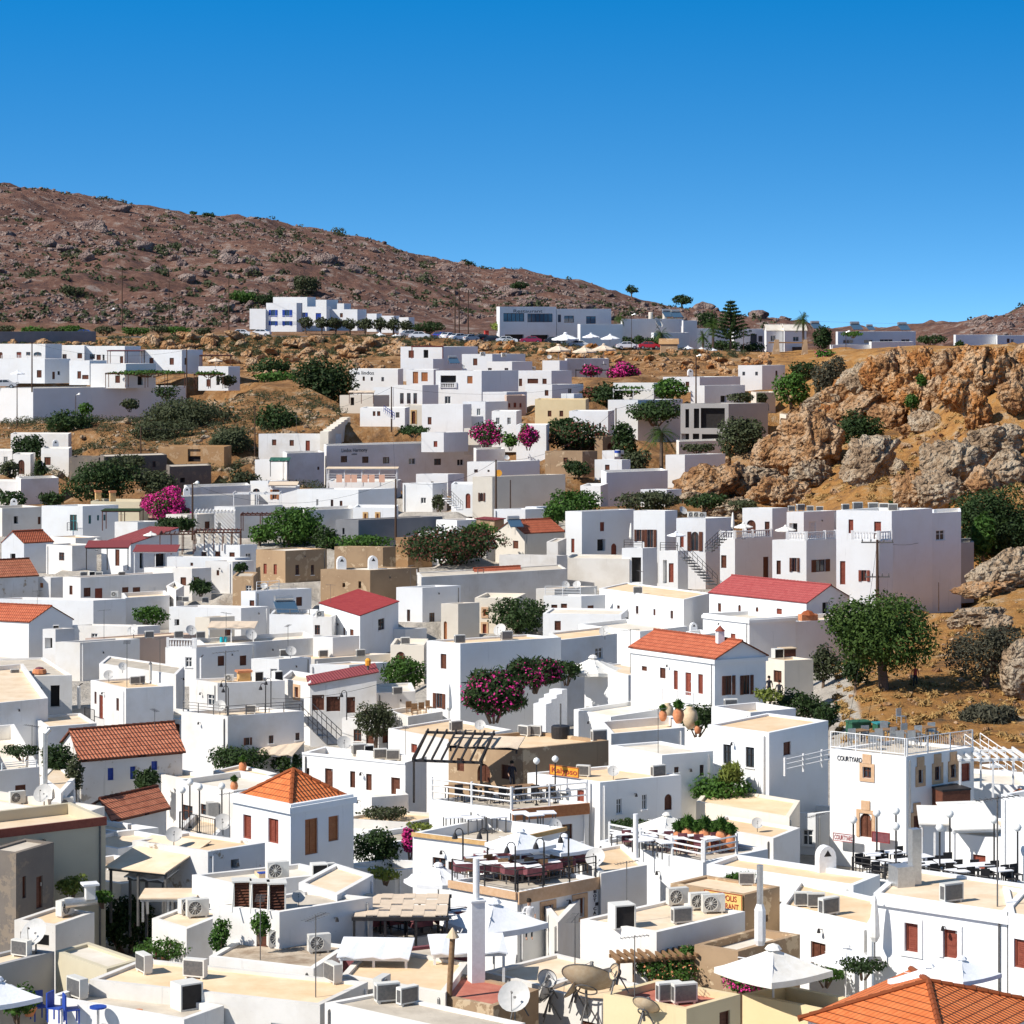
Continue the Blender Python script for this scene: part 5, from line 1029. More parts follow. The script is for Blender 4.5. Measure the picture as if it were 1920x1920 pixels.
def boulder(px, py, wpx, hpx, label, m='rocktan', seed=None, s=None, sub=4, group=None, rough=.55, tilt=0, depth=.8, name='boulder'):
 """a rock whose middle shows at (px, py); wpx and hpx are its size in the picture"""
 s = s or solve(px, py + hpx * .42); c = P(px, py, s); c.y += wpx / s * depth * .35
 seed = seed if seed is not None else int(px * 7 + py) % 997
 V, Fc = rockshape(sub, seed, rough); mn, mx = V.min(0), V.max(0); V = (V - (mn + mx) / 2) / ((mx - mn) / 2)
 sc_ = np.array([wpx / s / 2, wpx / s / 2 * depth, hpx / s / 2 * 1.12]); V = V * sc_
 if tilt: a = R(tilt); V = np.stack([V[:, 0] * math.cos(a) + V[:, 2] * math.sin(a), V[:, 1], -V[:, 0] * math.sin(a) + V[:, 2] * math.cos(a)], 1)
 o = npmesh(name, V, Fc, m, smooth=True, loc=c); tag(o, label, 'rock', group)
 return o
B = boulder
for a in [
 (1512, 832, 118, 112, 'large overhanging boulder with hollow orange face and dark right side', 'rocktan', 5, 60),
 (1523, 893, 70, 50, 'rounded grey boulder at the foot of the overhanging boulder', 'rockgrey', 9, 0),
 (1638, 868, 108, 84, 'big pitted grey boulder in the middle of the orange slope', 'rockgrey', 21, -20),
 (1682, 875, 36, 28, 'small smooth boulder tucked behind the pitted grey boulder', 'rockgrey', 4, 0),
 (1452, 852, 90, 60, 'sloping tan slab left of the overhanging boulder', 'rocktan', 33, -25),
 (1462, 925, 100, 52, 'wide flat topped boulder above the villas', 'rocktan', 41, -8),
 (1335, 905, 120, 60, 'long smooth brown rock slab beside the tower like house', 'rocktan', 14, -24),
 (1408, 905, 100, 50, 'crumbly pale ledge between the brown slab and the villas', 'rockgrey', 17, -15),
 (1372, 955, 90, 34, 'low pale rock ledge directly behind the villa roofs', 'rockgrey', 19, 0),
 (1795, 880, 110, 90, 'pale peaked boulder in the right hand rock group', 'rockgrey', 23, -15),
 (1718, 925, 70, 66, 'dark sided boulder with deep cleft above the tallest villa', 'rocktan', 27, -22),
 (1765, 925, 90, 62, 'ribbed pale boulder above the tallest villa', 'rockgrey', 29, 10),
 (1868, 835, 90, 70, 'boulder on the ridge right of the pale peaked boulder', 'rockgrey', 31, 12),
 (1900, 880, 80, 60, 'rough boulder at the right frame edge above the dark trees', 'rockgrey', 37, 0),
 (1850, 905, 60, 44, 'split rock above the dark green trees', 'rocktan', 39, 20),
 (1890, 1075, 120, 56, 'layered pale ledge right of the grey rear wing', 'rockgrey', 43, -18),
 (1850, 1108, 100, 26, 'low flat outcrop at the foot of the layered ledge', 'rocktan', 47, -8),
 (1835, 1160, 90, 30, 'sunken pale rock on the ochre bank above the big tree', 'rockgrey', 49, -6),
 (1872, 1172, 50, 30, 'small pale rock beside the grey thorny tree', 'rockgrey', 51, 0),
 (1915, 1262, 60, 100, 'tall pale boulder cut by the right frame edge', 'rockgrey', 53, 0),
 (1797, 822, 12, 22, 'little upright stone standing alone on the ochre slope', 'rocktan', 55, 0),
 (1692, 735, 74, 62, 'leaning flat faced slab high on the cliff', 'rockorange', 61, -38),
 (1630, 715, 90, 60, 'tilted grey ridge rock left of the leaning slab', 'rockgrey', 63, -30),
 (1618, 770, 90, 50, 'broad tan slab below the tilted ridge rock', 'rocktan', 65, -20),
 (1668, 782, 70, 46, 'cracked tan slab beside the dark rock shrub', 'rocktan', 67, -16),
 (1740, 795, 60, 40, 'jumbled rock at the foot of the cliff', 'rockgrey', 69, 8),
 (1712, 810, 46, 28, 'low rock beneath the jumbled cliff foot', 'rocktan', 71, 0),
 (1575, 745, 60, 40, 'rock block beside the grey olive trunk', 'rocktan', 73, -20),
 (1545, 760, 60, 40, 'rock block under the grey olive tree', 'rockgrey', 75, -10),
]: B(a[0], a[1] + 2, a[2] * 1.26, a[3] * 1.24, a[4], a[5], seed=a[6], tilt=a[7], sub=5 if a[2] > 60 else 4)
# the cliff: a row of big buttresses
rs = random.Random(3)
cl = [(1660, 678, 60, 60), (1700, 682, 70, 76), (1742, 690, 70, 90), (1785, 680, 74, 76), (1825, 690, 70, 96), (1868, 685, 80, 84), (1912, 690, 80, 92), (1955, 690, 90, 92),
  (1722, 745, 60, 52), (1762, 740, 56, 66), (1800, 735, 60, 60), (1835, 760, 44, 80), (1905, 740, 60, 60), (1640, 690, 44, 60), (1990, 740, 80, 90)]
for i, (px, py, w_, h_) in enumerate(cl):
 B(px, py + (15 if py < 700 else 4), w_ * 1.3, h_ * 1.12, 'pale topped orange buttress of the upper right cliff', 'rockorange' if i % 3 else 'rocktan', seed=100 + i, tilt=rs.uniform(-15, 15), s=(13.3 if px < 1790 else 14.6) + (.5 if py > 730 else 0), sub=5, group='buttresses of the upper right cliff', rough=.75, name='cliff_rock')
rs = random.Random(8)
for i in range(28):
 t = rs.random(); px = rs.choice([rs.uniform(1440, 1620), rs.uniform(1560, 1680), rs.uniform(1280, 1520), rs.uniform(1840, 1930)]); lo = np.interp(px, [1280, 1440, 1640, 1760, 1930], [905, 800, 700, 780, 800]); hi = np.interp(px, [1280, 1440, 1560, 1640, 1760, 1930], [950, 920, 800, 800, 830, 930]); py = lo + (hi - lo) * rs.random()
 B(px, py, rs.uniform(24, 62), rs.uniform(18, 44), 'fractured tan slab wedged among the big boulders of the right slope', rs.choice(['rocktan', 'rockgrey', 'rockorange']), seed=400 + i, tilt=rs.uniform(-38, 12), sub=4, group='fractured slabs of the right slope', name='boulder', rough=.7)
o = thing('cave_rock', 'dark undercut rock with cave hollow at the right edge', 'rock', P(1895, 770, 14.6));
V, Fc = rockshape(5, 211, .7); V = V * [3.6, 3.0, 3.0]
# press a hollow into the side that faces the camera
d = np.linalg.norm((V - [0.4, -2.6, -.9]) / [2.2, 2.6, 1.5], axis=1); V[:, 1] += np.clip(1 - d, 0, 1) * 4.5
npmesh('rock_shell', V, Fc, 'rocktan', o, smooth=True)
def scatter_rocks(pxs, rows, n, size, label, group, m, seed, s_of=None):
 r = random.Random(seed); base = []
 for k in range(5):
  V, Fc = rockshape(3, seed + k, .5); base.append(npmesh('boulder', V, Fc, m, smooth=True, loc=(0, 0, -500)))
 for k, o in enumerate(base): tag(o, label, 'rock', group)
 for i in range(n):
  px = r.uniform(*pxs); py = rows(px, r.random()); s = solve(px, py); X, Y = (px - 960) / s, F / s
  b = base[i % 5]; o = b if i < 5 else b.copy()
  if i >= 5: COL.objects.link(o)
  q = size * r.uniform(.5, 1.25) / s / 2; o.location = (X, Y, gz(X, Y) + q * .3); o.scale = (q * r.uniform(.8, 1.4), q, q * r.uniform(.6, 1.0)); o.rotation_euler = (r.uniform(-.3, .3), r.uniform(-.3, .3), r.uniform(0, 6))
bandrow = lambda px, t: np.interp(px, [0, 240, 480, 960, 1440], [636, 636, 636, 646, 660]) + 3 + t * np.interp(px, [0, 280, 480, 700, 760, 1000, 1150, 1400], [8, 14, 60, 50, 20, 20, 45, 40])
scatter_rocks((280, 760), bandrow, 78, 34, 'tan boulder in the rocky bank below the left half of the road', 'boulders below the left half of the road', 'rocktan', 301)
scatter_rocks((880, 1450), bandrow, 66, 26, 'ochre boulder in the rocky bank below the car park', 'boulders below the car park', 'rockorange', 302)
scatter_rocks((150, 500), lambda px, t: 730 + (480 - px) * .12 + t * 40, 28, 14, 'small pale stone on the brushy bank right of the long white wall', 'stones on the brushy bank', 'rockgrey', 303)
scatter_rocks((1480, 1920), lambda px, t: 790 + t * 150, 20, 12, 'small loose stone on the ochre slope', 'loose stones on the ochre slope', 'rocktan', 304)
scatter_rocks((1560, 1900), lambda px, t: 1140 + (1 - t) * 60 + (px - 1560) * .0, 6, 12, 'small stone on the bank behind the big green tree', 'stones behind the big tree', 'rockgrey', 305)
scatter_rocks((1600, 1915), lambda px, t: 1300 + t * 70, 8, 10, 'small stone on the bare ground above the railed white house', 'stones on the bare ground', 'rocktan', 306)

def merge_scatter(name, X, Y, q, flat, shapes, m, label, seed, sink=.15):
 r = np.random.RandomState(seed); Vs, Fs, o = [], [], 0; Z = gza(X, Y) + q * sink
 for i in range(len(X)):
  V, Fc = shapes[i % len(shapes)]; a = r.uniform(0, 6.28); c, s_ = math.cos(a), math.sin(a)
  W = V * [q[i] * r.uniform(.7, 1.4), q[i], q[i] * flat]; W = np.stack([W[:, 0] * c - W[:, 1] * s_, W[:, 0] * s_ + W[:, 1] * c, W[:, 2]], 1) + [X[i], Y[i], Z[i]]
  Vs.append(W); Fs.append(Fc + o); o += len(V)
 ob = npmesh(name, np.concatenate(Vs), np.concatenate(Fs), m); ob['kind'] = 'stuff'; ob['label'] = label; return ob
def hill_pts(n, seed, patch=None, lo=8.9, hi=4.0, px=(-80, 1980)):
 r = np.random.RandomState(seed); u = r.uniform(*px, n * 6); s = np.exp(r.uniform(math.log(hi), math.log(lo), n * 6)); X, Y = (u - 960) / s, F / s
 ok = 640 - np.interp(u, RX, RY) > 14
 if patch: ok &= vnoise(np.stack([X / patch[0], Y / patch[1], 0 * X], 1), patch[2]) > patch[3] + r.uniform(-.12, .12, n * 6)
 return X[ok][:n], Y[ok][:n], r
HSH = [rockshape(2, k, .6, False) for k in range(8)]
X, Y, r = hill_pts(17000, 5, (45, 60, 8, .42)); merge_scatter('hillside_rubble', X, Y, r.gamma(2.0, .15, len(X)) + .18, .7, HSH, 'rockhill', 'grey rubble and stones strewn over the brown hillside', 5)
X, Y, r = hill_pts(480, 6, (34, 44, 21, .58)); merge_scatter('hillside_outcrops', X, Y, r.gamma(2.0, .55, len(X)) + .5, .8, [rockshape(3, 40 + k, .7) for k in range(6)], 'rockhill', 'dark grey craggy outcrops across the hillside', 6, 0)

def slope_stones(name, n, pxr, fn, q, m, label, seed):
 r = np.random.RandomState(seed); px = r.uniform(*pxr, n); XY = []
 for x in px: y = fn(x, r.rand()); s = solve(x, y); XY.append(((x - 960) / s, F / s))
 X, Y = np.array(XY).T; merge_scatter(name, X, Y, r.gamma(2, q, n) + .08, .7, HSH, m, label, seed)
slope_stones('loose_stones', 700, (0, 1450), lambda x, t: bandrow(x, t * 1.2), .20, 'rocktan', 'rubble between the boulders of the bank below the road', 11)
slope_stones('loose_stones', 500, (0, 640), lambda x, t: 735 + t * 150, .16, 'rockgrey', 'pale rubble strewn over the brushy left slope', 12)
slope_stones('loose_stones', 700, (1300, 1930), lambda x, t: np.interp(x, [1300, 1640, 1930], [880, 700, 790]) + t * np.interp(x, [1300, 1640, 1930], [70, 230, 150]), .15, 'rocktan', 'rubble and stones over the ochre right slope', 13)
slope_stones('loose_stones', 260, (1560, 1930), lambda x, t: 1130 + t * 260, .06, 'rocktan', 'small stones over the bank around the big tree', 14)
# ---------------------------------------------------------------- foliage
def leaves(n, blobs, leaf, seed, long=1.6, droop=0.0, out=.55):
 """n small leaf faces spread through and over a set of (x, y, z, rx, ry, rz) blobs"""
 r = np.random.RandomState(seed); bl = np.array(blobs); wt = bl[:, 3] * bl[:, 4]; k = r.choice(len(bl), n, p=wt / wt.sum())
 d = r.normal(size=(n, 3)); d /= np.linalg.norm(d, axis=1)[:, None]; rad = r.uniform(.35, 1.0, n) ** .45 * r.uniform(.88, 1.1, n)
 c = bl[k, :3] + d * rad[:, None] * bl[k, 3:6]
 nr = d * out + r.normal(size=(n, 3)) * (1 - out); nr[:, 2] += .25; nr /= np.linalg.norm(nr, axis=1)[:, None]
 t = np.cross(nr, r.normal(size=(n, 3))); t /= np.linalg.norm(t, axis=1)[:, None]; b = np.cross(nr, t)
 t = t * (leaf * long / 2 * r.uniform(.6, 1.3, n))[:, None]; b = b * (leaf / 2 * r.uniform(.6, 1.3, n))[:, None]; t[:, 2] -= droop * leaf
 V = np.stack([c - t, c - b * .9 + t * .1, c + t, c + b * .9 + t * .1], 1).reshape(-1, 3); Fc = np.arange(4 * n).reshape(n, 4)
 return V, Fc
def blobset(w_, d_, h_, seed, n=9, flat=.8):
 r = random.Random(seed); out = []
 for i in range(n):
  a = r.uniform(0, 6.28); q = math.sqrt(r.random()) * .62; z = r.uniform(-.5, .55) * (1 - q * .5); k = r.uniform(.28, .46)
  out.append((math.cos(a) * q * w_ / 2, math.sin(a) * q * d_ / 2, z * h_ / 2, k * w_ / 2, k * d_ / 2, k * h_ / 2 * flat * 1.25))
 out += [(0, 0, -.05 * h_, w_ * .38, d_ * .36, h_ * .36)] * 2; return out
def plant(px, py, wpx, hpx, label, cat='bush', m='leafdark', s=None, name=None, trunk=0, seed=None, leafpx=4.6, dens=1.0, flower=0, fm='magenta', n=9, group=None, long=1.6, droop=0, depth=.8):
 """crown middle at (px, py); trunk: rows of trunk visible below the crown"""
 s = s or solve(px, py + hpx * .45 + trunk)
 if py > 640:
  sc_ = max(hit(px, py)[0], hit(px - wpx * .25, py)[0], hit(px + wpx * .25, py)[0]); s = max(s, sc_ * 1.012)
  if trunk and cat == 'tree' and trunk > 8: s = stand(px, py + hpx / 2 + trunk, s)
 c = P(px, py, s); w_, h_ = wpx / s * 1.28, hpx / s * 1.25; zb = c.z - h_ / 2 - trunk / s
 seed = seed or int(px * 3 + py * 7) % 9973; c.y += w_ * depth * .3
 root = thing(name or ('tree' if cat == 'tree' else 'bush'), label, cat, (c.x, c.y, zb), group=group); cz = c.z - zb
 N = int(min(12000, max(260, 7.2 * dens * wpx * hpx / leafpx ** 2))); bl = blobset(w_, w_ * depth, h_, seed, n); bl = [(x, y, z + cz, a, b, d) for x, y, z, a, b, d in bl]
 V, Fc = leaves(N, bl, leafpx / s, seed, long, droop); npmesh('crown' if cat == 'tree' else 'foliage', V, Fc, m, root)
 if flower:
  V, Fc = leaves(int(N * flower), [(x, y - b * .12, z, a * 1.05, b * 1.05, d * 1.05) for x, y, z, a, b, d in bl[1::2]], leafpx / s * .95, seed + 1, 1.1); npmesh('blossom', V, Fc, fm, root)
 mb = MB(); r = random.Random(seed); tw = max(.12, min(.45, w_ * .045))
 if cat == 'tree':
  k = Vector((r.uniform(-.05, .05) * w_, 0, max(.5, trunk / s + h_ * .18))); mb.tube((0, 0, -.4), k, tw, 8, tw * .75)
  for x, y, z, a, b, d in bl[:6]: mid = k.lerp(Vector((x, y, z)), .5) + Vector((r.uniform(-.1, .1) * w_, 0, 0)); mb.tube(k, mid, tw * .55, 6, tw * .4); mb.tube(mid, (x, y, z), tw * .4, 5, tw * .12)
  mb.build('trunk', 'trunk', root)
 else:
  for x, y, z, a, b, d in bl[:5]: mb.tube((x * .2, y * .2, -.2), (x, y, z), tw * .4, 5, tw * .15)
  mb.build('stem', 'trunk', root)
 return root
Pl = plant
Pl(1668, 1190, 206, 160, 'large bushy green tree with thick trunk beside the rose red hall', 'tree', 'leafcarob', s=24.6, trunk=34, n=16, leafpx=5, dens=1.3)
Pl(1850, 1225, 150, 110, 'grey leafless looking thorny tree right of the large green tree', 'tree', 'leafgrey', s=24.4, trunk=20, n=12, leafpx=4, dens=.7)
Pl(1545, 1245, 60, 70, 'small olive tree left of the large green tree', 'tree', 'olive', s=24.0, trunk=12, leafpx=4.5)
Pl(1608, 1255, 60, 60, 'dark little tree in the shade of the large green tree', 'tree', 'leafdark', s=24.2, trunk=12, leafpx=4.5)
Pl(1865, 985, 150, 160, 'dense dark green tree behind the bluish rear wing', 'tree', 'leafdark', s=18.6, trunk=6, n=14)
Pl(1905, 1010, 90, 110, 'second dark tree at the right frame edge', 'tree', 'leafdark', s=18.4, trunk=6)
Pl(1845, 1000, 46, 80, 'bright green yucca like shrub against the dark tree', 'bush', 'leafgreen', s=19.0, long=3)
Pl(1389, 818, 92, 92, 'round olive tree rooted above the long brown slab', 'tree', 'olive', s=13.9, trunk=10, n=12)
Pl(1487, 730, 74, 66, 'bright green rounded tree right of the arched opening', 'tree', 'leafgreen', s=12.1, trunk=6)
Pl(1554, 706, 66, 84, 'grey green olive with bare twisted trunk on the rocks', 'tree', 'leafgrey', s=12.2, trunk=22, n=11, leafpx=4)
Pl(1510, 692, 50, 36, 'small dark tree left of the grey green olive', 'tree', 'leafdark', s=11.0, trunk=4)
Pl(1612, 812, 96, 84, 'dark shrub growing between the boulders', 'bush', 'leafdark', s=14.2, n=10)
Pl(1730, 712, 20, 26, 'tiny green shrub in the cliff face', 'bush', 'leafgreen', s=14.0)
Pl(1712, 752, 30, 30, 'small green shrub below the leaning slab', 'bush', 'leafgreen', s=14.2)
Pl(1700, 940, 60, 16, 'low green shrub behind the villa roof coolers', 'bush', 'leafdark', s=17.0)
Pl(606, 716, 116, 112, 'very large dark tree beside the painted letters', 'tree', 'leafdark', s=11.3, trunk=8, n=15, dens=1.2)
Pl(505, 690, 70, 56, 'dark bush among the boulders left of the very large tree', 'bush', 'leafdark', s=10.7)
Pl(515, 706, 90, 22, 'low green shrub row under the boulders', 'bush', 'leafgreen', s=11.0)
Pl(235, 870, 80, 40, 'dark scrub clump above the grey ruin', 'thicket', 'olive', s=13.2, n=9, leafpx=4, name='thicket')
Pl(95, 935, 50, 30, 'dark bush between the blank cube and the tall trees', 'bush', 'leafdark', s=14.4)
Pl(365, 785, 190, 90, 'huge olive green thicket on the middle slope', 'thicket', 'olive', s=12.0, n=16, leafpx=4, name='thicket')
Pl(300, 812, 110, 56, 'lower left end thicket below the huge thicket', 'thicket', 'olive', s=12.5, n=9, leafpx=4, name='thicket')
Pl(430, 825, 90, 60, 'thicket below right of the huge thicket', 'thicket', 'olive', s=12.7, n=9, leafpx=4, name='thicket')
Pl(122, 790, 90, 56, 'dark fig bush below the long retaining wall', 'bush', 'leafdark', s=12.2)
Pl(160, 765, 30, 26, 'small green bush against the retaining wall', 'bush', 'leafgreen', s=11.9)
Pl(243, 757, 34, 22, 'little bush at the foot of the retaining wall', 'bush', 'olive', s=11.8)
Pl(520, 788, 84, 66, 'dark green bush left of the stair to the tavern', 'bush', 'leafdark', s=12.5, n=11)
Pl(455, 900, 56, 44, 'dark leafy bush above the arcade house', 'bush', 'olive', s=14.0)
Pl(180, 905, 130, 80, 'dark tall trees behind the big teal doored house', 'tree', 'leafdark', s=14.4, trunk=6, n=13)
Pl(218, 880, 60, 56, 'slender olive among the dark tall trees', 'tree', 'olive', s=14.3, trunk=6)
Pl(290, 903, 78, 56, 'round grey olive tree behind the magenta creeper', 'tree', 'olive', s=14.3, trunk=6)
Pl(306, 945, 74, 62, 'vivid magenta bougainvillea beside the beige roof block', 'bougainvillea', 'leafgreen', s=15.0, flower=2.2, name='bougainvillea', leafpx=4)
Pl(336, 962, 46, 24, 'trailing end of the vivid bougainvillea', 'bougainvillea', 'leafgreen', s=15.1, flower=1.6, name='bougainvillea', leafpx=3.6)
Pl(326, 985, 70, 26, 'dark spiky plants below the vivid bougainvillea', 'plants', 'leafdark', s=15.8, long=4)
Pl(545, 988, 120, 84, 'big fresh green tree behind the brown tower', 'tree', 'leafgreen', s=15.9, trunk=10, n=14, dens=1.2)
Pl(612, 1010, 56, 54, 'right side dark green tree next to the big fresh green tree', 'tree', 'leafdark', s=16.2, trunk=6)
Pl(487, 1000, 48, 40, 'left side green tree next to the big fresh green tree', 'tree', 'leafgreen', s=16.0, trunk=6)
Pl(680, 1018, 110, 24, 'low green hedge above the pale stone house', 'hedge', 'leafgreen', s=16.4, name='hedge')
Pl(835, 1025, 190, 72, 'wide dark thicket with red leaves in the centre', 'thicket', 'leafdark', s=17.0, n=14, flower=.35, fm='leafred', name='thicket')
Pl(895, 1000, 70, 40, 'green top of the thicket beside the cream red roof house', 'thicket', 'leafgreen', s=16.6, name='thicket')
Pl(975, 1155, 112, 72, 'dark round tree between the cream house and the white row', 'tree', 'leafdark', s=19.3, trunk=6, n=12)
Pl(753, 1262, 92, 68, 'round lemon tree beside the arched gate', 'tree', 'leafgreen', s=21.8, trunk=8, n=11)
Pl(450, 1065, 30, 20, 'little potted tree on the roof by the tower', 'tree', 'leafdark', s=17.6, trunk=10, leafpx=4)
Pl(283, 1155, 70, 40, 'leafy green shrub between the white walls', 'bush', 'leafgreen', s=19.0, leafpx=4)
Pl(376, 1100, 40, 26, 'spiky agave with one red flower on a roof', 'agave', 'leafdark', s=18.4, long=5, name='agave', dens=.5)
Pl(1000, 1262, 110, 60, 'arching bougainvillea over the white garden stair', 'bougainvillea', 'leafdark', s=25.2, flower=.4, name='bougainvillea', long=4, leafpx=4.5, n=12)
Pl(925, 1300, 120, 90, 'large spiky leaved bougainvillea with magenta sprays', 'bougainvillea', 'leafdark', s=25.6, flower=.45, name='bougainvillea', long=4, leafpx=5, n=14)
Pl(1062, 1258, 60, 40, 'green shrub behind the roof parasol', 'bush', 'leafdark', s=24.6)
Pl(702, 1352, 78, 72, 'olive tree beside the iron stair', 'tree', 'olive', s=24.0, trunk=8, n=11, leafpx=4)
Pl(440, 1425, 110, 52, 'dark ivy mass left of the tan sail awning', 'ivy', 'leafdark', s=25.0, name='ivy', n=9)
Pl(535, 1432, 60, 44, 'ivy hanging over the sunken courtyard', 'ivy', 'leafdark', s=25.4, name='ivy')
Pl(110, 1435, 64, 100, 'green ivy covering the gable of the derelict house', 'ivy', 'leafdark', s=26.6, name='ivy', n=12)
Pl(140, 1448, 34, 80, 'paler ivy on the corner of the derelict house', 'ivy', 'olive', s=27.0, name='ivy', n=9)
Pl(40, 1410, 70, 24, 'low green bush behind the open roof terrace', 'bush', 'leafdark', s=25.5)
Pl(274, 1462, 46, 40, 'palm like bush in front of the derelict house', 'bush', 'leafdark', s=27.4, long=3)
Pl(236, 1737, 140, 96, 'big round dark green bush in the lower left', 'bush', 'leafdark', s=39.5, n=16, leafpx=6, dens=1.3)
Pl(300, 1785, 110, 36, 'straggly lower branches below the big round bush', 'bush', 'leafgreen', s=40.5, leafpx=5, dens=.7)
Pl(128, 1662, 56, 40, 'bright green hedge below the beige store', 'bush', 'leafyellow', s=36.5, leafpx=5)
Pl(192, 1682, 46, 26, 'second bright green hedge piece beside the roof vent', 'bush', 'leafgreen', s=37, leafpx=5)
Pl(410, 1755, 36, 76, 'climbing plant on the white wall in the lower left', 'creeper', 'leafgreen', s=39.5, leafpx=5, name='creeper')
Pl(487, 1732, 40, 50, 'creeper under the three vent hoods', 'creeper', 'leafgreen', s=38.5, leafpx=5, name='creeper')
Pl(700, 1590, 90, 80, 'dark shrub in the gap right of the four sided roof', 'bush', 'leafdark', s=33.0, n=11, leafpx=5)
Pl(722, 1640, 60, 26, 'yellow green shrub below the dark gap shrub', 'bush', 'leafyellow', s=34.5, leafpx=5)
Pl(768, 1575, 30, 50, 'magenta creeper left of the tan coping', 'bougainvillea', 'leafdark', s=33, flower=1.6, name='bougainvillea', leafpx=4.5)
Pl(790, 1552, 50, 18, 'yellow green tuft below the thick railed terrace', 'bush', 'leafyellow', s=32, leafpx=4.5)
Pl(720, 1528, 90, 24, 'dry garden shrubs behind the four sided roof', 'bush', 'olive', s=31, leafpx=4.5)
Pl(1308, 1345, 76, 56, 'leafy bush behind the large clay jars', 'bush', 'leafdark', s=26.4, n=10)
Pl(1362, 1482, 120, 56, 'yellow green shrub in front of the two tall windows', 'bush', 'leafgreen', s=29.5, n=11, leafpx=5)
Pl(1372, 1450, 50, 50, 'upright sprigs rising from the yellow green shrub', 'bush', 'leafyellow', s=29.4, long=4, dens=.5)
Pl(1500, 1325, 110, 56, 'hedge of dark shrubs below the beige corner house', 'hedge', 'leafdark', s=25.8, n=11, name='hedge')
Pl(1440, 1305, 50, 26, 'yellow green vines on the garden wall', 'creeper', 'leafyellow', s=25.4, name='creeper')
Pl(1550, 1340, 50, 50, 'round dark shrub beside the ochre garden wall', 'bush', 'leafdark', s=26.4)
Pl(1858, 1345, 110, 46, 'dry brown brushwood pile above the steel stair', 'brushwood', 'leafgrey', s=26.2, leafpx=3.6, long=5, name='brushwood')
Pl(30, 1882, 80, 56, 'leafy shrub over the blue chair courtyard', 'bush', 'leafgreen', s=44, leafpx=6)
Pl(1255, 1822, 130, 48, 'flowering vines on the cafe fence', 'creeper', 'leafgreen', s=41.5, leafpx=5, flower=.12, fm='terracotta', name='creeper', n=10)
Pl(1405, 1848, 100, 34, 'trailing magenta bougainvillea over the yellow wall', 'bougainvillea', 'leafgreen', s=43.5, flower=.9, leafpx=5, name='bougainvillea', n=9)
Pl(1620, 1815, 90, 30, 'pot plants under the small white parasols', 'plants', 'leafdark', s=42, leafpx=5)
Pl(1550, 1830, 80, 30, 'hedge right of the large cream parasol', 'hedge', 'leafgreen', s=42.5, leafpx=5, name='hedge')
Pl(1290, 1790, 40, 34, 'shrub at the corner of the limestone cafe', 'bush', 'leafgreen', s=40.8, leafpx=5)
Pl(1390, 1650, 60, 20, 'aloe tufts on the wall above the yellow sign', 'plants', 'leafgreen', s=36.5, long=5, leafpx=4.5, dens=.4)
Pl(1190, 1548, 90, 14, 'clipped dark hedge behind the terrace of jars', 'hedge', 'leafdark', s=32.0, name='hedge')
# upper slope gardens
Pl(1258, 727, 70, 44, 'bright green tree above the vine pergola', 'tree', 'leafgreen', s=11.6, trunk=6, n=10)
Pl(1230, 770, 110, 44, 'dark green vines over the slim doors', 'creeper', 'leafdark', s=12.3, name='creeper', n=10)
Pl(1140, 740, 60, 50, 'dark garden tree left of the vine pergola', 'tree', 'leafdark', s=11.9, trunk=4)
Pl(1112, 735, 50, 22, 'dusky pink creeper on the white terrace edge', 'creeper', 'leafdark', s=11.8, flower=.8, fm='leafred', name='creeper')
Pl(1180, 732, 60, 16, 'vine on the pergola beams', 'creeper', 'leafgreen', s=11.5, name='creeper')
Pl(1170, 698, 64, 40, 'magenta bougainvillea beside the parasol terrace', 'bougainvillea', 'leafdark', s=11.0, flower=1.6, leafpx=3.8, name='bougainvillea')
Pl(1110, 694, 40, 22, 'faded pink creeper on the terrace trellis', 'bougainvillea', 'leafdark', s=10.9, flower=.9, leafpx=3.6, name='bougainvillea')
Pl(1090, 815, 120, 60, 'dark brown green vine house garden', 'vines', 'leafdark', s=13.3, n=12, flower=.25, fm='leafred', name='vines')
Pl(1050, 800, 60, 36, 'green vines left of the vine house garden', 'vines', 'leafdark', s=13.2, name='vines')
Pl(1172, 830, 50, 90, 'tall dark cypress like shrub beside the palm', 'bush', 'leafdark', s=13.4)
Pl(1190, 862, 60, 44, 'grey green shrub under the palm', 'bush', 'olive', s=13.9)
Pl(1085, 877, 54, 34, 'flat topped little tree above the long blank side', 'tree', 'leafdark', s=14.3, trunk=20, leafpx=4)
Pl(1074, 945, 100, 60, 'fresh green fig tree behind the villas', 'tree', 'leafgreen', s=15.6, trunk=4, n=11)
Pl(1040, 962, 50, 40, 'leafy left side of the fig tree garden', 'bush', 'leafgreen', s=15.8)
Pl(1215, 940, 130, 40, 'grey shrubs behind the first villa roof', 'bush', 'olive', s=15.6, n=11)
Pl(1320, 940, 80, 30, 'dark shrubs at the foot of the brown slab', 'bush', 'leafdark', s=15.8)
Pl(1395, 948, 60, 22, 'low shrub beside the pale ledge', 'bush', 'olive', s=16)
Pl(1430, 745, 20, 20, 'small shrub by the arched opening', 'bush', 'olive', s=12)
Pl(1392, 745, 50, 22, 'olive bush in front of the low white house', 'bush', 'olive', s=12.2)
Pl(1310, 840, 70, 16, 'low garden shrubs below the concrete frame', 'bush', 'olive', s=13.6)
Pl(912, 812, 52, 48, 'magenta bougainvillea with agave on top', 'bougainvillea', 'leafdark', s=13.2, flower=.7, name='bougainvillea', leafpx=3.8)
Pl(990, 815, 34, 44, 'magenta bougainvillea on the tall sunlit wall', 'bougainvillea', 'leafgreen', s=13.6, flower=1.6, name='bougainvillea', leafpx=3.8)
Pl(957, 824, 30, 30, 'small round green tree between two bougainvilleas', 'bush', 'leafgreen', s=13.5)
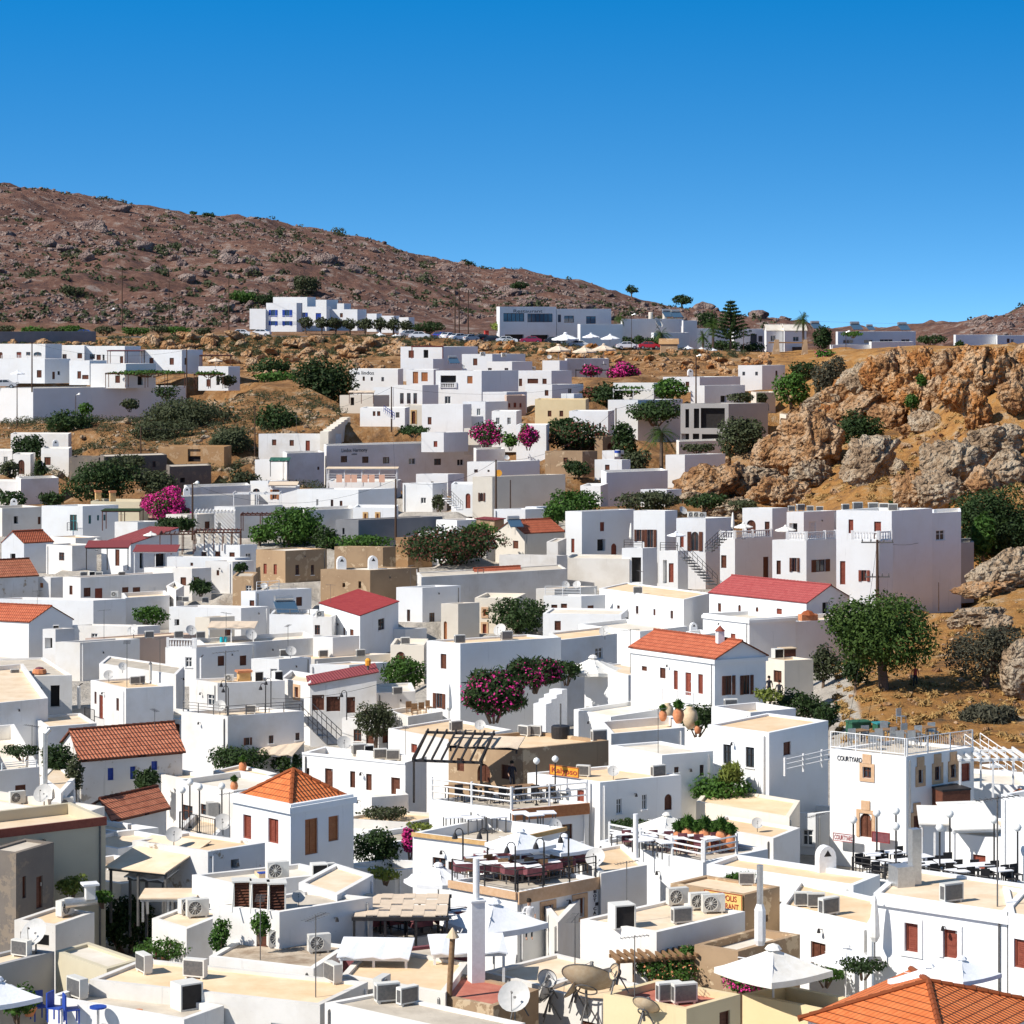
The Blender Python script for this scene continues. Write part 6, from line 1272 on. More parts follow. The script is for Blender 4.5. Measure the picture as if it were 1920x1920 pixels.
Pl(775, 806, 66, 20, 'low green shrubs on the dry bank', 'bush', 'leafdark', s=12.9)
Pl(822, 940, 26, 36, 'grey creeper on the white cube wall', 'creeper', 'olive', s=14.4, name='creeper')
Pl(50, 838, 60, 56, 'dark leafy tree in front of the blank white wall', 'tree', 'leafdark', s=12.9, trunk=4)
Pl(16, 880, 40, 36, 'small olive tree at the left frame edge', 'tree', 'olive', s=13.3, trunk=8)
Pl(18, 935, 54, 34, 'dark bush left of the blank cube', 'bush', 'leafdark', s=14.4)
Pl(74, 880, 24, 44, 'creeper beside the arched doorway', 'creeper', 'leafdark', s=13.2, name='creeper')
Pl(275, 699, 150, 10, 'green vine canopy on the long terrace pergola', 'vines', 'leafgreen', s=11.35, name='vines', leafpx=3.6)
Pl(390, 700, 52, 10, 'green vine canopy on the small end pergola', 'vines', 'leafgreen', s=11.3, name='vines', leafpx=3.6)
Pl(310, 735, 50, 26, 'hanging vine over the retaining wall', 'vines', 'leafdark', s=11.5, name='vines', leafpx=3.4, dens=.6)
Pl(425, 712, 36, 22, 'grey shrub at the end of the left terrace', 'bush', 'olive', s=11.2)
# trees by the road and on the hill
for i, (px, w_) in enumerate([(573, 28), (602, 26), (628, 34), (655, 30), (684, 36), (712, 32), (738, 32), (762, 24)]):
 Pl(px, 603 + i * .8, w_, 24, 'dark olive tree in the row in front of the hotel', 'tree', 'olive', s=9.15, trunk=7, leafpx=3.2, n=7, group='row of olive trees before the hotel', name='olive_tree')
for px, py, w_, h_, lab, mm in [(574, 533, 50, 42, 'round tree on the hillside above the hotel', 'olive'), (391, 404, 28, 12, 'dark wind clipped tree on the left skyline', 'leafdark'),
  (362, 399, 14, 6, 'tiny bush left of the wind clipped tree', 'leafdark'), (876, 498, 32, 24, 'round dark tree on the middle skyline', 'leafdark'), (974, 534, 34, 17, 'flat dark bush on the slope right of the middle skyline tree', 'leafdark'),
  (1185, 542, 24, 16, 'small dark tree on the ridge above the restaurant', 'leafdark'), (1280, 561, 42, 20, 'wide dark umbrella shaped tree on the ridge', 'leafdark'), (1330, 598, 40, 32, 'large dark bush behind the norfolk pine', 'leafdark'),
  (1406, 589, 6, 4, 'tiny tree on the ridge right of the pine', 'leafdark'), (455, 555, 60, 26, 'green bushes on the slope left of the hotel', 'leafgreen'), (495, 560, 40, 22, 'green bush right behind the hotel annex', 'leafdark'),
  (130, 545, 50, 20, 'dark shrubs on the lower left hillside', 'olive')]:
 yr = float(np.interp(px, RX, RY)); tr = 3
 base = py + h_ / 2 + tr
 sS = 4.05 if base <= yr + 10 else None
 if sS is None:
  S = np.arange(8.8, 4.05, -.02); D = groundD((px - 960) / S, F / S); ok = (base - Y0) / S <= D; k = np.where((base - Y0) / S >= D - .2)[0]; sS = float(S[k[0]]) if len(k) else 4.1
  if py > 580: sS = 8.6
 Pl(px, py, w_, h_, lab, 'tree' if 'tree' in lab else 'bush', mm, s=sS, trunk=tr + (3 if h_ > 15 else 0), leafpx=3, n=9)
for i, px in enumerate([10, 60, 105, 128, 195, 250, 300, 330, 380]):
 Pl(px, 616 + (i % 3) * 2, 36 + (i % 2) * 16, 16, 'green roadside shrub left of the white cars', 'bush', ('olive', 'leafgreen')[i % 2], s=9.25, leafpx=3.2, n=6, group='roadside shrubs', name='bush')
Pl(940, 612, 40, 18, 'light green bush left of the restaurant', 'bush', 'leafyellow', s=9.2, leafpx=3.2)
Pl(800, 612, 70, 20, 'dark bushes behind the parked cars', 'bush', 'leafdark', s=9.1, leafpx=3.2)
Pl(1178, 640, 26, 22, 'dark hedge ball by the white garden wall', 'bush', 'leafdark', s=9.5, leafpx=3.2)
Pl(1198, 640, 24, 24, 'second hedge ball by the white garden wall', 'bush', 'leafdark', s=9.5, leafpx=3.2)
Pl(1228, 642, 40, 20, 'low hedge behind the red car', 'bush', 'leafdark', s=9.55, leafpx=3.2)
Pl(1360, 648, 60, 24, 'dark hedge under the norfolk pine', 'bush', 'leafdark', s=9.4, leafpx=3.2)
Pl(1415, 655, 50, 26, 'dark hedge left of the stone gateway', 'bush', 'leafdark', s=9.5, leafpx=3.2)
Pl(1543, 630, 40, 48, 'bushy evergreen tree right of the tall palm', 'tree', 'leafdark', s=9.35, trunk=8, leafpx=3.4)
Pl(1550, 665, 40, 26, 'red flowered shrub below the bushy evergreen', 'bush', 'leafgreen', s=9.7, leafpx=3.2, flower=.1)
Pl(1750, 636, 60, 18, 'evergreen clump behind the cliff top', 'bush', 'leafdark', s=9.2, leafpx=3.2)
Pl(1800, 645, 18, 14, 'little pointed shrub on the cliff top', 'bush', 'leafdark', s=9.3, leafpx=3)
Pl(1600, 626, 40, 10, 'hedge in front of the long holiday block', 'bush', 'leafgreen', s=9.0, leafpx=3)
# scrub tufts over the open slopes: nobody could count them
def tufts(name, n, reg, m, label, seed, size=(.25, .7)):
 r = np.random.RandomState(seed); bl = []
 for i in range(n):
  px, py = reg(r); s = solve(px, py); X, Y = (px - 960) / s, F / s; q = r.uniform(*size); bl.append((X, Y, gz(X, Y) + q * .3, q, q, q * .6))
 V, Fc = leaves(n * 40, bl, .13, seed, 4); o = npmesh(name, V, Fc, m); o['kind'] = 'stuff'; o['label'] = label
tufts('dry_scrub', 900, lambda r: (r.uniform(0, 640), r.uniform(735, 900)), 'olive', 'olive green scrub tufts over the left slope', 3, (.4, 1.5))
tufts('dry_grass', 600, lambda r: (r.uniform(1480, 1920), r.uniform(790, 960)), 'drygrass', 'golden dry grass tufts on the ochre slope', 4, (.2, .6))
tufts('dry_grass', 380, lambda r: (r.uniform(1570, 1920), r.uniform(1120, 1400)), 'drygrass', 'golden dry grass tufts on the bank around the big tree', 5, (.15, .45))
tufts('hill_scrub', 1500, lambda r: (r.uniform(0, 1400), 632 + r.uniform(0, 40)), 'olive', 'scrub tufts on the bank below the road', 7, (.3, .8))
X, Y, r_ = hill_pts(2500, 9, (50, 70, 31, .5)); q = r_.gamma(2, .33, len(X)) + .35; Z_ = gza(X, Y)
bl = [(X[i], Y[i], Z_[i] + q[i] * .3, q[i], q[i], q[i] * .65) for i in range(len(X))]
V, Fc = leaves(2200 * 16, bl, .7, 9, 1.5); o = npmesh('phrygana_scrub', V, Fc, 'olive'); o['kind'] = 'stuff'; o['label'] = 'low dark thorny scrub dotted over the far hillside'

# ---------------------------------------------------------------- palms and the norfolk pine
def palm(px, ptop, pbase, wpx, label, s, fan=True):
 base = P(px, pbase, s); root = thing('palm_tree', label, 'palm', base); H_ = (pbase - ptop) / s; Rr = wpx / s / 2; seed = int(px); r = random.Random(seed)
 hc = H_ - Rr * .55; mb = MB(); mb.tube((0, 0, -.5), (0, 0, hc), .28, 9, .2); mb.build('trunk', 'trunk', root)
 V = []; Fc = []
 for i in range(38):
  a = r.uniform(0, 6.28); e = r.uniform(-.7, 1.25); L_ = Rr * r.uniform(.8, 1.1); pts = []
  for k in range(6):
   t = k / 5; x = math.cos(e) * L_ * t; z = math.sin(e) * L_ * t - .55 * L_ * t * t * (1 if e < 1 else .5); pts.append(Vector((x * math.cos(a), x * math.sin(a), hc + z)))
  side = Vector((-math.sin(a), math.cos(a), 0))
  for k in range(1, 6):
   wd = Rr * (.16 if fan else .1) * (1 - abs(k / 5 - .6))
   for sg in (-1, 1):
    for q in range(3):
     p = pts[k - 1].lerp(pts[k], (q + .5) / 3); tip = p + side * sg * wd * 1.6 + (pts[k] - pts[k - 1]) * .9 - Vector((0, 0, wd * .5)); b2 = p + (pts[k] - pts[k - 1]) * .22
     n0 = len(V); V += [p, b2, tip]; Fc.append((n0, n0 + 1, n0 + 2))
 npmesh('fronds', [v[:] for v in V], Fc, 'leafcarob', root)
palm(1240, 792, 880, 66, 'tall fan palm above the tower like house', 13.9)
palm(1337, 598, 655, 44, 'fan palm left of the norfolk pine', 9.6)
palm(1506, 586, 655, 40, 'tall palm behind the stone gateway', 9.5)
palm(1162, 588, 640, 26, 'small palm beside the restaurant', 9.2)
palm(1240, 614, 655, 42, 'low palm on the stone kiosk', 9.6)
palm(1318, 622, 655, 30, 'short palm left of the pine', 9.7)
root = thing('norfolk_pine', 'layered norfolk island pine above the road', 'tree', P(1370, 655, 9.5)); mb = MB(); mb.tube((0, 0, -1), (0, 0, 9.8), .25, 8, .05); mb.build('trunk', 'trunk', root)
bl = []; r = random.Random(4)
for k in range(11):
 z = 2.0 + k * .72; L_ = (1 - k / 11.5) * 4.3
 for j in range(7):
  a = j * .9 + k
  for q in range(1, 6): t = q / 5 * L_; bl.append((math.cos(a) * t, math.sin(a) * t, z + t * .22, .38, .38, .12))
V, Fc = leaves(5200, bl, .26, 5, 2.5); npmesh('crown', V, Fc, 'leafdark', root)

# ---------------------------------------------------------------- things on the roofs
NAMED = []       # (object, kind phrase, ref, px): labels are written once all of a kind are known
STOP = {'with', 'and', 'of', 'the', 'a', 'in', 'on', 'at', 'right', 'left', 'beside', 'behind', 'below', 'above', 'under', 'by', 'its', 'between', 'over', 'to', 'from', 'half', 'two', 'four', 'three', 'long', 'small', 'white', 'little', 'dark', 'tall'}
def short(ref, n):
 ws = HS[ref]['label'].split()[:n]
 while ws and ws[-1] in STOP: ws.pop()
 return ' '.join(ws)
def proto(name, build):
 o = bpy.data.objects.new(name, None); o['label'] = 'prototype'; o['category'] = name.replace('_', ' '); return o
PR = {}
def use(key, maker, loc, rz, scale=1):
 """first use builds the thing, later uses copy it and each of its parts"""
 if key not in PR: PR[key] = maker(); o = PR[key]; o.location = loc; o.rotation_euler = (0, 0, rz); o.scale = (scale,) * 3; return o
 return dup(PR[key], loc, rz, scale)
def mk_ac():
 t = thing('air_conditioner', 'x', 'air conditioner', (0, 0, 0)); b = MB(); b.box(-.43, -.16, .08, .43, .16, .72); b.box(-.36, -.14, 0, -.28, .14, .08); b.box(.28, -.14, 0, .36, .14, .08)
 b.build('casing', 'acwhite', t); g = MB(); g.tube((-.13, -.16, .40), (-.13, -.175, .40), .26, 18); fan = g.build('fan_grille', 'metal', t)
 g = MB()
 for r_ in (.27,):
  for k in range(16): a, a2 = k * math.pi / 8, (k + 1) * math.pi / 8; g.tube((-.13 + r_ * math.cos(a), -.185, .4 + r_ * math.sin(a)), (-.13 + r_ * math.cos(a2), -.185, .4 + r_ * math.sin(a2)), .02, 4)
 for k in range(6): a = k * math.pi / 6; g.tube((-.13 - .25 * math.cos(a), -.185, .4 - .25 * math.sin(a)), (-.13 + .25 * math.cos(a), -.185, .4 + .25 * math.sin(a)), .008, 3)
 g.tube((-.13, -.18, .4), (-.13, -.2, .4), .06, 10); g.build('guard_ring', 'acwhite', fan)
 g = MB(); g.box(-.37, .16, .14, .39, .172, .66); g.box(.43, -.1, .16, .44, .12, .62); g.build('coil_grille', 'metal', t); return t
def mk_vent():
 t = thing('cooling_unit', 'x', 'cooling unit', (0, 0, 0)); b = MB()
 for q in ((-.5, -.45, 0, -.44, .45, 1.0), (.44, -.45, 0, .5, .45, 1.0), (-.5, -.45, 1.0, .5, .45, 1.06), (-.44, .39, 0, .44, .45, 1.0), (-.44, -.45, 0, .44, .39, .06)): b.box(*q)
 b.build('casing', 'acwhite', t); g = MB(); g.box(-.44, -.40, .06, .44, -.36, 1.0); g.build('louvre', 'dark', t); return t
def mk_dish():
 t = thing('satellite_dish', 'x', 'satellite dish', (0, 0, 0)); b = MB(); n = 20; prof = [(.0, 0), (.2, .02), (.36, .06), (.5, .12)]
 vs = []; fs = []; ax = Vector((0, -.82, .57)).normalized(); q = Vector((1, 0, 0)); w_ = ax.cross(q)
 for r_, d in prof:
  for i in range(n): a = 2 * math.pi * i / n; vs.append(Vector((0, 0, .72)) + ax * d + (q * math.cos(a) + w_ * math.sin(a)) * r_)
 for k in range(3):
  for i in range(n): fs.append((k * n + i, k * n + (i + 1) % n, (k + 1) * n + (i + 1) % n, (k + 1) * n + i))
 b.add(vs, fs); b.build('reflector', 'dish', t, smooth=True)
 m = MB(); m.tube((0, .04, 0), (0, .04, .7), .03, 6); m.tube((0, .04, .7), (0, 0, .74), .05, 6); m.build('mast', 'metal', t)
 f_ = MB(); tip = Vector((0, 0, .72)) + ax * .48; f_.tube(Vector((0, 0, .72)) - w_ * .48 + ax * .1, tip, .012, 4); f_.tube(tip, tip - ax * .09, .035, 6); f_.build('feed_arm', 'metal', t); return t
def mk_canopy(kind, cm):
 def f():
  t = thing('parasol', 'x', 'parasol', (0, 0, 0)); n = 8 if kind == 'oct' else 4; b = MB(); a0 = math.pi / 4 if n == 4 else 0; k = 1.0 if n == 4 else .92
  e = [(k * math.cos(a0 + 2 * math.pi * i / n), k * math.sin(a0 + 2 * math.pi * i / n)) for i in range(n)]; N = 6
  for i in range(n):
   (x0, y0), (x1, y1) = e[i], e[(i + 1) % n]; rows = []
   for j in range(N + 1):
    u = j / N; zc = .36 * (1 - u) ** 1.0 - .035 * math.sin(math.pi * u); row = []
    for m_ in range(5):
     v = m_ / 4; x, y = x0 * (1 - v) + x1 * v, y0 * (1 - v) + y1 * v; sag = -.03 * math.sin(math.pi * v) * u; row.append((x * u, y * u, zc + sag))
    rows.append(row)
   o = [p for r_ in rows for p in r_]; b.add(o, [(j * 5 + m_, j * 5 + m_ + 1, (j + 1) * 5 + m_ + 1, (j + 1) * 5 + m_) for j in range(N) for m_ in range(4)])
   b.add([(x * 1.0, y * 1.0, z) for x, y, z in rows[-1]] + [(x * 1.005, y * 1.005, z - .10 - .012 * math.sin(9 * x)) for x, y, z in rows[-1]], [(m_, m_ + 1, m_ + 6, m_ + 5) for m_ in range(4)])
  c = b.build('canopy', cm, t); v = MB()
  v.lathe([(.15, .335), (.10, .40), (.02, .43)], 8); v.build('vent_cap', cm, c)
  p = MB(); p.tube((0, 0, -1.15), (0, 0, .36), .022, 6)
  for x, y in e[::1 if n == 4 else 2]: p.tube((0, 0, .12), (x * .6, y * .6, .18), .012, 4); p.tube((0, 0, .33), (x * .98, y * .98, -.02), .012, 4)
  p.build('pole', 'whitepaint', t); q = MB(); q.box(-.18, -.18, -1.18, .18, .18, -1.12); q.build('base_plate', 'metal', t); return t
 return f
def mk_closed():
 t = thing('folded_parasol', 'x', 'parasol', (0, 0, 0)); b = MB(); b.lathe([(.10, .7), (.20, .9), (.17, 1.6), (.09, 2.3), (.02, 2.5)], 8); b.build('canopy', 'canvas', t)
 p = MB(); p.tube((0, 0, 0), (0, 0, .9), .03, 6); p.box(-.25, -.25, 0, .25, .25, .08); p.build('pole', 'metal', t); return t
def mk_table(cm, cloth):
 def f():
  t = thing('table', 'x', 'table', (0, 0, 0)); b = MB(); b.box(-.42, -.42, .72, .42, .42, .76); b.build('table_top', cm, t)
  if cloth: c = MB(); [c.add([(x0, y0, .768), (x1, y1, .768), (x1 * 1.04, y1 * 1.04, .42), (x0 * 1.04, y0 * 1.04, .42)], [(0, 1, 2, 3)]) for (x0, y0), (x1, y1) in (((-.45, -.45), (.45, -.45)), ((.45, -.45), (.45, .45)), ((.45, .45), (-.45, .45)), ((-.45, .45), (-.45, -.45)))]; c.build('table_skirt', cloth, t)
  for x in (-.36, .36):
   for y in (-.36, .36): l = MB(); l.box(x - .025, y - .025, 0, x + .025, y + .025, .72); l.build('leg', 'metal', t)
  return t
 return f
def mk_chair(cm):
 def f():
  t = thing('chair', 'x', 'chair', (0, 0, 0)); b = MB(); b.box(-.23, -.23, .42, .23, .23, .46); b.build('seat', cm, t)
  b = MB(); b.box(-.23, .20, .46, .23, .25, .92); b.build('backrest', cm, t)
  for x in (-.2, .2):
   for y in (-.2, .2): l = MB(); l.box(x - .02, y - .02, 0, x + .02, y + .02, .42); l.build('leg', cm, t)
  return t
 return f
def mk_globe():
 t = thing('globe_lamp', 'x', 'lamp', (0, 0, 0)); p = MB(); p.tube((0, 0, 0), (0, 0, 2.2), .04, 6); p.box(-.1, -.1, 0, .1, .1, .06); p.build('post', 'black', t)
 g = MB(); g.lathe([(.02, 2.18), (.14, 2.26), (.19, 2.38), (.14, 2.5), (.02, 2.57)], 12); g.build('globe', 'lampglass', t, smooth=True); return t
def mk_hooklamp():
 t = thing('hooked_lamp', 'x', 'lamp', (0, 0, 0)); p = MB(); p.tube((0, 0, 0), (0, 0, 1.9), .04, 6); pr = Vector((0, 0, 1.9))
 for k in range(1, 7): a = k / 6 * math.pi; q = Vector((-.18 + .18 * math.cos(a), 0, 1.9 + .18 * math.sin(a))); p.tube(pr, q, .025, 5); pr = q
 p.build('post', 'black', t); g = MB(); g.lathe([(.14, 1.62), (.10, 1.78), (.03, 1.9)], 10, (-.36, 0, 0)); g.build('lamp_shade', 'black', t); return t
def mk_antenna():
 t = thing('roof_antenna', 'x', 'antenna', (0, 0, 0)); p = MB(); p.tube((0, 0, 0), (0, 0, 2.8), .022, 5); p.build('mast', 'metal', t); a = MB(); a.tube((-.6, 0, 2.7), (.6, 0, 2.78), .015, 4)
 for k in range(8): x = -.55 + k * .155; a.tube((x, -.22, 2.7 + (x + .6) * .066), (x, .22, 2.7 + (x + .6) * .066), .01, 4)
 a.build('aerial', 'metal', t); return t
def mk_jar(m_='terracotta', top=None):
 def f():
  t = thing('clay_jar', 'x', 'jar', (0, 0, 0)); b = MB(); b.lathe([(.14, 0), (.27, .2), (.33, .45), (.27, .72), (.15, .84), (.18, .90)], 14); b.build('vessel', m_, t, smooth=True)
  if top: V, Fc = leaves(160, [(0, 0, 1.05, .26, .26, .22)], .14, 3, 3); npmesh('plant', V, Fc, top, t)
  return t
 return f
def mk_hood():
 t = thing('chimney_hood', 'x', 'chimney', (0, 0, 0)); b = MB(); b.box(-.45, -.3, 0, .45, .3, .75)
 for k in range(8): a, a2 = k * math.pi / 8, (k + 1) * math.pi / 8; b.add([(.45 * math.cos(a), -.3, .75 + .55 * math.sin(a)), (.45 * math.cos(a2), -.3, .75 + .55 * math.sin(a2)), (.45 * math.cos(a2), .3, .75 + .55 * math.sin(a2)), (.45 * math.cos(a), .3, .75 + .55 * math.sin(a)), (0, -.3, .75), (0, .3, .75)], [(0, 3, 2, 1), (0, 1, 4), (3, 5, 2)])
 b.build('cowl', 'whitepaint', t); d = MB(); d.add([(-.2, -.305, .8), (.2, -.305, .8), (0, -.305, 1.12)], [(0, 1, 2)]); d.build('smoke_opening', 'dark', t); return t
def mk_solar():
 t = thing('solar_heater', 'x', 'solar heater', (0, 0, 0)); b = MB(); b.tube((-.75, .5, 1.25), (.75, .5, 1.25), .27, 14); b.build('tank', 'steel', t)
 b = MB(); b.add([(-.9, -.9, .25), (.9, -.9, .25), (.9, .4, 1.05), (-.9, .4, 1.05), (-.9, -.9, .17), (.9, -.9, .17), (.9, .4, .97), (-.9, .4, .97)], [(0, 1, 2, 3), (4, 7, 6, 5), (0, 4, 5, 1), (1, 5, 6, 2), (3, 7, 4, 0)]); b.build('collector', 'blueglass', t)
 b = MB()
 for x in (-.7, .7): b.tube((x, .5, 0), (x, .5, 1), .03, 5); b.tube((x, -.85, 0), (x, -.85, .2), .03, 5)
 b.build('frame', 'metal', t); return t
def put(kind, key, maker, ref, px, py, rz=0, sc_=1, s=None, dz=0):
 if ref in HS: p, s_ = onroof(ref, px, py); p.z += dz
 else: p = P(px, py, s)
 o = use(key, maker, p, R(rz), sc_); NAMED.append((o, kind, ref, px)); return o
for ref, L_ in {
 'b4': [(122, 1718, 60, 1.15)], 'b5': [(352, 1714, 40, 1.1), (370, 1720, 20, 1.25)], 'b6': [(40, 1794, 150, 1.1)], 'b8': [(270, 1824, 120, 1.2), (366, 1834, 160, 1.2), (624, 1842, 120, 1.2)],
 'b8c': [(145, 1872, 130, 1.3)], 'b9': [(716, 1868, 70, 1.2), (726, 1880, 200, 1.2), (764, 1884, 220, 1.1)], 'b11': [(522, 1776, 20, 1.2), (598, 1786, 20, 1.2)], 'b14': [(520, 1650, 20, 1.3), (612, 1645, 200, 1)],
 'b18': [(32, 1508, 30, 1.1), (122, 1520, 20, 1.1)], 'b19': [(253, 1284, 200, 1), (262, 1283, 210, 1)], 'b20': [(28, 1268, 200, .9)], 'b25': [(470, 1338, 180, 1)], 'b28': [(430, 1278, 10, .9)],
 'b30': [(673, 1417, 200, 1.1), (713, 1424, 190, 1), (737, 1426, 180, 1)], 'b33': [(855, 1372, 210, 1.1)], 'b34': [(983, 1380, 140, 1), (1004, 1380, 160, 1), (1123, 1392, 200, 1.2)], 'b36': [(1234, 1458, 210, 1.1), (1094, 1456, 160, 1)],
 'b43': [(1370, 1331, 190, 1.2)], 'b29': [(745, 1303, 200, 1)], 'b53': [(1554, 1716, 215, 1.2), (1506, 1700, 180, 1), (1530, 1702, 180, 1)], 'b51': [(1784, 1692, 210, 1.2)],
 'b56': [(1270, 1698, 20, 1.2), (1311, 1706, 15, 1.15), (1337, 1712, 10, 1.25), (1278, 1732, 200, 1.1)], 'b58': [(1254, 1880, 200, 1.2), (1283, 1882, 200, 1.2)], 'b57': [(1400, 1660, 180, .9)],
 'm7': [(157, 1083, 200, 1), (186, 1083, 180, 1), (228, 1083, 210, 1)], 'n13': [(533, 1232, 200, 1.1), (606, 1233, 200, 1.1), (676, 1232, 200, 1.1)], 'n17': [(760, 1209, 190, 1.1)], 'm12': [(336, 1128, 180, .9), (348, 1129, 180, .9), (385, 1131, 180, .9)],
 'm19': [(280, 1197, 200, 1.1), (335, 1197, 200, 1.1), (376, 1198, 200, 1.1)], 'q4': [(1484, 959, 190, 1), (1501, 958, 200, 1.2), (1519, 959, 180, 1), (1537, 960, 180, 1)], 'q5': [(1585, 957, 200, 1), (1608, 957, 190, 1.3), (1637, 958, 185, 1.3), (1657, 958, 180, 1.2), (1674, 959, 180, 1.2)],
 'q2': [(1296, 971, 20, 1.1), (1306, 971, 15, 1.1), (1317, 972, 10, 1.1)], 'q8': [(1196, 1114, 180, 1.2)], 'b32': [(862, 1207, 200, 1.1), (950, 1201, 200, 1.2)], 'w2': [(905, 668, 20, 1.2), (945, 670, 20, 1.2)], 'n9b': [(600, 1158, 20, 1)], 'm10': [(215, 1120, 10, 1)], 'y5': [(1000, 694, 20, 1)]}.items():
 for px, py, rz, sc_ in L_: put('air conditioner', 'ac', mk_ac, ref, px, py, rz, sc_ * .88)
for ref, px, py, rz, sc_ in [('b28', 483, 1277, 30, 1.0), ('b28', 520, 1276, 30, 1.0), ('b56', 1166, 1738, 20, 1.3), ('b8c', 350, 1890, 35, 1.35), ('b14', 598, 1650, 15, 1.0), ('b42', 1458, 1236, 20, 1.1), ('b30', 690, 1416, 20, .8), ('m7', 172, 1083, 20, .9), ('m9b', 105, 1184, 10, .8)]: put('boxy cooling unit', 'vent', mk_vent, ref, px, py, rz, sc_ * .7)
for ref, px, py, rz, sc_ in [('b6', 66, 1790, -30, 1.7), ('b3', 326, 1588, 10, 1.1), ('b18', 82, 1516, -20, 1.5), ('b19', 204, 1280, 0, 1.1), ('b20b', 230, 1262, 20, 1), ('b25', 412, 1342, -10, 1.3), ('b61', 1040, 1568, 30, 1), ('b62', 1117, 1636, -20, 1.3), ('b9', 965, 1915, -15, 1.7), ('m19', 250, 1198, -30, 1.6), ('m19', 358, 1198, 30, 1.5),
  ('q2', 1280, 970, 40, 1.5), ('b33', 900, 1375, 0, 1.0), ('n14', 545, 1236, 20, 1.4), ('b31e', 418, 1566, 0, 1.3), ('n12', 470, 1207, 30, 1.6), ('b36', 1150, 1462, 0, .9), ('p6b', 1060, 1108, 20, 1.2), ('p6b', 1082, 1108, -20, 1.2), ('b32b', 1134, 1199, -20, 1.3), ('b32', 938, 1200, -30, 1.5), ('n10', 495, 1108, 0, 1), ('b30', 645, 1413, 10, 1.2), ('x7', 950, 866, 20, 1.1), ('y4', 1030, 676, 0, 1.2), ('b45b', 1420, 1560, 0, .9), ('w6', 870, 694, 20, 1), ('b12', 560, 1700, 0, .8)]: put('satellite dish', 'dish', mk_dish, ref, px, py, rz, sc_ * .7)
for ref, px, py, sc_ in [('b8', 592, 1870, 1.1), ('b56', 1175, 1730, .9), ('b16', 290, 1400, .8), ('b25', 423, 1338, 1.6), ('b19', 238, 1288, 1.2), ('b20b', 300, 1262, 1), ('b58', 1190, 1885, .9), ('b11', 488, 1800, .9), ('b37', 1234, 1412, .9), ('n13', 540, 1230, 1), ('m19b', 195, 1200, 1), ('b51', 1870, 1700, 1.5), ('b66', 1078, 1868, 1.1), ('n12', 424, 1205, 1), ('b3', 430, 1575, .8), ('b52', 1530, 1632, .9), ('q8', 1200, 1118, .9), ('n9', 620, 1140, .8), ('b30', 760, 1427, .7), ('x1', 556, 815, 1), ('m8', 230, 1000, .8), ('b40', 1182, 1262, 1.2), ('b24', 60, 1440, .9), ('n18', 770, 1101, .8), ('m9', 70, 1150, .8)]: put('aerial mast', 'antenna', mk_antenna, ref, px, py, rnd.uniform(0, 180), sc_)
for ref, px, py, sc_ in [('n7', 640, 1068, 1.1), ('n7', 699, 1067, 1.1), ('m4', 26, 952, .9), ('b52', 1548, 1634, .9), ('m18', 350, 930, .9), ('m2', 104, 841, 1), ('b28', 455, 1274, .6), ('y11b', 1294, 706, 1), ('q10', 1300, 1186, .7)]: put('chimney hood', 'hood', mk_hood, ref, px, py, 15, sc_)
for ref, px, py, sc_ in [('w1b', 850, 683, 1), ('n11', 535, 1152, 1.2), ('y2', 1252, 596, 1.2), ('y2', 1268, 597, 1.2), ('z2', 1605, 620, 1.3), ('z2', 1694, 621, 1.3), ('z1b', 1530, 618, 1.2), ('z2', 1632, 620, .9), ('p3', 965, 990, .9)]:
 put('solar water heater', 'solar', mk_solar, ref if not ref.startswith(('y2', 'z', 'w1b', 'p3')) else 'none:' + ref, px, py, 20, sc_, s=HS[ref]['s'] if ref in HS else None)

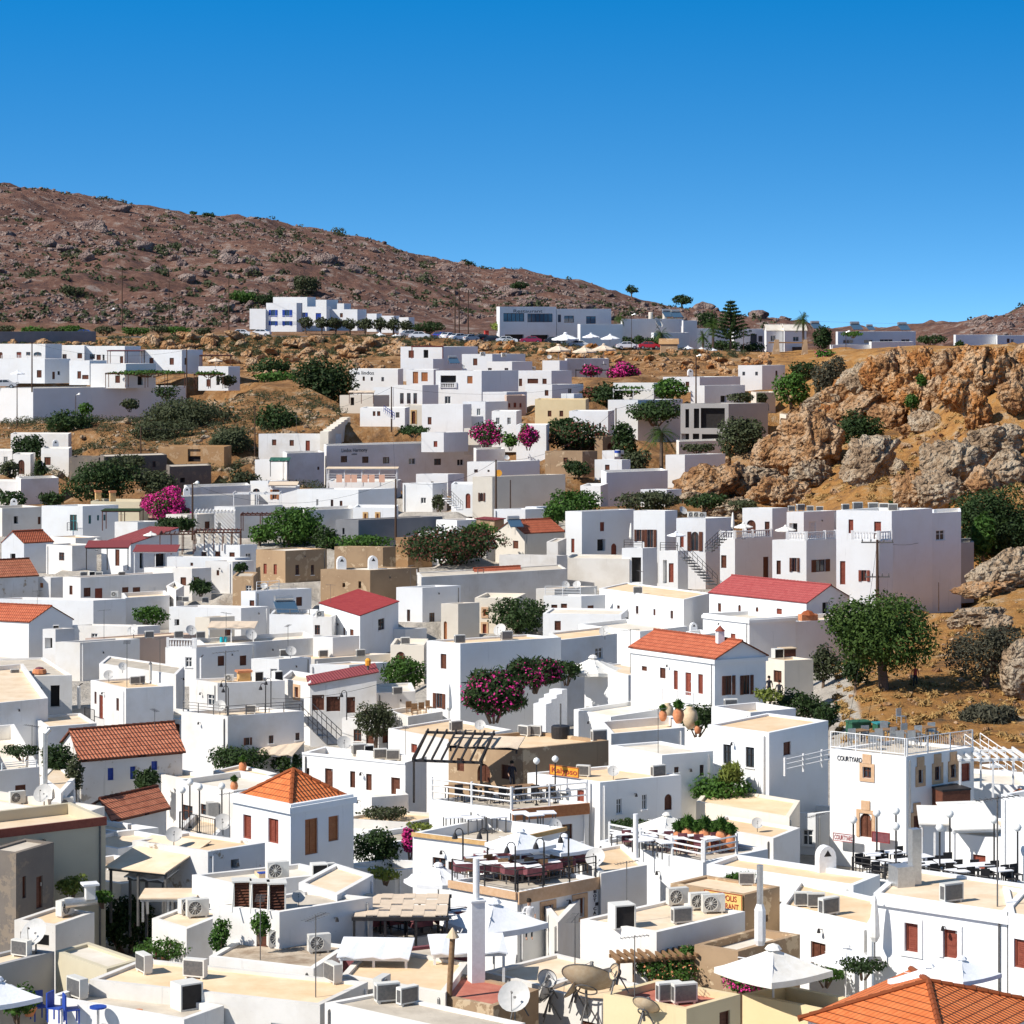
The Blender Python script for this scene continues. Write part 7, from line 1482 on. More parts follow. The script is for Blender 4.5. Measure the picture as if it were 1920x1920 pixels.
# parasols: apex in the picture, width in the picture, scale, kind
PAR = [(1450, 1770, 216, 42.5, 'sq', 'canvas', 'very large cream parasol in front of the limestone cafe'), (1586, 1770, 128, 40, 'sq', 'whitecanvas', 'white parasol right of the very large cream parasol'), (1742, 1806, 150, 41, 'sq', 'whitecanvas', 'nearer of two bluish white parasols behind the orange tile roof'), (1803, 1792, 145, 40.5, 'sq', 'whitecanvas', 'farther of two bluish white parasols behind the orange tile roof'),
 (926, 1684, 200, 39, 'sq', 'whitecanvas', 'big white marquee parasol beside the tall white chimney'), (822, 1617, 136, 35.5, 'oct', 'whitecanvas', 'white parasol at the left end of the tan edged terrace'), (976, 1553, 132, 33, 'sq', 'whitecanvas', 'upper left parasol over the tan edged dining terrace'), (1058, 1563, 118, 33.5, 'sq', 'whitecanvas', 'upper right parasol over the tan edged dining terrace'),
 (1250, 1523, 116, 32.5, 'sq', 'canvas', 'left one of two white parasols on the jar terrace'), (1318, 1534, 120, 33, 'sq', 'canvas', 'right one of two white parasols on the jar terrace'), (1112, 1228, 122, 24.0, 'oct', 'canvas', 'wide cream parasol on the roof beside the orange gable house'), (-5, 1830, 170, 45, 'sq', 'whitecanvas', 'pale parasol cut by the lower left frame edge'),
 (1268, 996, 34, 17.3, 'sq', 'whitecanvas', 'small white parasol on the balcony between the villa tower and glazed door'), (1394, 979, 38, 17.6, 'oct', 'canvas', 'small cream parasol on the balustrade terrace'), (1473, 984, 42, 17.9, 'oct', 'canvas', 'small cream parasol in front of the deep dark arch'),
 (283, 996, 30, 16.7, 'oct', 'canvas', 'small parasol above the maroon villa roof'), (181, 1009, 28, 16.9, 'oct', 'canvas', 'small parasol left of the maroon villa roof'), (33, 694, 28, 11.35, 'oct', 'whitecanvas', 'tiny white parasol on the left terrace'), (404, 670, 28, 11.2, 'oct', 'beigecanvas', 'tiny tan parasol at the right end of the left terrace'),
 (1047, 645, 50, 10.75, 'oct', 'beigecanvas', 'leftmost of the three beige terrace parasols'), (1096, 648, 48, 10.8, 'oct', 'beigecanvas', 'middle one of the three beige terrace parasols'), (1132, 644, 48, 10.7, 'oct', 'beigecanvas', 'rightmost of the three beige terrace parasols'),
 (1060, 623, 54, 9.65, 'oct', 'whitecanvas', 'leftmost of three white parasols in front of the restaurant'), (1108, 624, 34, 9.65, 'oct', 'whitecanvas', 'middle one of three white parasols in front of the restaurant'), (1144, 626, 38, 9.65, 'oct', 'whitecanvas', 'rightmost of three white parasols in front of the restaurant'),
 (1290, 648, 22, 9.7, 'oct', 'whitecanvas', 'first white roadside parasol right of the stone kiosk'), (1316, 650, 20, 9.7, 'oct', 'whitecanvas', 'second white roadside parasol right of the stone kiosk'), (1336, 652, 20, 9.7, 'oct', 'whitecanvas', 'third white roadside parasol right of the stone kiosk'), (960, 819, 20, 13.3, 'oct', 'beigecanvas', 'tiny pink parasol between the bougainvilleas'), (712, 623, 26, 9.5, 'oct', 'whitecanvas', 'low white parasol in front of the olive row'), (742, 626, 16, 9.5, 'oct', 'whitecanvas', 'second low white parasol in front of the olive row')]
for px, py, w_, s, kd, cm, lab in PAR:
 s = max([s] + [hit(px + k * w_ * .3, py + w_ * .14)[0] * 1.02 for k in (-1, 0, 1)] if 1150 < py < 1775 or px < 1600 < py else [s, hit(px, py - 4)[0] * 1.04 if py > 1700 else s])
 if py > 1150: s = F / (F / s - .42 * w_ / s)
 p = P(px, py, s); sc_ = w_ / s / (2 * .96 if kd == 'oct' else 1.95)
 if kd == 'sq' and w_ < 60: sc_ *= 1
 p.z -= .42 * sc_; o = use('par' + kd + cm, mk_canopy(kd, cm), p, R(8 if kd == 'oct' else 38), sc_); o['label'] = lab
for px, py, s, lab in [(842, 1352, 28, 'folded parasol on the garden chair deck'), (1640, 1800, 40, 'folded grey parasol at the corner of the red shuttered house'), (1183, 1022, 17.4, 'folded parasol on the villa balcony'), (1374, 1003, 17.7, 'folded parasol left of the balustrade terrace')]:
 s = stand(px, py, s); o = use('closed', mk_closed, P(px, py, s), 0, 1.0); o['label'] = lab

# tables, chairs, lamps on the terraces
def many(kind, key, maker, ref, pts, rz=20, sc_=1, label=None, group=None):
 for i, (px, py) in enumerate(pts):
  p, s_ = onroof(ref, px, py); o = use(key, maker, p, R(rz + rnd.uniform(-12, 12)), sc_); o['label'] = label; o['group'] = group
many('t', 'tabw', mk_table('tablecloth', None), 'b61', [(848, 1560), (862, 1556), (902, 1551), (915, 1556), (886, 1562), (930, 1560), (975, 1553), (1000, 1556), (1025, 1552)], label='small white table on the upper dining roof with tan coping', group='white tables on the upper dining roof')
many('t', 'tabm', mk_table('tablecloth', 'maroon'), 'b60', [(870, 1648), (892, 1640), (912, 1634), (930, 1628), (952, 1640), (975, 1632), (935, 1648), (960, 1654), (985, 1646), (1010, 1638), (1032, 1646), (1055, 1638), (1000, 1656), (905, 1650), (1078, 1632)], label='white topped table with maroon cloth on the tan edged terrace', group='maroon clothed tables on the tan edged terrace')
many('c', 'chw', mk_chair('wood'), 'b60', [(882, 1650), (920, 1642), (945, 1650), (968, 1645), (996, 1648), (1020, 1652), (1044, 1642), (1066, 1643), (1090, 1636)], label='wooden chair among the maroon clothed tables on the tan edged terrace', group='wooden chairs on the tan edged terrace')
many('t', 'tabm', None, 'b68', [(690, 1742), (715, 1738), (740, 1748), (770, 1746), (800, 1740), (830, 1744), (860, 1738), (700, 1752), (785, 1754), (845, 1752)], label='maroon clothed table on the deck under the chequered pergola', group='tables on the chequered pergola deck')
many('t', 'tabw', None, 'b63', [(1165, 1592), (1190, 1586), (1215, 1596), (1240, 1588), (1268, 1600), (1295, 1594), (1330, 1600), (1360, 1592), (1250, 1608), (1205, 1604)], label='white table on the restaurant roof terrace with jars', group='white tables on the jar terrace')
many('c', 'chm', mk_chair('maroon'), 'b63', [(1176, 1594), (1228, 1594), (1256, 1596), (1282, 1600), (1312, 1602), (1345, 1598), (1374, 1594)], label='dark red chair on the restaurant roof terrace with jars', group='dark red chairs on the jar terrace')
many('t', 'tabb', mk_table('wood', None), 'b35', [(850, 1500), (875, 1496), (905, 1500), (930, 1504), (960, 1500), (990, 1498), (1020, 1502), (1045, 1497), (1070, 1500)], label='brown wooden table on the thick railed terrace', group='brown tables on the thick railed terrace')
many('c', 'chk', mk_chair('black'), 'b35', [(862, 1504), (890, 1502), (918, 1506), (946, 1508), (976, 1506), (1005, 1505), (1034, 1504), (1060, 1503)], label='black chair on the thick railed terrace', group='black chairs on the thick railed terrace')
many('t', 'tabw', None, 'b50', [(1640, 1632), (1676, 1628), (1700, 1644), (1738, 1650), (1772, 1646), (1812, 1656), (1842, 1652), (1876, 1662), (1660, 1646), (1728, 1636), (1795, 1664)], label='small white table among the black chairs on the terrace', group='white tables on the black chair terrace')
many('c', 'chk', None, 'b50', [(1615, 1636), (1628, 1642), (1652, 1630), (1664, 1636), (1688, 1632), (1692, 1642), (1712, 1638), (1716, 1650), (1730, 1654), (1750, 1644), (1756, 1656), (1764, 1640), (1784, 1654), (1800, 1648), (1806, 1664), (1824, 1662), (1830, 1648), (1850, 1666), (1858, 1656), (1868, 1650), (1888, 1658), (1896, 1664), (1906, 1656), (1690, 1622), (1780, 1634), (1645, 1652)], sc_=.9, label='black wicker chair on the terrace crowded with black chairs', group='black wicker chairs')
many('c', 'chg', mk_chair('steel'), 'b47', [(1600, 1398), (1625, 1392), (1650, 1398), (1680, 1395), (1700, 1388), (1725, 1392), (1750, 1386), (1660, 1384), (1690, 1402), (1640, 1406), (1712, 1402)], label='grey chair on the railed roof above the ochre window surrounds', group='grey chairs on the railed roof')
many('t', 'tabb', None, 'b47', [(1612, 1394), (1665, 1392), (1710, 1396), (1738, 1388)], label='table on the railed roof above the ochre window surrounds', group='tables on the railed roof')
many('c', 'chw', None, 'b29b', [(768, 1338), (778, 1342), (792, 1340), (804, 1336)], label='slatted wooden garden chair on the white roof deck', group='garden chairs on the roof deck')
for ref, px, py in [('b50', 1600, 1636), ('b50', 1644, 1622), ('b50', 1680, 1618), ('b50', 1680, 1650), ('b50', 1762, 1652), ('b50', 1781, 1624), ('b50', 1864, 1636), ('b50', 1908, 1652), ('b31e', 342, 1568), ('b31e', 374, 1562), ('b31e', 416, 1560), ('b35', 1006, 1510), ('b35', 1041, 1506), ('b31e', 356, 1552)]: put('white globe lamp', 'globe', mk_globe, ref, px, py, 0, 1.0)
for ref, px, py in [('b25', 498, 1336), ('b25', 508, 1326), ('b25', 428, 1341), ('b25', 424, 1330), ('b27', 650, 1350), ('b60', 868, 1640), ('b60', 914, 1640), ('b60', 966, 1668), ('b60', 1020, 1660), ('b60', 1066, 1648)]: put('black hooked lamp', 'hook', mk_hooklamp, ref, px, py, 0, 1.0)
for i, (px, py, sc_, m_, lb) in enumerate([(1252, 1350, 1.3, 'jar', 'upper clay jar leaning in the pot cluster'), (1243, 1352, .8, 'terracotta', 'red pot at the left of the pot cluster'), (1272, 1356, 1.1, 'terracotta', 'red planted jar in the middle of the pot cluster'), (1294, 1366, 1.7, 'jar', 'largest pale clay jar on the wall corner'), (1308, 1376, .7, 'terracotta', 'small red pot right of the largest clay jar'), (455, 1448, 1.1, 'terracotta', 'orange clay jar beside the wooden lattice fence'), (439, 1484, 1.0, 'terracotta', 'brown clay jar at the corner of the four sided roof'), (1181, 1592, .8, 'jar', 'potted plant on the ledge by the white flue')]):
 s = {455: 26.5, 439: 28.5, 1181: 33}.get(px, 27.2); s = stand(px, py, s, 8); sc_ *= .7 if px < 1000 else 1; o = use('jar' + m_, mk_jar(m_, 'leafgreen' if m_ == 'terracotta' else None), P(px, py, s), 0, sc_); o['label'] = lb
for i, px in enumerate([1272, 1290, 1306, 1322, 1338, 1352, 1370]):
 p, s_ = onroof('b63', px, 1590 + i); o = use('jarterracotta', None, p, 0, 1.0 + .2 * (i % 2)); o['label'] = 'planted terracotta jar in the row on the restaurant roof terrace'; o['group'] = 'row of terracotta jars'

# write the labels of the copied roof things
cnt = {}
for o, kd, ref, px in NAMED: cnt.setdefault((kd, ref), []).append((px, o))
for (kd, ref), L_ in cnt.items():
 L_.sort(key=lambda q: q[0]); rf = ref.split(':')[-1]
 for i, (px, o) in enumerate(L_):
  pre = '' if len(L_) == 1 else ORD[i] + ' '
  o['label'] = ' '.join((pre + kd + (' from left' if pre else '') + ' on ' + short(rf, 16 - len((pre + kd).split()) - (3 if pre else 1))).split()[:16]); o['group'] = kd + 's on roofs'

# ---------------------------------------------------------------- railings, stairs, pergolas
railing('b47', 'fl', 1556, 1699, 'bar', off=-.1); railing('b47', 'fr', 1699, 1826, 'bar', off=-.1)
railing('b35', 'fl', 808, 958, 'thick', off=-.1, hgt=1.1); railing('b35', 'fr', 960, 1102, 'thick', off=-.1, hgt=1.1)
for f_, a_, b_ in (('fl', 845, 968), ('fr', 970, 1120)): railing('b60', f_, a_, b_, 'rows', 'black', off=-.1)
railing('b39', 'fr', 1446, 1550, 'thick', off=.9, ybase=1440, hgt=.9); railing('b25', 'fl', 342, 427, 'rows', 'metal', off=-.1, hgt=.7); railing('b25', 'fr', 427, 568, 'rows', 'metal', off=-.1, hgt=.7)
railing('b63', 'fl', 1140, 1318, 'thick', off=-.1, hgt=.9); railing('b63', 'fr', 1320, 1384, 'thick', off=-.1, hgt=.9); railing('b50', 'fl', 1596, 1850, 'rows', 'black', off=-.1, hgt=.8)
for r_, a_, b_, c_ in (('q3b', 1350, 1378, 1448), ('q4b', 1476, 1512, 1568), ('q5c', 1598, 1648, 1672)): railing(r_, 'fl', a_, b_, 'baluster', off=-.15, hgt=.8); railing(r_, 'fr', b_, c_, 'baluster', off=-.15, hgt=.8)
railing('m20', 'fl', 314, 366, 'baluster', off=-.1, hgt=.8); railing('b31e', 'fl', 334, 400, 'bar', 'black', off=-.1); railing('n10', 'fr', 482, 524, 'rows', off=-.1); railing('n11', 'fl', 507, 580, 'bar', 'metal', off=-.1, hgt=.5); railing('q1b', 'fl', 1170, 1204, 'rows', 'black', off=-.1, hgt=.9); railing('q2b', 'fl', 1238, 1270, 'rows', 'black', off=-.1, hgt=.9)
railing('p7b', 'fl', 1022, 1088, 'rows', off=-.1); railing('x4', 'fl', 614, 742, 'rows', off=-.1); railing('b19', 'fl', 176, 194, 'bar', 'black', off=.75, ybase=1350, hgt=.9); railing('p5', 'fr', 890, 905, 'bar', 'metal', off=.2, hgt=1.2); railing('b68', 'fl', 662, 760, 'rows', 'black', off=-.1); railing('b68', 'fr', 762, 900, 'rows', 'black', off=-.1)
railing('u2b', 'fl', 2, 84, 'rows', off=-.1, hgt=.6); railing('b41', 'fl', 1262, 1320, 'bar', off=1.1, ybase=1318, hgt=1.0); railing('m1', 'fl', 128, 147, 'bar', 'black', off=.45, ybase=995, hgt=1.0); railing('b24', 'fr', 5, 70, 'rows', off=-.1, hgt=.4); railing('w6', 'fl', 826, 855, 'baluster', off=.05, ybase=727, hgt=.8); railing('v1', 'fl', 506, 552, 'rows', off=.8, ybase=600, hgt=.9)
# dark red brick edges of the terraces
def edge(ref, face, m, h=.45, name='terrace_edge', pr=.12, dz=0):
 fc = HS[ref][face]; mb = MB(); z = HS[ref]['zt'] - fc.O.z + dz; mb.fbox(fc.A - fc.O, fc.d, fc.n, 0, fc.len, .02, pr, z - h, z + .03); mb.build(name, m, HS[ref]['root'])
edge('b35', 'fr', 'orangebrown', .55); edge('b60', 'fr', 'sandstone', .5); edge('b60', 'fl', 'sandstone', .3); edge('b61', 'fl', 'ochre', .16); edge('b61', 'fr', 'ochre', .16); edge('b2', 'fr', 'redbrown', .35, 'coping'); edge('b30', 'fl', 'purewhite', .1, 'coping', .05); edge('b16', 'fr', 'tileold', .12, 'eaves')
def stair(label, x0, y0, s0, x1, y1, s1, m='whitepaint', wd=1.0, rail='metal', thick=.1):
 a, b = P(x0, y0, s0), P(x1, y1, s1); root = thing('outside_stair', label, 'stairs', b); d = b - a; hz = Vector((d.x, d.y, 0)); n = max(4, int(abs(d.z) / .2)); hd = hz.normalized(); pn = Vector((hd.y, -hd.x, 0))
 if pn.y > 0: pn = -pn
 mb = MB(); st = hz.length / n
 for i in range(n):
  z1 = a.z + d.z * (i + 1) / n; q = a - b + hd * (st * i)
  mb.fbox(Vector((q.x, q.y, 0)), hd, pn, 0, st * 1.02, 0, wd, z1 - b.z - (thick if thick else 3), z1 - b.z)
 mb.build('steps', m, root)
 if rail:
  for sd_ in (0, wd):
   r_ = MB(); A_ = a - b + pn * sd_; B_ = pn * sd_
   for h_ in (.9, .5): r_.tube(A_ + Vector((0, 0, h_)), B_ + Vector((0, 0, h_)), .03, 5)
   for i in range(7): t = i / 6; q = A_.lerp(B_, t); r_.tube(q, q + Vector((0, 0, .9)), .025, 5)
   r_.build('handrail', rail, root)
 return root
stair('black iron stair from the railed roof to the timber veranda yard', 586, 1342, 25.2, 640, 1394, 26.8, 'metal', 1.0, 'black')
stair('white steel stair descending right from the railed roof terrace', 1838, 1402, 30.5, 1935, 1470, 31.5, 'whitepaint', 1.1, 'whitepaint')
stair('dark edged stair between the two villa terraces', 1290, 1040, 17.6, 1345, 1095, 18.2, 'metal', .9, 'black')
stair('iron railed stair rising to the balustrade terrace', 1322, 1036, 17.9, 1350, 1010, 17.7, 'metal', .8, 'black')
stair('white garden stair under the arching bougainvillea', 1000, 1325, 26.3, 1040, 1290, 25.9, 'whitepaint', 1.0, None, 0)
stair('long sloping path stair up to the tavern terrace', 600, 812, 13.1, 642, 782, 12.4, 'cream', 1.2, None, 0)
stair('small blue railed stair on the white terrace house', 720, 772, 12.7, 740, 786, 12.7, 'whitepaint', .6, 'blue')
stair('white stair beside the maroon arched door', 842, 930, 14.9, 868, 955, 15.1, 'whitepaint', .9, 'metal')
stair('narrow white stair in the hot tub courtyard', 1806, 1466, 31.4, 1840, 1535, 32.6, 'whitepaint', .8, 'whitepaint')
def pergola(label, px0, px1, py, s, depth, hgt, m='brown', slats=9, top='slats', cm=None, tilt=0, rz=0, posts=3, name='pergola', th=.06, slat=.09):
 """front edge of the roof from px0 to px1 at row py"""
 s = max([s] + [hit(px0 + (px1 - px0) * k / 4, py + 2)[0] * 1.006 for k in range(5)])
 a = P(px0, py, s); L_ = (px1 - px0) / s; root = thing(name, label, 'pergola' if name == 'pergola' else 'awning', (a.x, a.y, a.z - hgt), R(rz)); mb = MB(); zb = hgt + tilt
 for i in range(posts):
  x = L_ * i / max(1, posts - 1); po = MB(); po.box(x - .05, -.05, 0, x + .05, .05, hgt); po.build('post', m, root)
  if depth > 1.5 and tilt == 0: po = MB(); po.box(x - .05, depth - .05, 0, x + .05, depth + .05, zb); po.build('post', m, root)
 mb.box(-.1, -.07, hgt, L_ + .1, .07, hgt + .14); mb.box(-.1, depth - .07, zb, L_ + .1, depth + .07, zb + .14)
 if top == 'slats':
  for i in range(slats): x = L_ * i / (slats - 1); mb.add([(x - slat / 2, -.3, hgt + .14), (x + slat / 2, -.3, hgt + .14), (x + slat / 2, depth + .2, zb + .14), (x - slat / 2, depth + .2, zb + .14), (x - slat / 2, -.3, hgt + .26), (x + slat / 2, -.3, hgt + .26), (x + slat / 2, depth + .2, zb + .26), (x - slat / 2, depth + .2, zb + .26)], [(0, 3, 2, 1), (4, 5, 6, 7), (0, 1, 5, 4), (1, 2, 6, 5), (2, 3, 7, 6), (3, 0, 4, 7)])
 for x in (0, L_): mb.tube((x, 0, hgt + .07), (x, depth, zb + .07), .06, 4)
 mb.build('beams', m, root)
 if top in ('roof', 'cloth'):
  c = MB(); N = 8
  for i in range(N):
   x0, x1 = -.15 + (L_ + .3) * i / N, -.15 + (L_ + .3) * (i + 1) / N; sg = .05 * math.sin(i * 2.1) if top == 'cloth' else 0
   q = [(x0, -.3, hgt + .15 + sg), (x1, -.3, hgt + .15 + .05 * math.sin((i + 1) * 2.1) * (top == 'cloth')), (x1, depth + .2, zb + .15), (x0, depth + .2, zb + .15)]; c.add(q + [(x, y, z + th) for x, y, z in q], [(0, 3, 2, 1), (4, 5, 6, 7), (0, 1, 5, 4), (2, 3, 7, 6)] + ([(3, 0, 4, 7)] if i == 0 else []) + ([(1, 2, 6, 5)] if i == N - 1 else []))
  c.build('canopy', cm, root)
 if top == 'chequer':
  c = MB()
  for i in range(8):
   for j in range(4):
    x0 = L_ * i / 8 + .05; y0 = depth * j / 4; dz = zb * 0 + tilt * j / 4; off = .18 * ((i + j) % 2); c.box(x0 - .05, y0 + off, hgt + .15 + dz + .01 * ((i + j) % 2), x0 + L_ / 8 - .05, y0 + depth / 4 - .12 + off * .3, hgt + .19 + dz + .01 * ((i + j) % 2))
  c.build('canvas_panels', cm, root)
 return root
pergola('slanting black frame pergola in front of the stone tavern', 776, 905, 1428, 30.2, 3.2, 2.3, 'black', 8, tilt=1.1, rz=-12, posts=2)
pergola('tan strip awning on the stone tavern front', 845, 972, 1402, 29.3, 1.2, .2, 'black', cm='beigecanvas', top='cloth', tilt=.35, rz=-14, posts=2, name='awning')
pergola('black pergola with chequered canvas panels', 664, 838, 1726, 38.6, 4.4, 2.3, 'black', top='chequer', cm='beigecanvas', rz=0, posts=4)
pergola('dark wooden pergola with tied white curtains', 366, 450, 1000, 16.6, 4, 2.0, 'brown', 12, posts=6, rz=4)
pergola('brown pergola with slats left of the curtained pergola', 300, 362, 1003, 16.5, 3.5, 2.2, 'brown', 8, posts=4, rz=4)
pergola('white slatted sun roof on the terrace above the curtains', 366, 440, 962, 15.6, 3.4, 1.8, 'whitepaint', 12, posts=3, rz=4)
pergola('dark flat canopy above the vine terrace', 202, 266, 659, 11.05, 3, 2.1, 'brown', cm='maroon', top='roof', posts=3)
pergola('long pergola posts under the green vine canopy', 198, 346, 702, 11.38, 3.5, 2.2, 'brown', 14, posts=5)
pergola('small vine pergola of the end house', 364, 418, 704, 11.3, 3, 2.2, 'brown', 7, posts=3)
pergola('brown flat shade roof behind the tiny tan parasol', 375, 432, 668, 11.0, 3, 2, 'brown', cm='brown', top='roof', posts=2)
pergola('green draped pergola above the low white block', 192, 262, 960, 15.9, 3, 2.2, 'brown', cm='leafdark', top='roof', posts=3)
pergola('flat canopy over the topmost white house door', 772, 830, 651, 10.65, 2.4, 2.0, 'redbrown', cm='redbrown', top='roof', posts=2)
pergola('hotel veranda roof with white posts and towels', 613, 744, 881, 14.3, 3.5, 2.4, 'whitepaint', cm='creamroof', top='roof', posts=5)
pergola('green awning over the washing terrace', 507, 541, 866, 13.7, 2, 2, 'metal', cm='green', top='cloth', tilt=.3, posts=2, name='awning')
pergola('tan sail awning over the sunken courtyard', 486, 548, 1418, 25.9, 3, 1.6, 'whitepaint', cm='beigecanvas', top='cloth', tilt=.4, posts=2, name='awning', rz=-10)
pergola('sheet metal awning of the peeling house', 208, 330, 1632, 35.6, 3.4, 2.4, 'metal', cm='creamroof', top='roof', tilt=.8, rz=-26, posts=3, name='awning')
pergola('second cream tarpaulin roof below the sheet metal awning', 244, 316, 1650, 37.2, 2.2, 2.6, 'metal', cm='canvas', top='cloth', tilt=.5, rz=-24, posts=3, name='awning')
pergola('cream awning on thin posts below the hot tub', 1728, 1800, 1550, 34.0, 2.4, 2.3, 'whitepaint', cm='canvas', top='roof', tilt=.4, rz=-6, posts=4, name='awning')
pergola('cream awning above the closed red window', 1790, 1872, 1562, 35.4, 2.2, 1.6, 'whitepaint', cm='canvas', top='roof', tilt=.9, rz=10, posts=2, name='awning')
pergola('white framed shade roof right of the railed roof', 1800, 1925, 1427, 31.4, 3, 2.0, 'whitepaint', 8, posts=3, rz=3)
pergola('white strip awning over the dark dining hall', 640, 762, 1800, 40.2, 1.6, 1.7, 'whitepaint', cm='whitecanvas', top='cloth', tilt=.3, rz=-4, posts=3, name='awning')
pergola('second white strip awning beside the tall chimney', 815, 945, 1795, 40.2, 1.6, 1.7, 'whitepaint', cm='whitecanvas', top='cloth', tilt=.3, rz=6, posts=3, name='awning')
pergola('tan awning of the cream tavern terrace', 655, 700, 738, 11.8, 2.5, 1.6, 'brown', cm='beigecanvas', top='cloth', tilt=.2, posts=3, name='awning')
pergola('left maroon veranda roof of the white villa', 162, 240, 1029, 17.2, 2.4, 2.3, 'black', cm='tilemaroon', top='roof', tilt=.5, posts=3, name='awning')
pergola('right maroon veranda roof of the white villa', 252, 330, 1037, 17.3, 2.4, 2.2, 'whitepaint', cm='tilemaroon', top='roof', tilt=.5, posts=3, name='awning')
pergola('shade trellis of the beige parasol terrace', 1080, 1140, 695, 11.0, 2, 1.8, 'black', 6, posts=4)
pergola('white beam pergola under the garden vines', 1150, 1225, 732, 11.9, 3, 2, 'whitepaint', 8, posts=3)
pergola('white frame awning above the solar heater', 392, 475, 1180, 20.2, 3, 1.7, 'whitepaint', cm='beigecanvas', top='cloth', tilt=.2, posts=3, name='awning')
pergola('wooden fence pergola with flowering vines', 1160, 1310, 1806, 41.0, 1.0, 1.3, 'wood', 12, posts=6, rz=14)
pergola('small tin rack over the roof fan units', 268, 362, 1690, 37.6, 1.6, .9, 'steel', cm='creamroof', top='roof', posts=3, name='awning')
pergola('roof shade of the veranda beside the arcade', 505, 556, 912, 14.5, 2, .3, 'whitepaint', cm='beigecanvas', top='roof', tilt=.3, posts=2, name='awning')
pergola('white boom frame beside the tree by the arcade', 438, 524, 927, 14.8, 2.5, 1.8, 'whitepaint', 4, posts=3)
pergola('brown pergola roof left of the big fresh green tree', 452, 524, 967, 15.8, 2.5, 2, 'brown', 9, posts=3)
# curtains, towels
mb = MB()
for i in range(6):
 px = 372 + i * 14; p = P(px, 1001, 16.55); c = MB()
 for k in range(5): z0, z1 = -k * .36, -(k + 1) * .36; w0, w1 = .34 * (1 - .5 * math.sin(k / 5 * 3.1)), .34 * (1 - .5 * math.sin((k + 1) / 5 * 3.1)); c.add([(-w0, .05 * math.sin(k), z0), (w0, -.05 * math.sin(k), z0), (w1, -.05 * math.sin(k + 1), z1), (-w1, .05 * math.sin(k + 1), z1)], [(0, 1, 2, 3)])
 o = c.build('curtain', 'canvas', loc=(p.x, p.y, p.z)); tag(o, 'tied cream curtain hanging from the dark wooden pergola', 'curtain', 'curtains of the dark pergola')
for i, px in enumerate([636, 652, 664, 684, 697, 716]):
 p = P(px, 903, 14.35); c = MB(); c.box(-.38, -.04, -1.0, .38, 0, .0); c.box(-.38, .0, -.5, .38, .04, .0); o = c.build('towel', 'towelpink', loc=(p.x, p.y, p.z + .9)); tag(o, 'peach towel hanging over the hotel veranda rail', 'towel', 'towels on the hotel veranda rail')

# ---------------------------------------------------------------- chimneys, flues and single roof things
def stack(label, px, py, s, parts, name='chimney', cat='chimney', rz=20, tilt=0):
 s = stand(px, py, s)
 o = thing(name, label, cat, P(px, py, s), R(rz))
 for nm, kind, args, m_ in parts:
  mb = MB(); (mb.box if kind == 'b' else mb.tube if kind == 't' else mb.lathe)(*args); mb.build(nm, m_, o)
 return o
stack('tall white two stage chimney beside the white marquee', 893, 1840, 43.0, [('shaft', 'b', (-.27, -.27, 0, .27, .27, 3.1), 'whitepaint'), ('collar', 'b', (-.31, -.31, 3.1, .31, .31, 3.17), 'whitepaint'), ('flue', 't', ((0, 0, 3.17), (0, 0, 4.75), .13, 14), 'whitepaint')])
stack('rusty brown stovepipe with cone cap', 842, 1870, 43.5, [('pipe', 't', ((0, 0, 0), (.14, 0, 2.25), .11, 12), 'wood'), ('cap', 'l', ([(.26, 2.25), (.22, 2.32), (.02, 2.62)], 10, (.14, 0, 0)), 'jar')])
stack('white octagonal flue right of the yellow sign', 1425, 1772, 40.5, [('shaft', 'l', ([(.18, 0), (.24, .2), (.24, 1.4), (.14, 1.65)], 8), 'whitepaint'), ('flue', 't', ((0, 0, 1.6), (0, 0, 3.2), .13, 14), 'steel')])
stack('slim white flue behind the striped awning', 1192, 1608, 33.0, [('flue', 't', ((0, 0, 0), (0, 0, 2.0), .12, 12), 'whitepaint')])
stack('silver ribbed flue beside the ivy gable', 85, 1478, 28.5, [('flue', 't', ((0, 0, 0), (0, 0, 2.9), .12, 12), 'steel'), ('elbow', 't', ((0, 0, 2.85), (.25, 0, 3.1), .12, 12), 'steel'), ('fan_box', 'b', (-.35, -.3, -.9, .45, .3, 0), 'steel')])
stack('grey square duct tower on the black chair terrace', 1715, 1668, 37.4, [('duct', 'b', (-.2, -.2, 0, .2, .2, 2.4), 'steel'), ('fan_box', 'b', (-.95, -.4, 0, -.2, .4, 1.0), 'steel')])
stack('curved silver air duct on the lattice front store', 160, 1712, 38.0, [('duct', 't', ((-.9, 0, .45), (.5, .1, .5), .2, 12), 'steel'), ('hood', 'b', (.0, -.2, .6, .4, .2, 1.2), 'acwhite'), ('cap', 'b', (-.15, -.35, 1.2, .55, .35, 1.28), 'whitepaint')], 'air_duct', 'air duct')
stack('white chimney with black wind cowl left of the four sided roof', 470, 1580, 34.0, [('shaft', 't', ((0, 0, 0), (0, 0, 1.2), .13, 8), 'whitepaint'), ('cowl', 'l', ([(.17, 1.2), (.14, 1.35), (.03, 1.6)], 8), 'metal')])
stack('left brick chimney on the beige roof block', 184, 939, 15.2, [('shaft', 'b', (-.35, -.35, 0, .35, .35, 1.1), 'ochre'), ('cap', 'b', (-.42, -.42, 1.1, .42, .42, 1.3), 'terracotta')])
stack('right brick chimney on the beige roof block', 211, 940, 15.2, [('shaft', 'b', (-.35, -.35, 0, .35, .35, 1.1), 'ochre'), ('cap', 'b', (-.42, -.42, 1.1, .42, .42, 1.3), 'terracotta')])
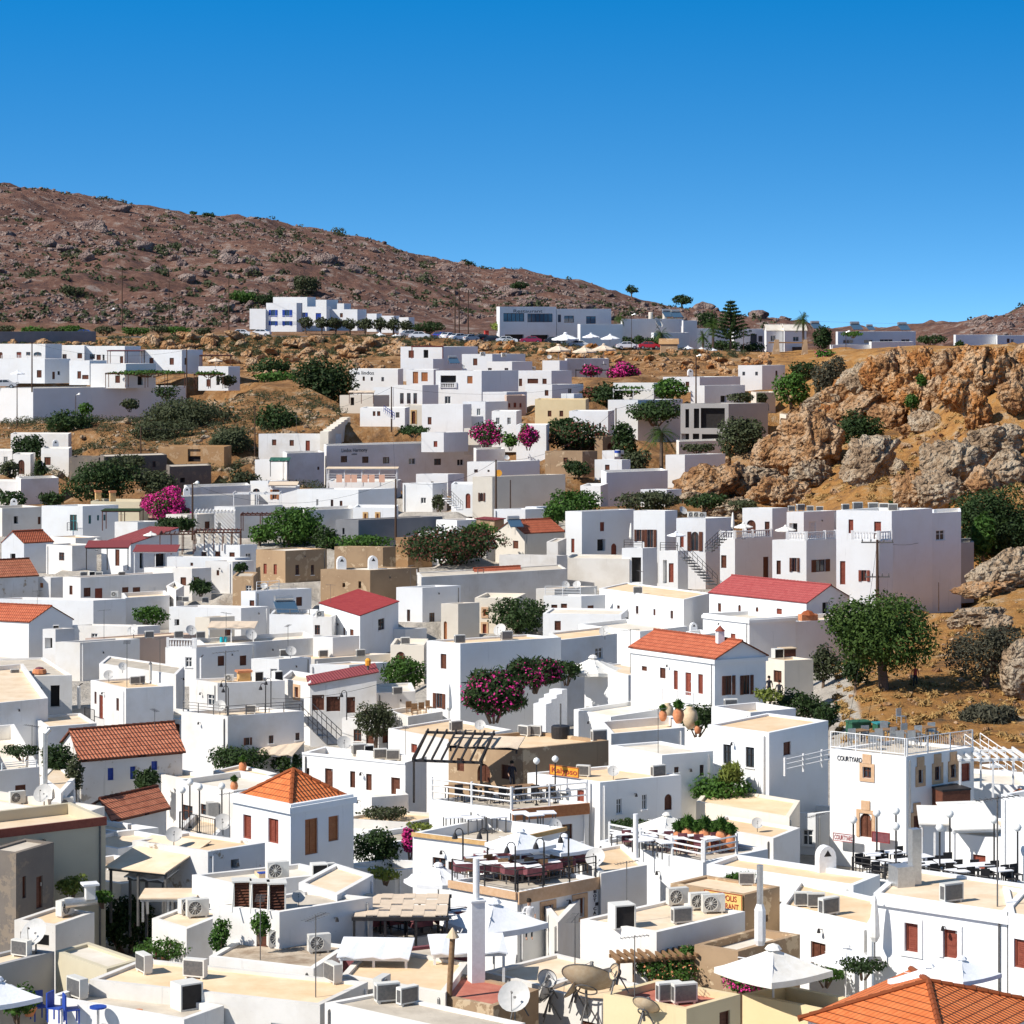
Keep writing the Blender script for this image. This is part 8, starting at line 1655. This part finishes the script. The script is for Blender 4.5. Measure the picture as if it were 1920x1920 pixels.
stack('white chimney with clay cap above the corniced house', 1350, 1206, 22.5, [('shaft', 'b', (-.25, -.25, 0, .25, .25, .9), 'whitepaint'), ('cap', 'l', ([(.4, .9), (.3, 1.0), (.05, 1.25)], 8), 'redbrown')])
stack('white pipe post with wind vane on the cube house yard', 148, 1330, 24.5, [('shaft', 't', ((0, 0, 0), (0, 0, 1.9), .14, 10), 'whitepaint'), ('cowl', 't', ((0, 0, 1.95), (.3, 0, 2.15), .05, 6), 'black')])
stack('slim chimney right of the cube house roof', 282, 1281, 23.5, [('shaft', 't', ((0, 0, 0), (0, 0, 1.5), .11, 10), 'cream'), ('cap', 'l', ([(.16, 1.5), (.04, 1.7)], 8), 'metal')])
stack('slim white chimney beside the balustraded stair', 377, 1272, 23.2, [('shaft', 't', ((0, 0, 0), (0, 0, 1.8), .12, 10), 'whitepaint'), ('cowl', 't', ((0, 0, 1.85), (.2, 0, 2.05), .05, 6), 'black')])
stack('black round water barrel on the broad cream roof', 1051, 1386, 29.2, [('barrel', 'l', ([(.52, 0), (.55, .3), (.55, .75), (.5, .8)], 18), 'black'), ('pipe', 't', ((0, 0, .8), (0, 0, 2.1), .05, 6), 'metal')], 'water_barrel', 'barrel')
stack('blue topped water barrel on the stepped roof', 1158, 856, 13.9, [('barrel', 'l', ([(.4, 0), (.42, .8), (.3, .9)], 14), 'acwhite'), ('lid', 'l', ([(.43, .5), (.43, .85)], 14), 'blue')], 'water_barrel', 'barrel')
stack('left cream cistern on the big white house roof', 1220, 598, 9.3, [('tank', 'l', ([(.45, 0), (.47, 1.3), (.4, 1.4)], 14), 'cream')], 'water_tank', 'tank')
stack('right cream cistern on the big white house roof', 1246, 598, 9.3, [('tank', 'l', ([(.45, 0), (.47, 1.3), (.4, 1.4)], 14), 'cream')], 'water_tank', 'tank')
stack('dark square hot tub in the shaded courtyard', 1780, 1518, 32.4, [('tub', 'b', (-.85, -.8, 0, .85, .8, 1.15), 'brown'), ('cover', 'b', (-.88, -.83, 1.15, .88, .83, 1.25), 'black')], 'hot_tub', 'hot tub')
stack('cardboard box beside the fan unit on the white roof', 502, 1652, 35.5, [('carton', 'b', (-.5, -.4, 0, .5, .4, .42), 'jar'), ('flap', 'b', (-.5, -.4, .42, .5, .0, .45), 'blue')], 'cardboard_box', 'box')
stack('orange sandbag heap on the flat roof at left', 74, 1265, 23.2, [('sack', 'l', ([(.4, 0), (.6, .15), (.5, .42), (.1, .55)], 10), 'terracotta'), ('cover', 'l', ([(.45, .3), (.3, .56), (.05, .62)], 10), 'maroon')], 'sack_heap', 'sacks')
stack('turquoise water bottles under the frame awning', 419, 1205, 20.8, [('bottle', 't', ((-.2, 0, 0), (-.2, 0, .55), .15, 10), 'turquoise'), ('bottle', 't', ((.2, 0, 0), (.2, 0, .55), .15, 10), 'turquoise')], 'water_bottles', 'bottles')
stack('pile of red roof tiles beside the rose red hall', 1515, 1163, 20.9, [('tile_pile', 'b', (-.8, -.4, 0, .8, .4, .55), 'terracotta'), ('loose_tiles', 'l', ([(.7, .5), (.4, .8), (.1, .9)], 7), 'tilered')], 'tile_pile', 'tiles')
stack('yellow beacon lamp on the long beige roof', 690, 1257, 21.9, [('stand', 't', ((0, 0, 0), (0, 0, .4), .1, 8), 'metal'), ('lantern', 'l', ([(.22, .4), (.25, .8), (.12, .95)], 8), 'signorange')], 'beacon', 'lamp')
stack('small brick outlet hut beside the little white rail', 457, 1278, 22.3, [('hut', 'b', (-.45, -.4, 0, .45, .4, .75), 'ochre'), ('cap', 'b', (-.6, -.5, .75, .6, .5, .9), 'terracotta')], 'roof_hut', 'hut')
stack('open wooden hutch on the beige corner house roof', 1476, 1238, 23.3, [('frame', 'b', (-.55, -.45, 0, .55, .45, .95), 'brown'), ('lid', 'b', (-.65, -.5, .95, .65, .5, 1.02), 'jar')], 'roof_hutch', 'hutch')
stack('green waste container on the bank above the railed roof', 1618, 1368, 27.0, [('bin', 'b', (-1.1, -.5, -.4, .4, .5, .55), 'green'), ('lid', 'b', (-1.15, -.55, .55, .45, .55, .65), 'green')], 'waste_container', 'container')
stack('second green waste container beside the white garden chair', 1648, 1370, 27.2, [('bin', 'b', (-.3, -.4, -.4, .6, .4, .5), 'green'), ('lid', 'b', (-.35, -.45, .5, .65, .45, .6), 'teal')], 'waste_container', 'container')
stack('orange plank leaning in the dry brushwood', 1890, 1352, 26.6, [('plank', 't', ((-.9, 0, .6), (.9, 0, -.3), .09, 4), 'signorange'), ('plank', 't', ((-.7, .2, .3), (-.2, .2, -.3), .12, 4), 'ochre')], 'planks', 'planks')
stack('mound of orange clay tiles on the far right roof edge', 1912, 1496, 33.2, [('tiles', 'l', ([(.6, 0), (.5, .25), (.1, .5)], 6), 'tilered')], 'tile_mound', 'tiles')
stack('stack of white plastic chairs left of the four sided roof', 398, 1540, 33.0, [('chairs', 'b', (-.3, -.3, 0, .3, .3, 1.1), 'steel'), ('chairs', 'b', (.4, -.3, 0, .9, .3, .95), 'steel')], 'chair_stack', 'chairs')
o = use('chg', None, P(1690, 1356, 27.3), R(40), 1.1); o['label'] = 'white plastic chair standing alone on the dirt bank'; o['group'] = 'single chairs'
for i, (px, py, lb) in enumerate([(72, 1912, 'blue chair at the left of the corner courtyard'), (106, 1915, 'blue chair beside the corner courtyard ledge'), (134, 1918, 'third blue chair right in the corner courtyard')]):
 o = use('chb', mk_chair('blue'), P(px, py, stand(px, py, 46)), R(30 + 40 * i), 1.2); o['label'] = lb
stack('round blue topped table in the corner courtyard', 184, 1925, 46.5, [('table_top', 'l', ([(.32, .7), (.32, .76)], 18), 'blue'), ('table_leg', 't', ((0, 0, 0), (0, 0, .7), .05, 8), 'steel')], 'round_table', 'table')
stack('wide red plant bowl in the corner courtyard', 55, 1905, 45.5, [('bowl', 'l', ([(.16, 0), (.3, .28), (.32, .32)], 16), 'terracotta'), ('soil', 'l', ([(.28, .30), (.1, .34)], 12), 'tablecloth')], 'plant_bowl', 'flower pot')
stack('red flower pot on the courtyard wall top', 260, 1908, 45.5, [('pot', 'l', ([(.1, 0), (.15, .25), (.16, .3)], 12), 'terracotta')], 'flower_pot', 'flower pot')
# three louvred hoods on the white house
for i, px in enumerate([447, 481, 513]):
 p, s = onroof('b12', px + 6, 1703 + i * 2); o = thing('vent_hood', ('left', 'middle', 'right')[i] + ' one of the three louvred vent hoods', 'vent hood', p, R(8)); mb = MB()
 for q in ((-.36, -.3, 0, -.3, .4, 1.12), (.3, -.3, 0, .36, .4, 1.12), (-.4, -.34, 1.12, .4, .44, 1.18), (-.3, .34, 0, .3, .4, 1.12)): mb.box(*q)
 mb.build('housing', 'acwhite', o); l = MB()
 for k in range(9): l.add([(-.3, -.25, .05 + k * .12), (.3, -.25, .05 + k * .12), (.3, -.18, .13 + k * .12), (-.3, -.18, .13 + k * .12)], [(0, 1, 2, 3)])
 l.box(-.3, -.1, 0, .3, -.06, 1.1); l.build('louvre', 'brown', o); b_ = MB(); b_.tube((-.42, -.75, 0), (-.33, -.3, 1.1), .03, 5); b_.build('brace', 'acwhite', o)
# big satellite dishes in the lower centre
def bigdish(label, px, py, s, d, az, el, m_='dish', ribs=False, h=1.4):
 s = stand(px, min(py, 1916), s)
 o = thing('satellite_dish', label, 'satellite dish', P(px, py, s)); ax = Vector((math.sin(R(az)) * math.cos(R(el)), -math.cos(R(az)) * math.cos(R(el)), math.sin(R(el)))); q = ax.orthogonal().normalized(); w_ = ax.cross(q); n = 32; c = Vector((0, 0, h)); vs = []; fs = []; K = 7
 for k in range(K):
  r_ = d / 2 * k / (K - 1)
  for i in range(n): a = 2 * math.pi * i / n; vs.append(c + ax * (r_ * r_ * .42 / (d / 2)) + (q * math.cos(a) + w_ * math.sin(a)) * max(r_, .01))
 for k in range(K - 1):
  for i in range(n): fs.append((k * n + i, k * n + (i + 1) % n, (k + 1) * n + (i + 1) % n, (k + 1) * n + i))
 b = MB(); b.add(vs, fs); b.build('reflector', m_, o, smooth=True); r = MB()
 for i in range(n): r.tube(vs[(K - 1) * n + i], vs[(K - 1) * n + (i + 1) % n], .02, 4)
 r.build('rim', 'metal', o); r = MB()
 if ribs:
  for i in range(0, n, 4): r.tube(c - ax * .06, vs[(K - 2) * n + i] - ax * .05, .02, 4)
 for i in range(n): r.tube(c - ax * .1 + (q * math.cos(2 * math.pi * i / n) + w_ * math.sin(2 * math.pi * i / n)) * d * .2, c - ax * .1 + (q * math.cos(2 * math.pi * (i + 1) / n) + w_ * math.sin(2 * math.pi * (i + 1) / n)) * d * .2, .03, 4)
 r.build('back_ring', 'metal', o); m = MB(); m.tube((0, 0, .3), c - ax * .1, .05, 8)
 for k in range(3): a = k * 2.1; m.tube((math.cos(a) * .45, math.sin(a) * .45, 0), (0, 0, .8), .03, 5)
 m.build('tripod', 'metal', o)
 f_ = MB(); f_.tube(c + ax * d * .5, c + ax * d * .42, .07, 8)
 for k in range(3): f_.tube(vs[(K - 1) * n + k * 10], c + ax * d * .5, .012, 4)
 f_.build('feed_horn', 'metal', o)
bigdish('largest satellite dish tilted upward on a tripod', 1100, 1918, 45.5, 2.1, 160, 52, 'jar', h=1.35)
bigdish('mesh satellite dish with wheel like ribs', 1030, 1912, 45.2, .95, -110, 22, ribs=True, h=1.0)
bigdish('solid pale dish left of the mesh dish', 969, 1905, 44.8, .72, -35, 30, h=.75)
bigdish('middle sized tan dish hidden behind the largest dish', 1078, 1895, 44.2, 1.0, -100, 35, 'jar', h=.75)
bigdish('dark dish beside the wooden vine fence', 1156, 1862, 43.6, .6, -60, 20, 'jar', h=.75)
bigdish('faint white dish on the roof left of the mesh dish', 1024, 1872, 43.8, .75, 20, 35, h=.7)
bigdish('large grey dish on the big white house above the road', 1232, 618, 9.4, 2.3, 60, 35, h=1.2)
bigdish('red tinged dish at the lower edge before the yellow house', 1208, 1930, 46.2, 1.0, 150, 45, 'jar', h=.7)
# ---------------------------------------------------------------- signs and lettering
def sign(label, ref, face, x0, y0, x1, y1, m, texts, tm, off=.12, th=.06, name='signboard'):
 fc = HS[ref][face]; a, z1 = fc.at(x0, y0); b, _ = fc.at(x1, y0); _, z0 = fc.at((x0 + x1) / 2, y1); _, z1 = fc.at((x0 + x1) / 2, y0); p = fc.A + fc.d * a + fc.n * off; root = thing(name, label, 'sign', (p.x, p.y, z0)); W = b - a; H_ = z1 - z0
 mb = MB(); mb.fbox(Vector((0, 0, 0)), fc.d, fc.n, 0, W, -th, 0, 0, H_); mb.build('board', m, root); f_ = MB()
 for q in ((0, W, 0, .03), (0, W, H_ - .03, H_), (0, .03, .03, H_ - .03), (W - .03, W, .03, H_ - .03)): f_.fbox(Vector((0, 0, 0)), fc.d, fc.n, q[0], q[1], .0, .02, q[2], q[3])
 f_.build('border', tm, root)
 for t, u0, u1, v0, v1 in texts:
  c = bpy.data.curves.new('lettering', 'FONT'); c.body = t; c.extrude = .012; c.offset = .012; o = textmesh(c, tm); dx, dy = max(o.dimensions.x, .01), .72
  q = fc.d * (u0 * W) + fc.n * .005; rot = Matrix((fc.d, Vector((0, 0, 1)), fc.n)).transposed(); o.parent = root; o.matrix_basis = Matrix.Translation((q.x, q.y, v0 * H_)) @ rot.to_4x4() @ Matrix.Diagonal(((u1 - u0) * W / dx, (v1 - v0) * H_ / dy, 1, 1))
 return root
sign('orange signboard reading Kalypso on the white parapet', 'b36', 'fl', 1033, 1436, 1087, 1455, 'signorange', [('Kalypso', .06, .94, .26, .84)], 'signtext')
sign('yellow signboard reading Acropolis Restaurant behind the fan units', 'b57', 'fl', 1323, 1672, 1394, 1706, 'signyellow', [('ACROPOLIS', .08, .86, .56, .88), ('RESTAURANT', .08, .9, .12, .44)], 'signtext', off=.1)
sign('red framed Courtyard signboard at the ground floor door', 'b47', 'fl', 1572, 1560, 1612, 1575, 'tablecloth', [('COURTYARD', .06, .94, .22, .80)], 'redtext', off=.6)
sign('dark red notice board right of the stone framed door', 'b47', 'fl', 1643, 1558, 1676, 1577, 'maroon', [], 'redtext', off=.5)
sign('oval dark hanging sign on the stone gateway', 'z1', 'fr', 1468, 650, 1494, 662, 'black', [], 'brown', off=3.2)
for ref, face, x0, y, x1, t, m_, sz in [('b47', 'fl', 1570, 1425, 1616, 'COURTYARD', 'darktext', .38), ('y1', 'fr', 962, 586, 1016, 'Restaurant', 'darktext', .9), ('w3', 'fl', 664, 702, 701, 'tle lindos', 'darktext', .85), ('x2', 'fr', 640, 848, 688, 'Lindos Harmony', 'darktext', .75), ('x2', 'fr', 659, 853, 669, 'suites', 'darktext', .38)]: lettering(ref, face, x0, y, x1, t, m_, size=sz, off=.02)
for i, ch in enumerate('BOTICA'): lettering('b60', 'fr', 1112, 1675 + i * 8, 1117, ch, 'darktext', size=.2, off=.02)
# stone gateways
o = thing('stone_gateway', 'carved stone portal with pointed red door', 'gateway', P(1503, 1582, 32.4), R(24)); mb = MB()
for q in ((-.62, -.3, -.3, -.4, .3, 1.5), (.4, -.3, -.3, .62, .3, 1.5), (-.62, -.3, 1.5, .62, .3, 2.5), (-.78, -.4, 2.5, .78, .4, 2.62)): mb.box(*q)
mb.build('surround', 'sandstone', o); mb = MB(); mb.box(-.4, -.05, -.3, .4, .0, 1.5); mb.build('door', 'redbrown', o); mb = MB(); mb.box(-.9, -.5, 2.62, .9, .5, 2.72); mb.build('coping', 'tileold', o)
o = thing('stone_gateway', 'leaning stone posts with crossbeam at the road entrance', 'gateway', P(1482, 672, 9.8));
for x0, x1 in ((-3.4, -2.2), (2.2, 3.2)): mb = MB(); mb.add([(x0 - .3, -.4, -.5), (x1 + .2, -.4, -.5), (x1, -.3, 3.6), (x0 + .4, -.3, 3.6), (x0 - .3, .4, -.5), (x1 + .2, .4, -.5), (x1, .3, 3.6), (x0 + .4, .3, 3.6)], [(0, 1, 2, 3), (5, 4, 7, 6), (1, 5, 6, 2), (4, 0, 3, 7), (3, 2, 6, 7)]); mb.build('post', 'stone', o)
mb = MB(); mb.box(-4.2, -.2, 2.9, 4.2, .2, 3.15); mb.build('crossbeam', 'wood', o)
o = thing('stone_kiosk', 'small gabled stone kiosk beside the red car', 'kiosk', P(1254, 664, 9.75)); mb = MB(); mb.box(-1.6, -1.3, -.5, 1.6, 1.3, 2.0); mb.build('wall', 'stone', o); mb = MB(); mb.add([(-1.9, -1.5, 1.95), (1.9, -1.5, 1.95), (1.9, 1.5, 1.95), (-1.9, 1.5, 1.95), (-1.9, 0, 3.0), (1.9, 0, 3.0)], [(0, 1, 5, 4), (2, 3, 4, 5), (0, 4, 3), (1, 2, 5)]); mb.build('roof', 'orangestone', o)

# ---------------------------------------------------------------- poles and wires
def pole(label, px, py, ptop, s, r=.13, arms=0, lamp=False, m='polewood'):
 s = max(s, hit(px, py - 8)[0] * 1.004)
 H_ = (py - ptop) / s; o = thing('utility_pole', label, 'pole', P(px, py, s)); mb = MB(); mb.tube((0, 0, -.8), (0, 0, H_), r, 8, r * .7); mb.build('shaft', m, o)
 for k in range(arms):
  a = MB(); z = H_ - .25 - k * 3.2; L_ = 1.5 - k * .35; a.box(-L_, -.06, z - .06, L_, .06, z + .06)
  a.build('crossarm', 'metal', o)
  for x in (-L_ + .1, -L_ * .4, L_ * .4, L_ - .1): i_ = MB(); i_.lathe([(.03, z + .06), (.07, z + .15), (.04, z + .32)], 6, (x, 0, 0)); i_.build('insulator', 'metal', o)
 if lamp: a = MB(); a.tube((0, 0, H_ - .1), (.5, -.2, H_ + .1), .04, 5); a.build('lamp_arm', 'steel', o); a = MB(); a.lathe([(.1, H_ - .05), (.28, H_ + .0), (.2, H_ + .22), (.05, H_ + .3)], 10, (.6, -.25, 0)); a.build('lamp_head', 'lampglass', o)
 return P(px, py, s) + Vector((0, 0, H_ - .1))
T = {}
for k, (px, py, pt, s, r, arms, lamp, lb) in {
 'a': (1645, 1132, 1012, 20.0, .17, 2, False, 'utility pole with two crossarms before the tallest villa'), 'b': (734, 800, 725, 12.6, .12, 0, False, 'wooden pole in front of the three tall brown windows'), 'c': (930, 956, 862, 15.3, .14, 0, False, 'wooden pole with orange disc beside the cream house'),
 'd': (957, 958, 900, 15.5, .09, 0, False, 'short leaning pole beside the long blank side'), 'e': (742, 1000, 898, 15.9, .14, 0, False, 'wooden pole in front of the grey concrete block'), 'f': (361, 1003, 906, 15.7, .14, 0, True, 'dark pole with round street lamp by the curtained pergola'),
 'g': (1305, 755, 667, 11.9, .13, 0, True, 'tall pole above the concrete frame house'), 'h': (1155, 832, 765, 13.2, .12, 0, False, 'pole hidden among the dark vines'), 'i': (60, 726, 642, 11.5, .13, 0, False, 'pole before the lower white house at left'), 'j': (350, 736, 655, 11.45, .13, 0, False, 'pole at the right end of the retaining wall'),
 'k': (32, 792, 720, 12.0, .09, 0, False, 'thin pole against the retaining wall at left'), 'l': (142, 772, 740, 11.9, .07, 0, True, 'little lamp post against the retaining wall'), 'm': (229, 612, 503, 9.0, .13, 0, False, 'first tall hillside pole from the left'), 'n': (317, 612, 527, 8.9, .12, 0, False, 'second tall hillside pole from the left'),
 'o': (429, 618, 515, 9.0, .13, 0, False, 'third tall hillside pole from the left'), 'p': (208, 620, 580, 9.3, .06, 0, True, 'small roadside lamp left of the tall hillside poles'), 'q': (853, 628, 536, 9.3, .14, 0, False, 'left one of three poles behind the car park'), 'r': (861, 628, 541, 9.3, .14, 0, False, 'middle one of three poles behind the car park'),
 's': (878, 628, 543, 9.3, .14, 0, False, 'right one of three poles behind the car park'), 't': (264, 850, 800, 13.0, .12, 0, False, 'pole above the dark grey ruin'), 'u': (478, 850, 760, 13.0, .10, 0, False, 'pole at the left corner of the brown door house'), 'v': (1184, 650, 590, 9.7, .06, 0, True, 'street lamp beside the white parked car'),
 'w': (566, 612, 568, 9.0, .06, 0, False, 'thin pole in front of the blue door wing'), 'x': (1394, 660, 615, 9.6, .06, 0, False, 'thin lamp post right of the norfolk pine'), 'y': (1586, 660, 622, 9.3, .06, 0, True, 'street lamp before the glazed bays'), 'z': (1760, 1130, 1092, 20.4, .05, 0, False, 'white post at the corner of the bluish rear wing')}.items():
 T[k] = pole(lb, px, py, pt, s, r, arms, lamp)
o = thing('warning_disc', 'orange round disc on the pole beside the cream house', 'sign', P(935, 887, 15.25)); mb = MB(); mb.tube((0, -.1, 0), (0, -.05, 0), .42, 20); mb.build('disc', 'signorange', o)
def wire(label, a, b, sag, r=.018):
 mb = MB(); q = [a.lerp(b, t / 14) - Vector((0, 0, sag * 4 * t / 14 * (1 - t / 14))) for t in range(15)]
 for u, v in zip(q, q[1:]): mb.tube(u, v, r, 4)
 tag(mb.build('overhead_wire', 'black'), label, 'wire')
for a, b, sg, lb in [('m', 'n', 1.2, 'wire between the first and second hillside poles'), ('n', 'o', 1.2, 'wire between the second and third hillside poles'), ('i', 'j', 1.5, 'wire along the front of the left terrace houses'), ('o', 'q', 2.5, 'long wire from the third hillside pole to the car park poles'), ('b', 'u', 2, 'wire from the brown windows pole to the left'), ('b', 'g', 3, 'long wire crossing the central cluster'),
  ('e', 'c', 1.5, 'wire from the concrete block pole to the orange disc pole'), ('e', 'f', 2.5, 'long wire over the big fresh green tree'), ('c', 'h', 2, 'wire from the orange disc pole to the vines'), ('h', 'g', 1.5, 'wire rising over the garden vines'), ('u', 't', 1.5, 'wire above the rubble ruin'), ('e', 'b', 1.5, 'wire climbing to the brown windows pole')]: wire(lb, T[a], T[b], sg)
wire('thin wire against the sky above the road', P(1380, 594, 9), P(1860, 606, 9), .6); wire('wire from the two crossarm pole down to the courtyard', T['a'], P(1560, 1500, 31), 1.5); wire('wire across the side of the tallest villa', T['a'], P(1815, 960, 18.5), 1.5)
wire('wire from the four sided roof house to the vent hoods', P(540, 1540, 34), P(700, 1640, 36), .6); wire('wire hanging down the red shuttered house', P(1752, 1692, 39.2), P(1752, 1796, 41), -.2, .03); wire('wire over the lattice fence terrace', P(420, 1300, 24), P(800, 1250, 25.5), 1.2)

# ---------------------------------------------------------------- cars
def mk_car(cm):
 def f():
  t = thing('parked_car', 'x', 'car', (0, 0, 0)); prof = [(-2.1, .35), (-2.12, .75), (-1.95, .95), (-1.5, 1.02), (-.95, 1.42), (.55, 1.45), (1.15, 1.05), (1.95, .90), (2.12, .65), (2.1, .35)]
  b = MB(); vs = []; n = len(prof)
  for y, k in ((-.82, 0), (-.80, 1), (.80, 1), (.82, 0)):
   for x, z in prof: ins = .16 * max(0, (z - .95) / .5); yy = y + (ins if y < 0 else -ins); vs.append((x, yy, z))
  fs = []
  for j in (0, 1, 2):
   for i in range(n - 1): fs.append((j * n + i, (j + 1) * n + i, (j + 1) * n + i + 1, j * n + i + 1))
  fs.append(tuple(range(n))[::1]); fs.append(tuple(range(3 * n, 4 * n))[::-1]); fs.append((0, n, 2 * n, 3 * n)[::-1]); b.add(vs, fs); body = b.build('body', cm, t)
  g = MB()
  for sg in (-1, 1):
   y0, y1 = .80, .70
   for q in (((-1.35, 1.03), (-.9, 1.36), (-.2, 1.39), (-.2, 1.03)), ((-.12, 1.03), (-.12, 1.39), (.5, 1.40), (1.02, 1.05))): g.add([(x, sg * (.835 - .16 * max(0, (z - .95) / .5)), z) for x, z in q], [(0, 1, 2, 3)])
  g.add([(1.13, -.66, 1.09), (1.13, .66, 1.09), (.58, .58, 1.44), (.58, -.58, 1.44)], [(0, 1, 2, 3)]); g.add([(-1.45, -.66, 1.09), (-1.45, .66, 1.09), (-.99, .58, 1.42), (-.99, -.58, 1.42)], [(0, 1, 2, 3)]); g.build('windows', 'glass', t)
  for x in (-1.32, 1.3):
   for sg in (-1, 1):
    w_ = MB(); w_.tube((x, sg * .72, .33), (x, sg * .86, .33), .33, 14); tw = w_.build('wheel', 'rubber', t); w_ = MB(); w_.tube((x, sg * .86, .33), (x, sg * .87, .33), .2, 10); w_.build('rim', 'steel', tw)
  for sg in (-.6, .6): h_ = MB(); h_.box(2.07, sg - .16, .68, 2.13, sg + .16, .8); h_.build('headlight', 'lampglass', t); h_ = MB(); h_.box(-2.14, sg - .14, .75, -2.09, sg + .14, .9); h_.build('tail_light', 'redtext', t)
  return t
 return f
for px, s, cm, rz, lb in [(156, 9.5, 'carblue', 180, 'blue car driving behind the grey road wall'), (450, 9.56, 'carwhite', 180, 'white car parked first right of the third pole'), (488, 9.5, 'carwhite', 170, 'white car half hidden at the hotel approach'), (768, 9.52, 'carsilver', 20, 'silver car parked nose out beside the low parasols'), (786, 9.6, 'carwhite', 5, 'long white car at the left end of the car park'),
  (826, 9.5, 'carblue', 60, 'blue car parked between white cars'), (840, 9.58, 'carwhite', 60, 'white car right of the blue car'), (860, 9.6, 'carwhite', 40, 'white car under the three poles'), (880, 9.58, 'carsilver', 50, 'silver white car right under the three poles'), (905, 9.5, 'carblack', 30, 'dark car behind the red phone box'), (925, 9.52, 'carblack', 10, 'second dark car near the restaurant corner'),
  (950, 9.62, 'carwhite', 5, 'white car in front of the restaurant corner'), (995, 9.55, 'cardarkred', 185, 'dark pink car in front of the restaurant'), (1040, 9.55, 'carblack', 5, 'black car beside the leftmost white parasol'), (1086, 9.62, 'carwhite', 5, 'white car under the white restaurant parasols'), (1176, 9.68, 'carwhite', 8, 'white car left of the bright red car'), (1217, 9.68, 'carred', 5, 'bright red car beside the stone kiosk'), (8, 11.35, 'carsilver', 0, 'dark grey car at the left end of the long terrace')]:
 X, Y = (px - 960) / s, F / s; o = use('car' + cm, mk_car(cm), Vector((X, Y, gz(X, Y) + .1 if px > 20 else EYE - (728 - Y0) / s)), R(rz)); o['label'] = lb
stack('red phone box between the dark cars', 912, 638, 9.55, [('cabin', 'b', (-.4, -.4, -.3, .4, .4, 1.9), 'cloth_red'), ('roof', 'b', (-.45, -.45, 1.9, .45, .45, 2.0), 'cloth_red')], 'phone_box', 'phone box')

# ---------------------------------------------------------------- people
def person(label, px, py, s, shirt, rz=0, pose='stand'):
 s = stand(px, py, s)
 me = bpy.data.meshes.new('person'); J = {'pel': (0, 0, .95), 'che': (0, 0, 1.3), 'nec': (0, 0, 1.48), 'hea': (0, -.02, 1.62), 'top': (0, 0, 1.74), 'hl': (-.1, 0, .9), 'kl': (-.11, -.04, .5), 'al': (-.12, .02, .08), 'tl': (-.12, -.16, .04), 'hr': (.1, 0, .9), 'kr': (.12, -.02, .5), 'ar': (.13, .05, .08), 'tr': (.13, -.12, .04), 'sl': (-.19, 0, 1.42), 'el': (-.27, .02, 1.14), 'wl': (-.25, -.14, .92), 'sr': (.19, 0, 1.42), 'er': (.27, .02, 1.14), 'wr': (.25, -.12, .92)}
 names = list(J); E = [('pel', 'che'), ('che', 'nec'), ('nec', 'hea'), ('hea', 'top'), ('pel', 'hl'), ('hl', 'kl'), ('kl', 'al'), ('al', 'tl'), ('pel', 'hr'), ('hr', 'kr'), ('kr', 'ar'), ('ar', 'tr'), ('che', 'sl'), ('sl', 'el'), ('el', 'wl'), ('che', 'sr'), ('sr', 'er'), ('er', 'wr')]
 rad = dict(pel=.14, che=.15, nec=.06, hea=.1, top=.08, hl=.1, kl=.07, al=.045, tl=.04, hr=.1, kr=.07, ar=.045, tr=.04, sl=.065, el=.05, wl=.035, sr=.065, er=.05, wr=.035)
 me.from_pydata([J[n] for n in names], [(names.index(a), names.index(b)) for a, b in E], []); o = bpy.data.objects.new('person', me); COL.objects.link(o); o.location = P(px, py, s); o.rotation_euler = (0, 0, R(rz))
 m = o.modifiers.new('skin', 'SKIN'); me.skin_vertices.new() if not me.skin_vertices else None
 for i, n in enumerate(names): me.skin_vertices[0].data[i].radius = (rad[n], rad[n] * .8); me.skin_vertices[0].data[i].use_root = n == 'pel'
 o.modifiers.new('sub', 'SUBSURF').levels = 1; dg = bpy.context.evaluated_depsgraph_get(); m2 = bpy.data.meshes.new_from_object(o.evaluated_get(dg)); o.modifiers.clear(); o.data = m2
 m2.materials.clear(); [m2.materials.append(MATS[k]) for k in ('skin', shirt, 'cloth_dark')]
 for p in m2.polygons: c = p.center; p.material_index = 2 if .12 < c.z < .98 and abs(c.x) < .24 else 1 if .98 <= c.z < 1.48 and not (c.z < 1.12 and abs(c.x) > .2) else 0
 tag(o, label, 'person'); h = MB(); h.lathe([(.10, 1.62), (.115, 1.69), (.09, 1.77), (.03, 1.8)], 10, (0, .02, 0)); h.build('hair', 'hair', o); return o
person('person in black clothes standing behind the garden wall', 1442, 1312, 25.2, 'cloth_dark', 20)
person('person with dark hair half hidden behind the garden wall', 1461, 1320, 25.3, 'cloth_dark', -20)
person('person in a white shirt at the tavern window by the marquee', 992, 1762, 40.3, 'tablecloth', 10)
person('person in red sitting wall side under the large green tree', 1716, 1290, 25.0, 'cloth_red', 0)
person('waiter in dark clothes on the thick railed terrace', 960, 1485, 31.0, 'cloth_dark', 30)
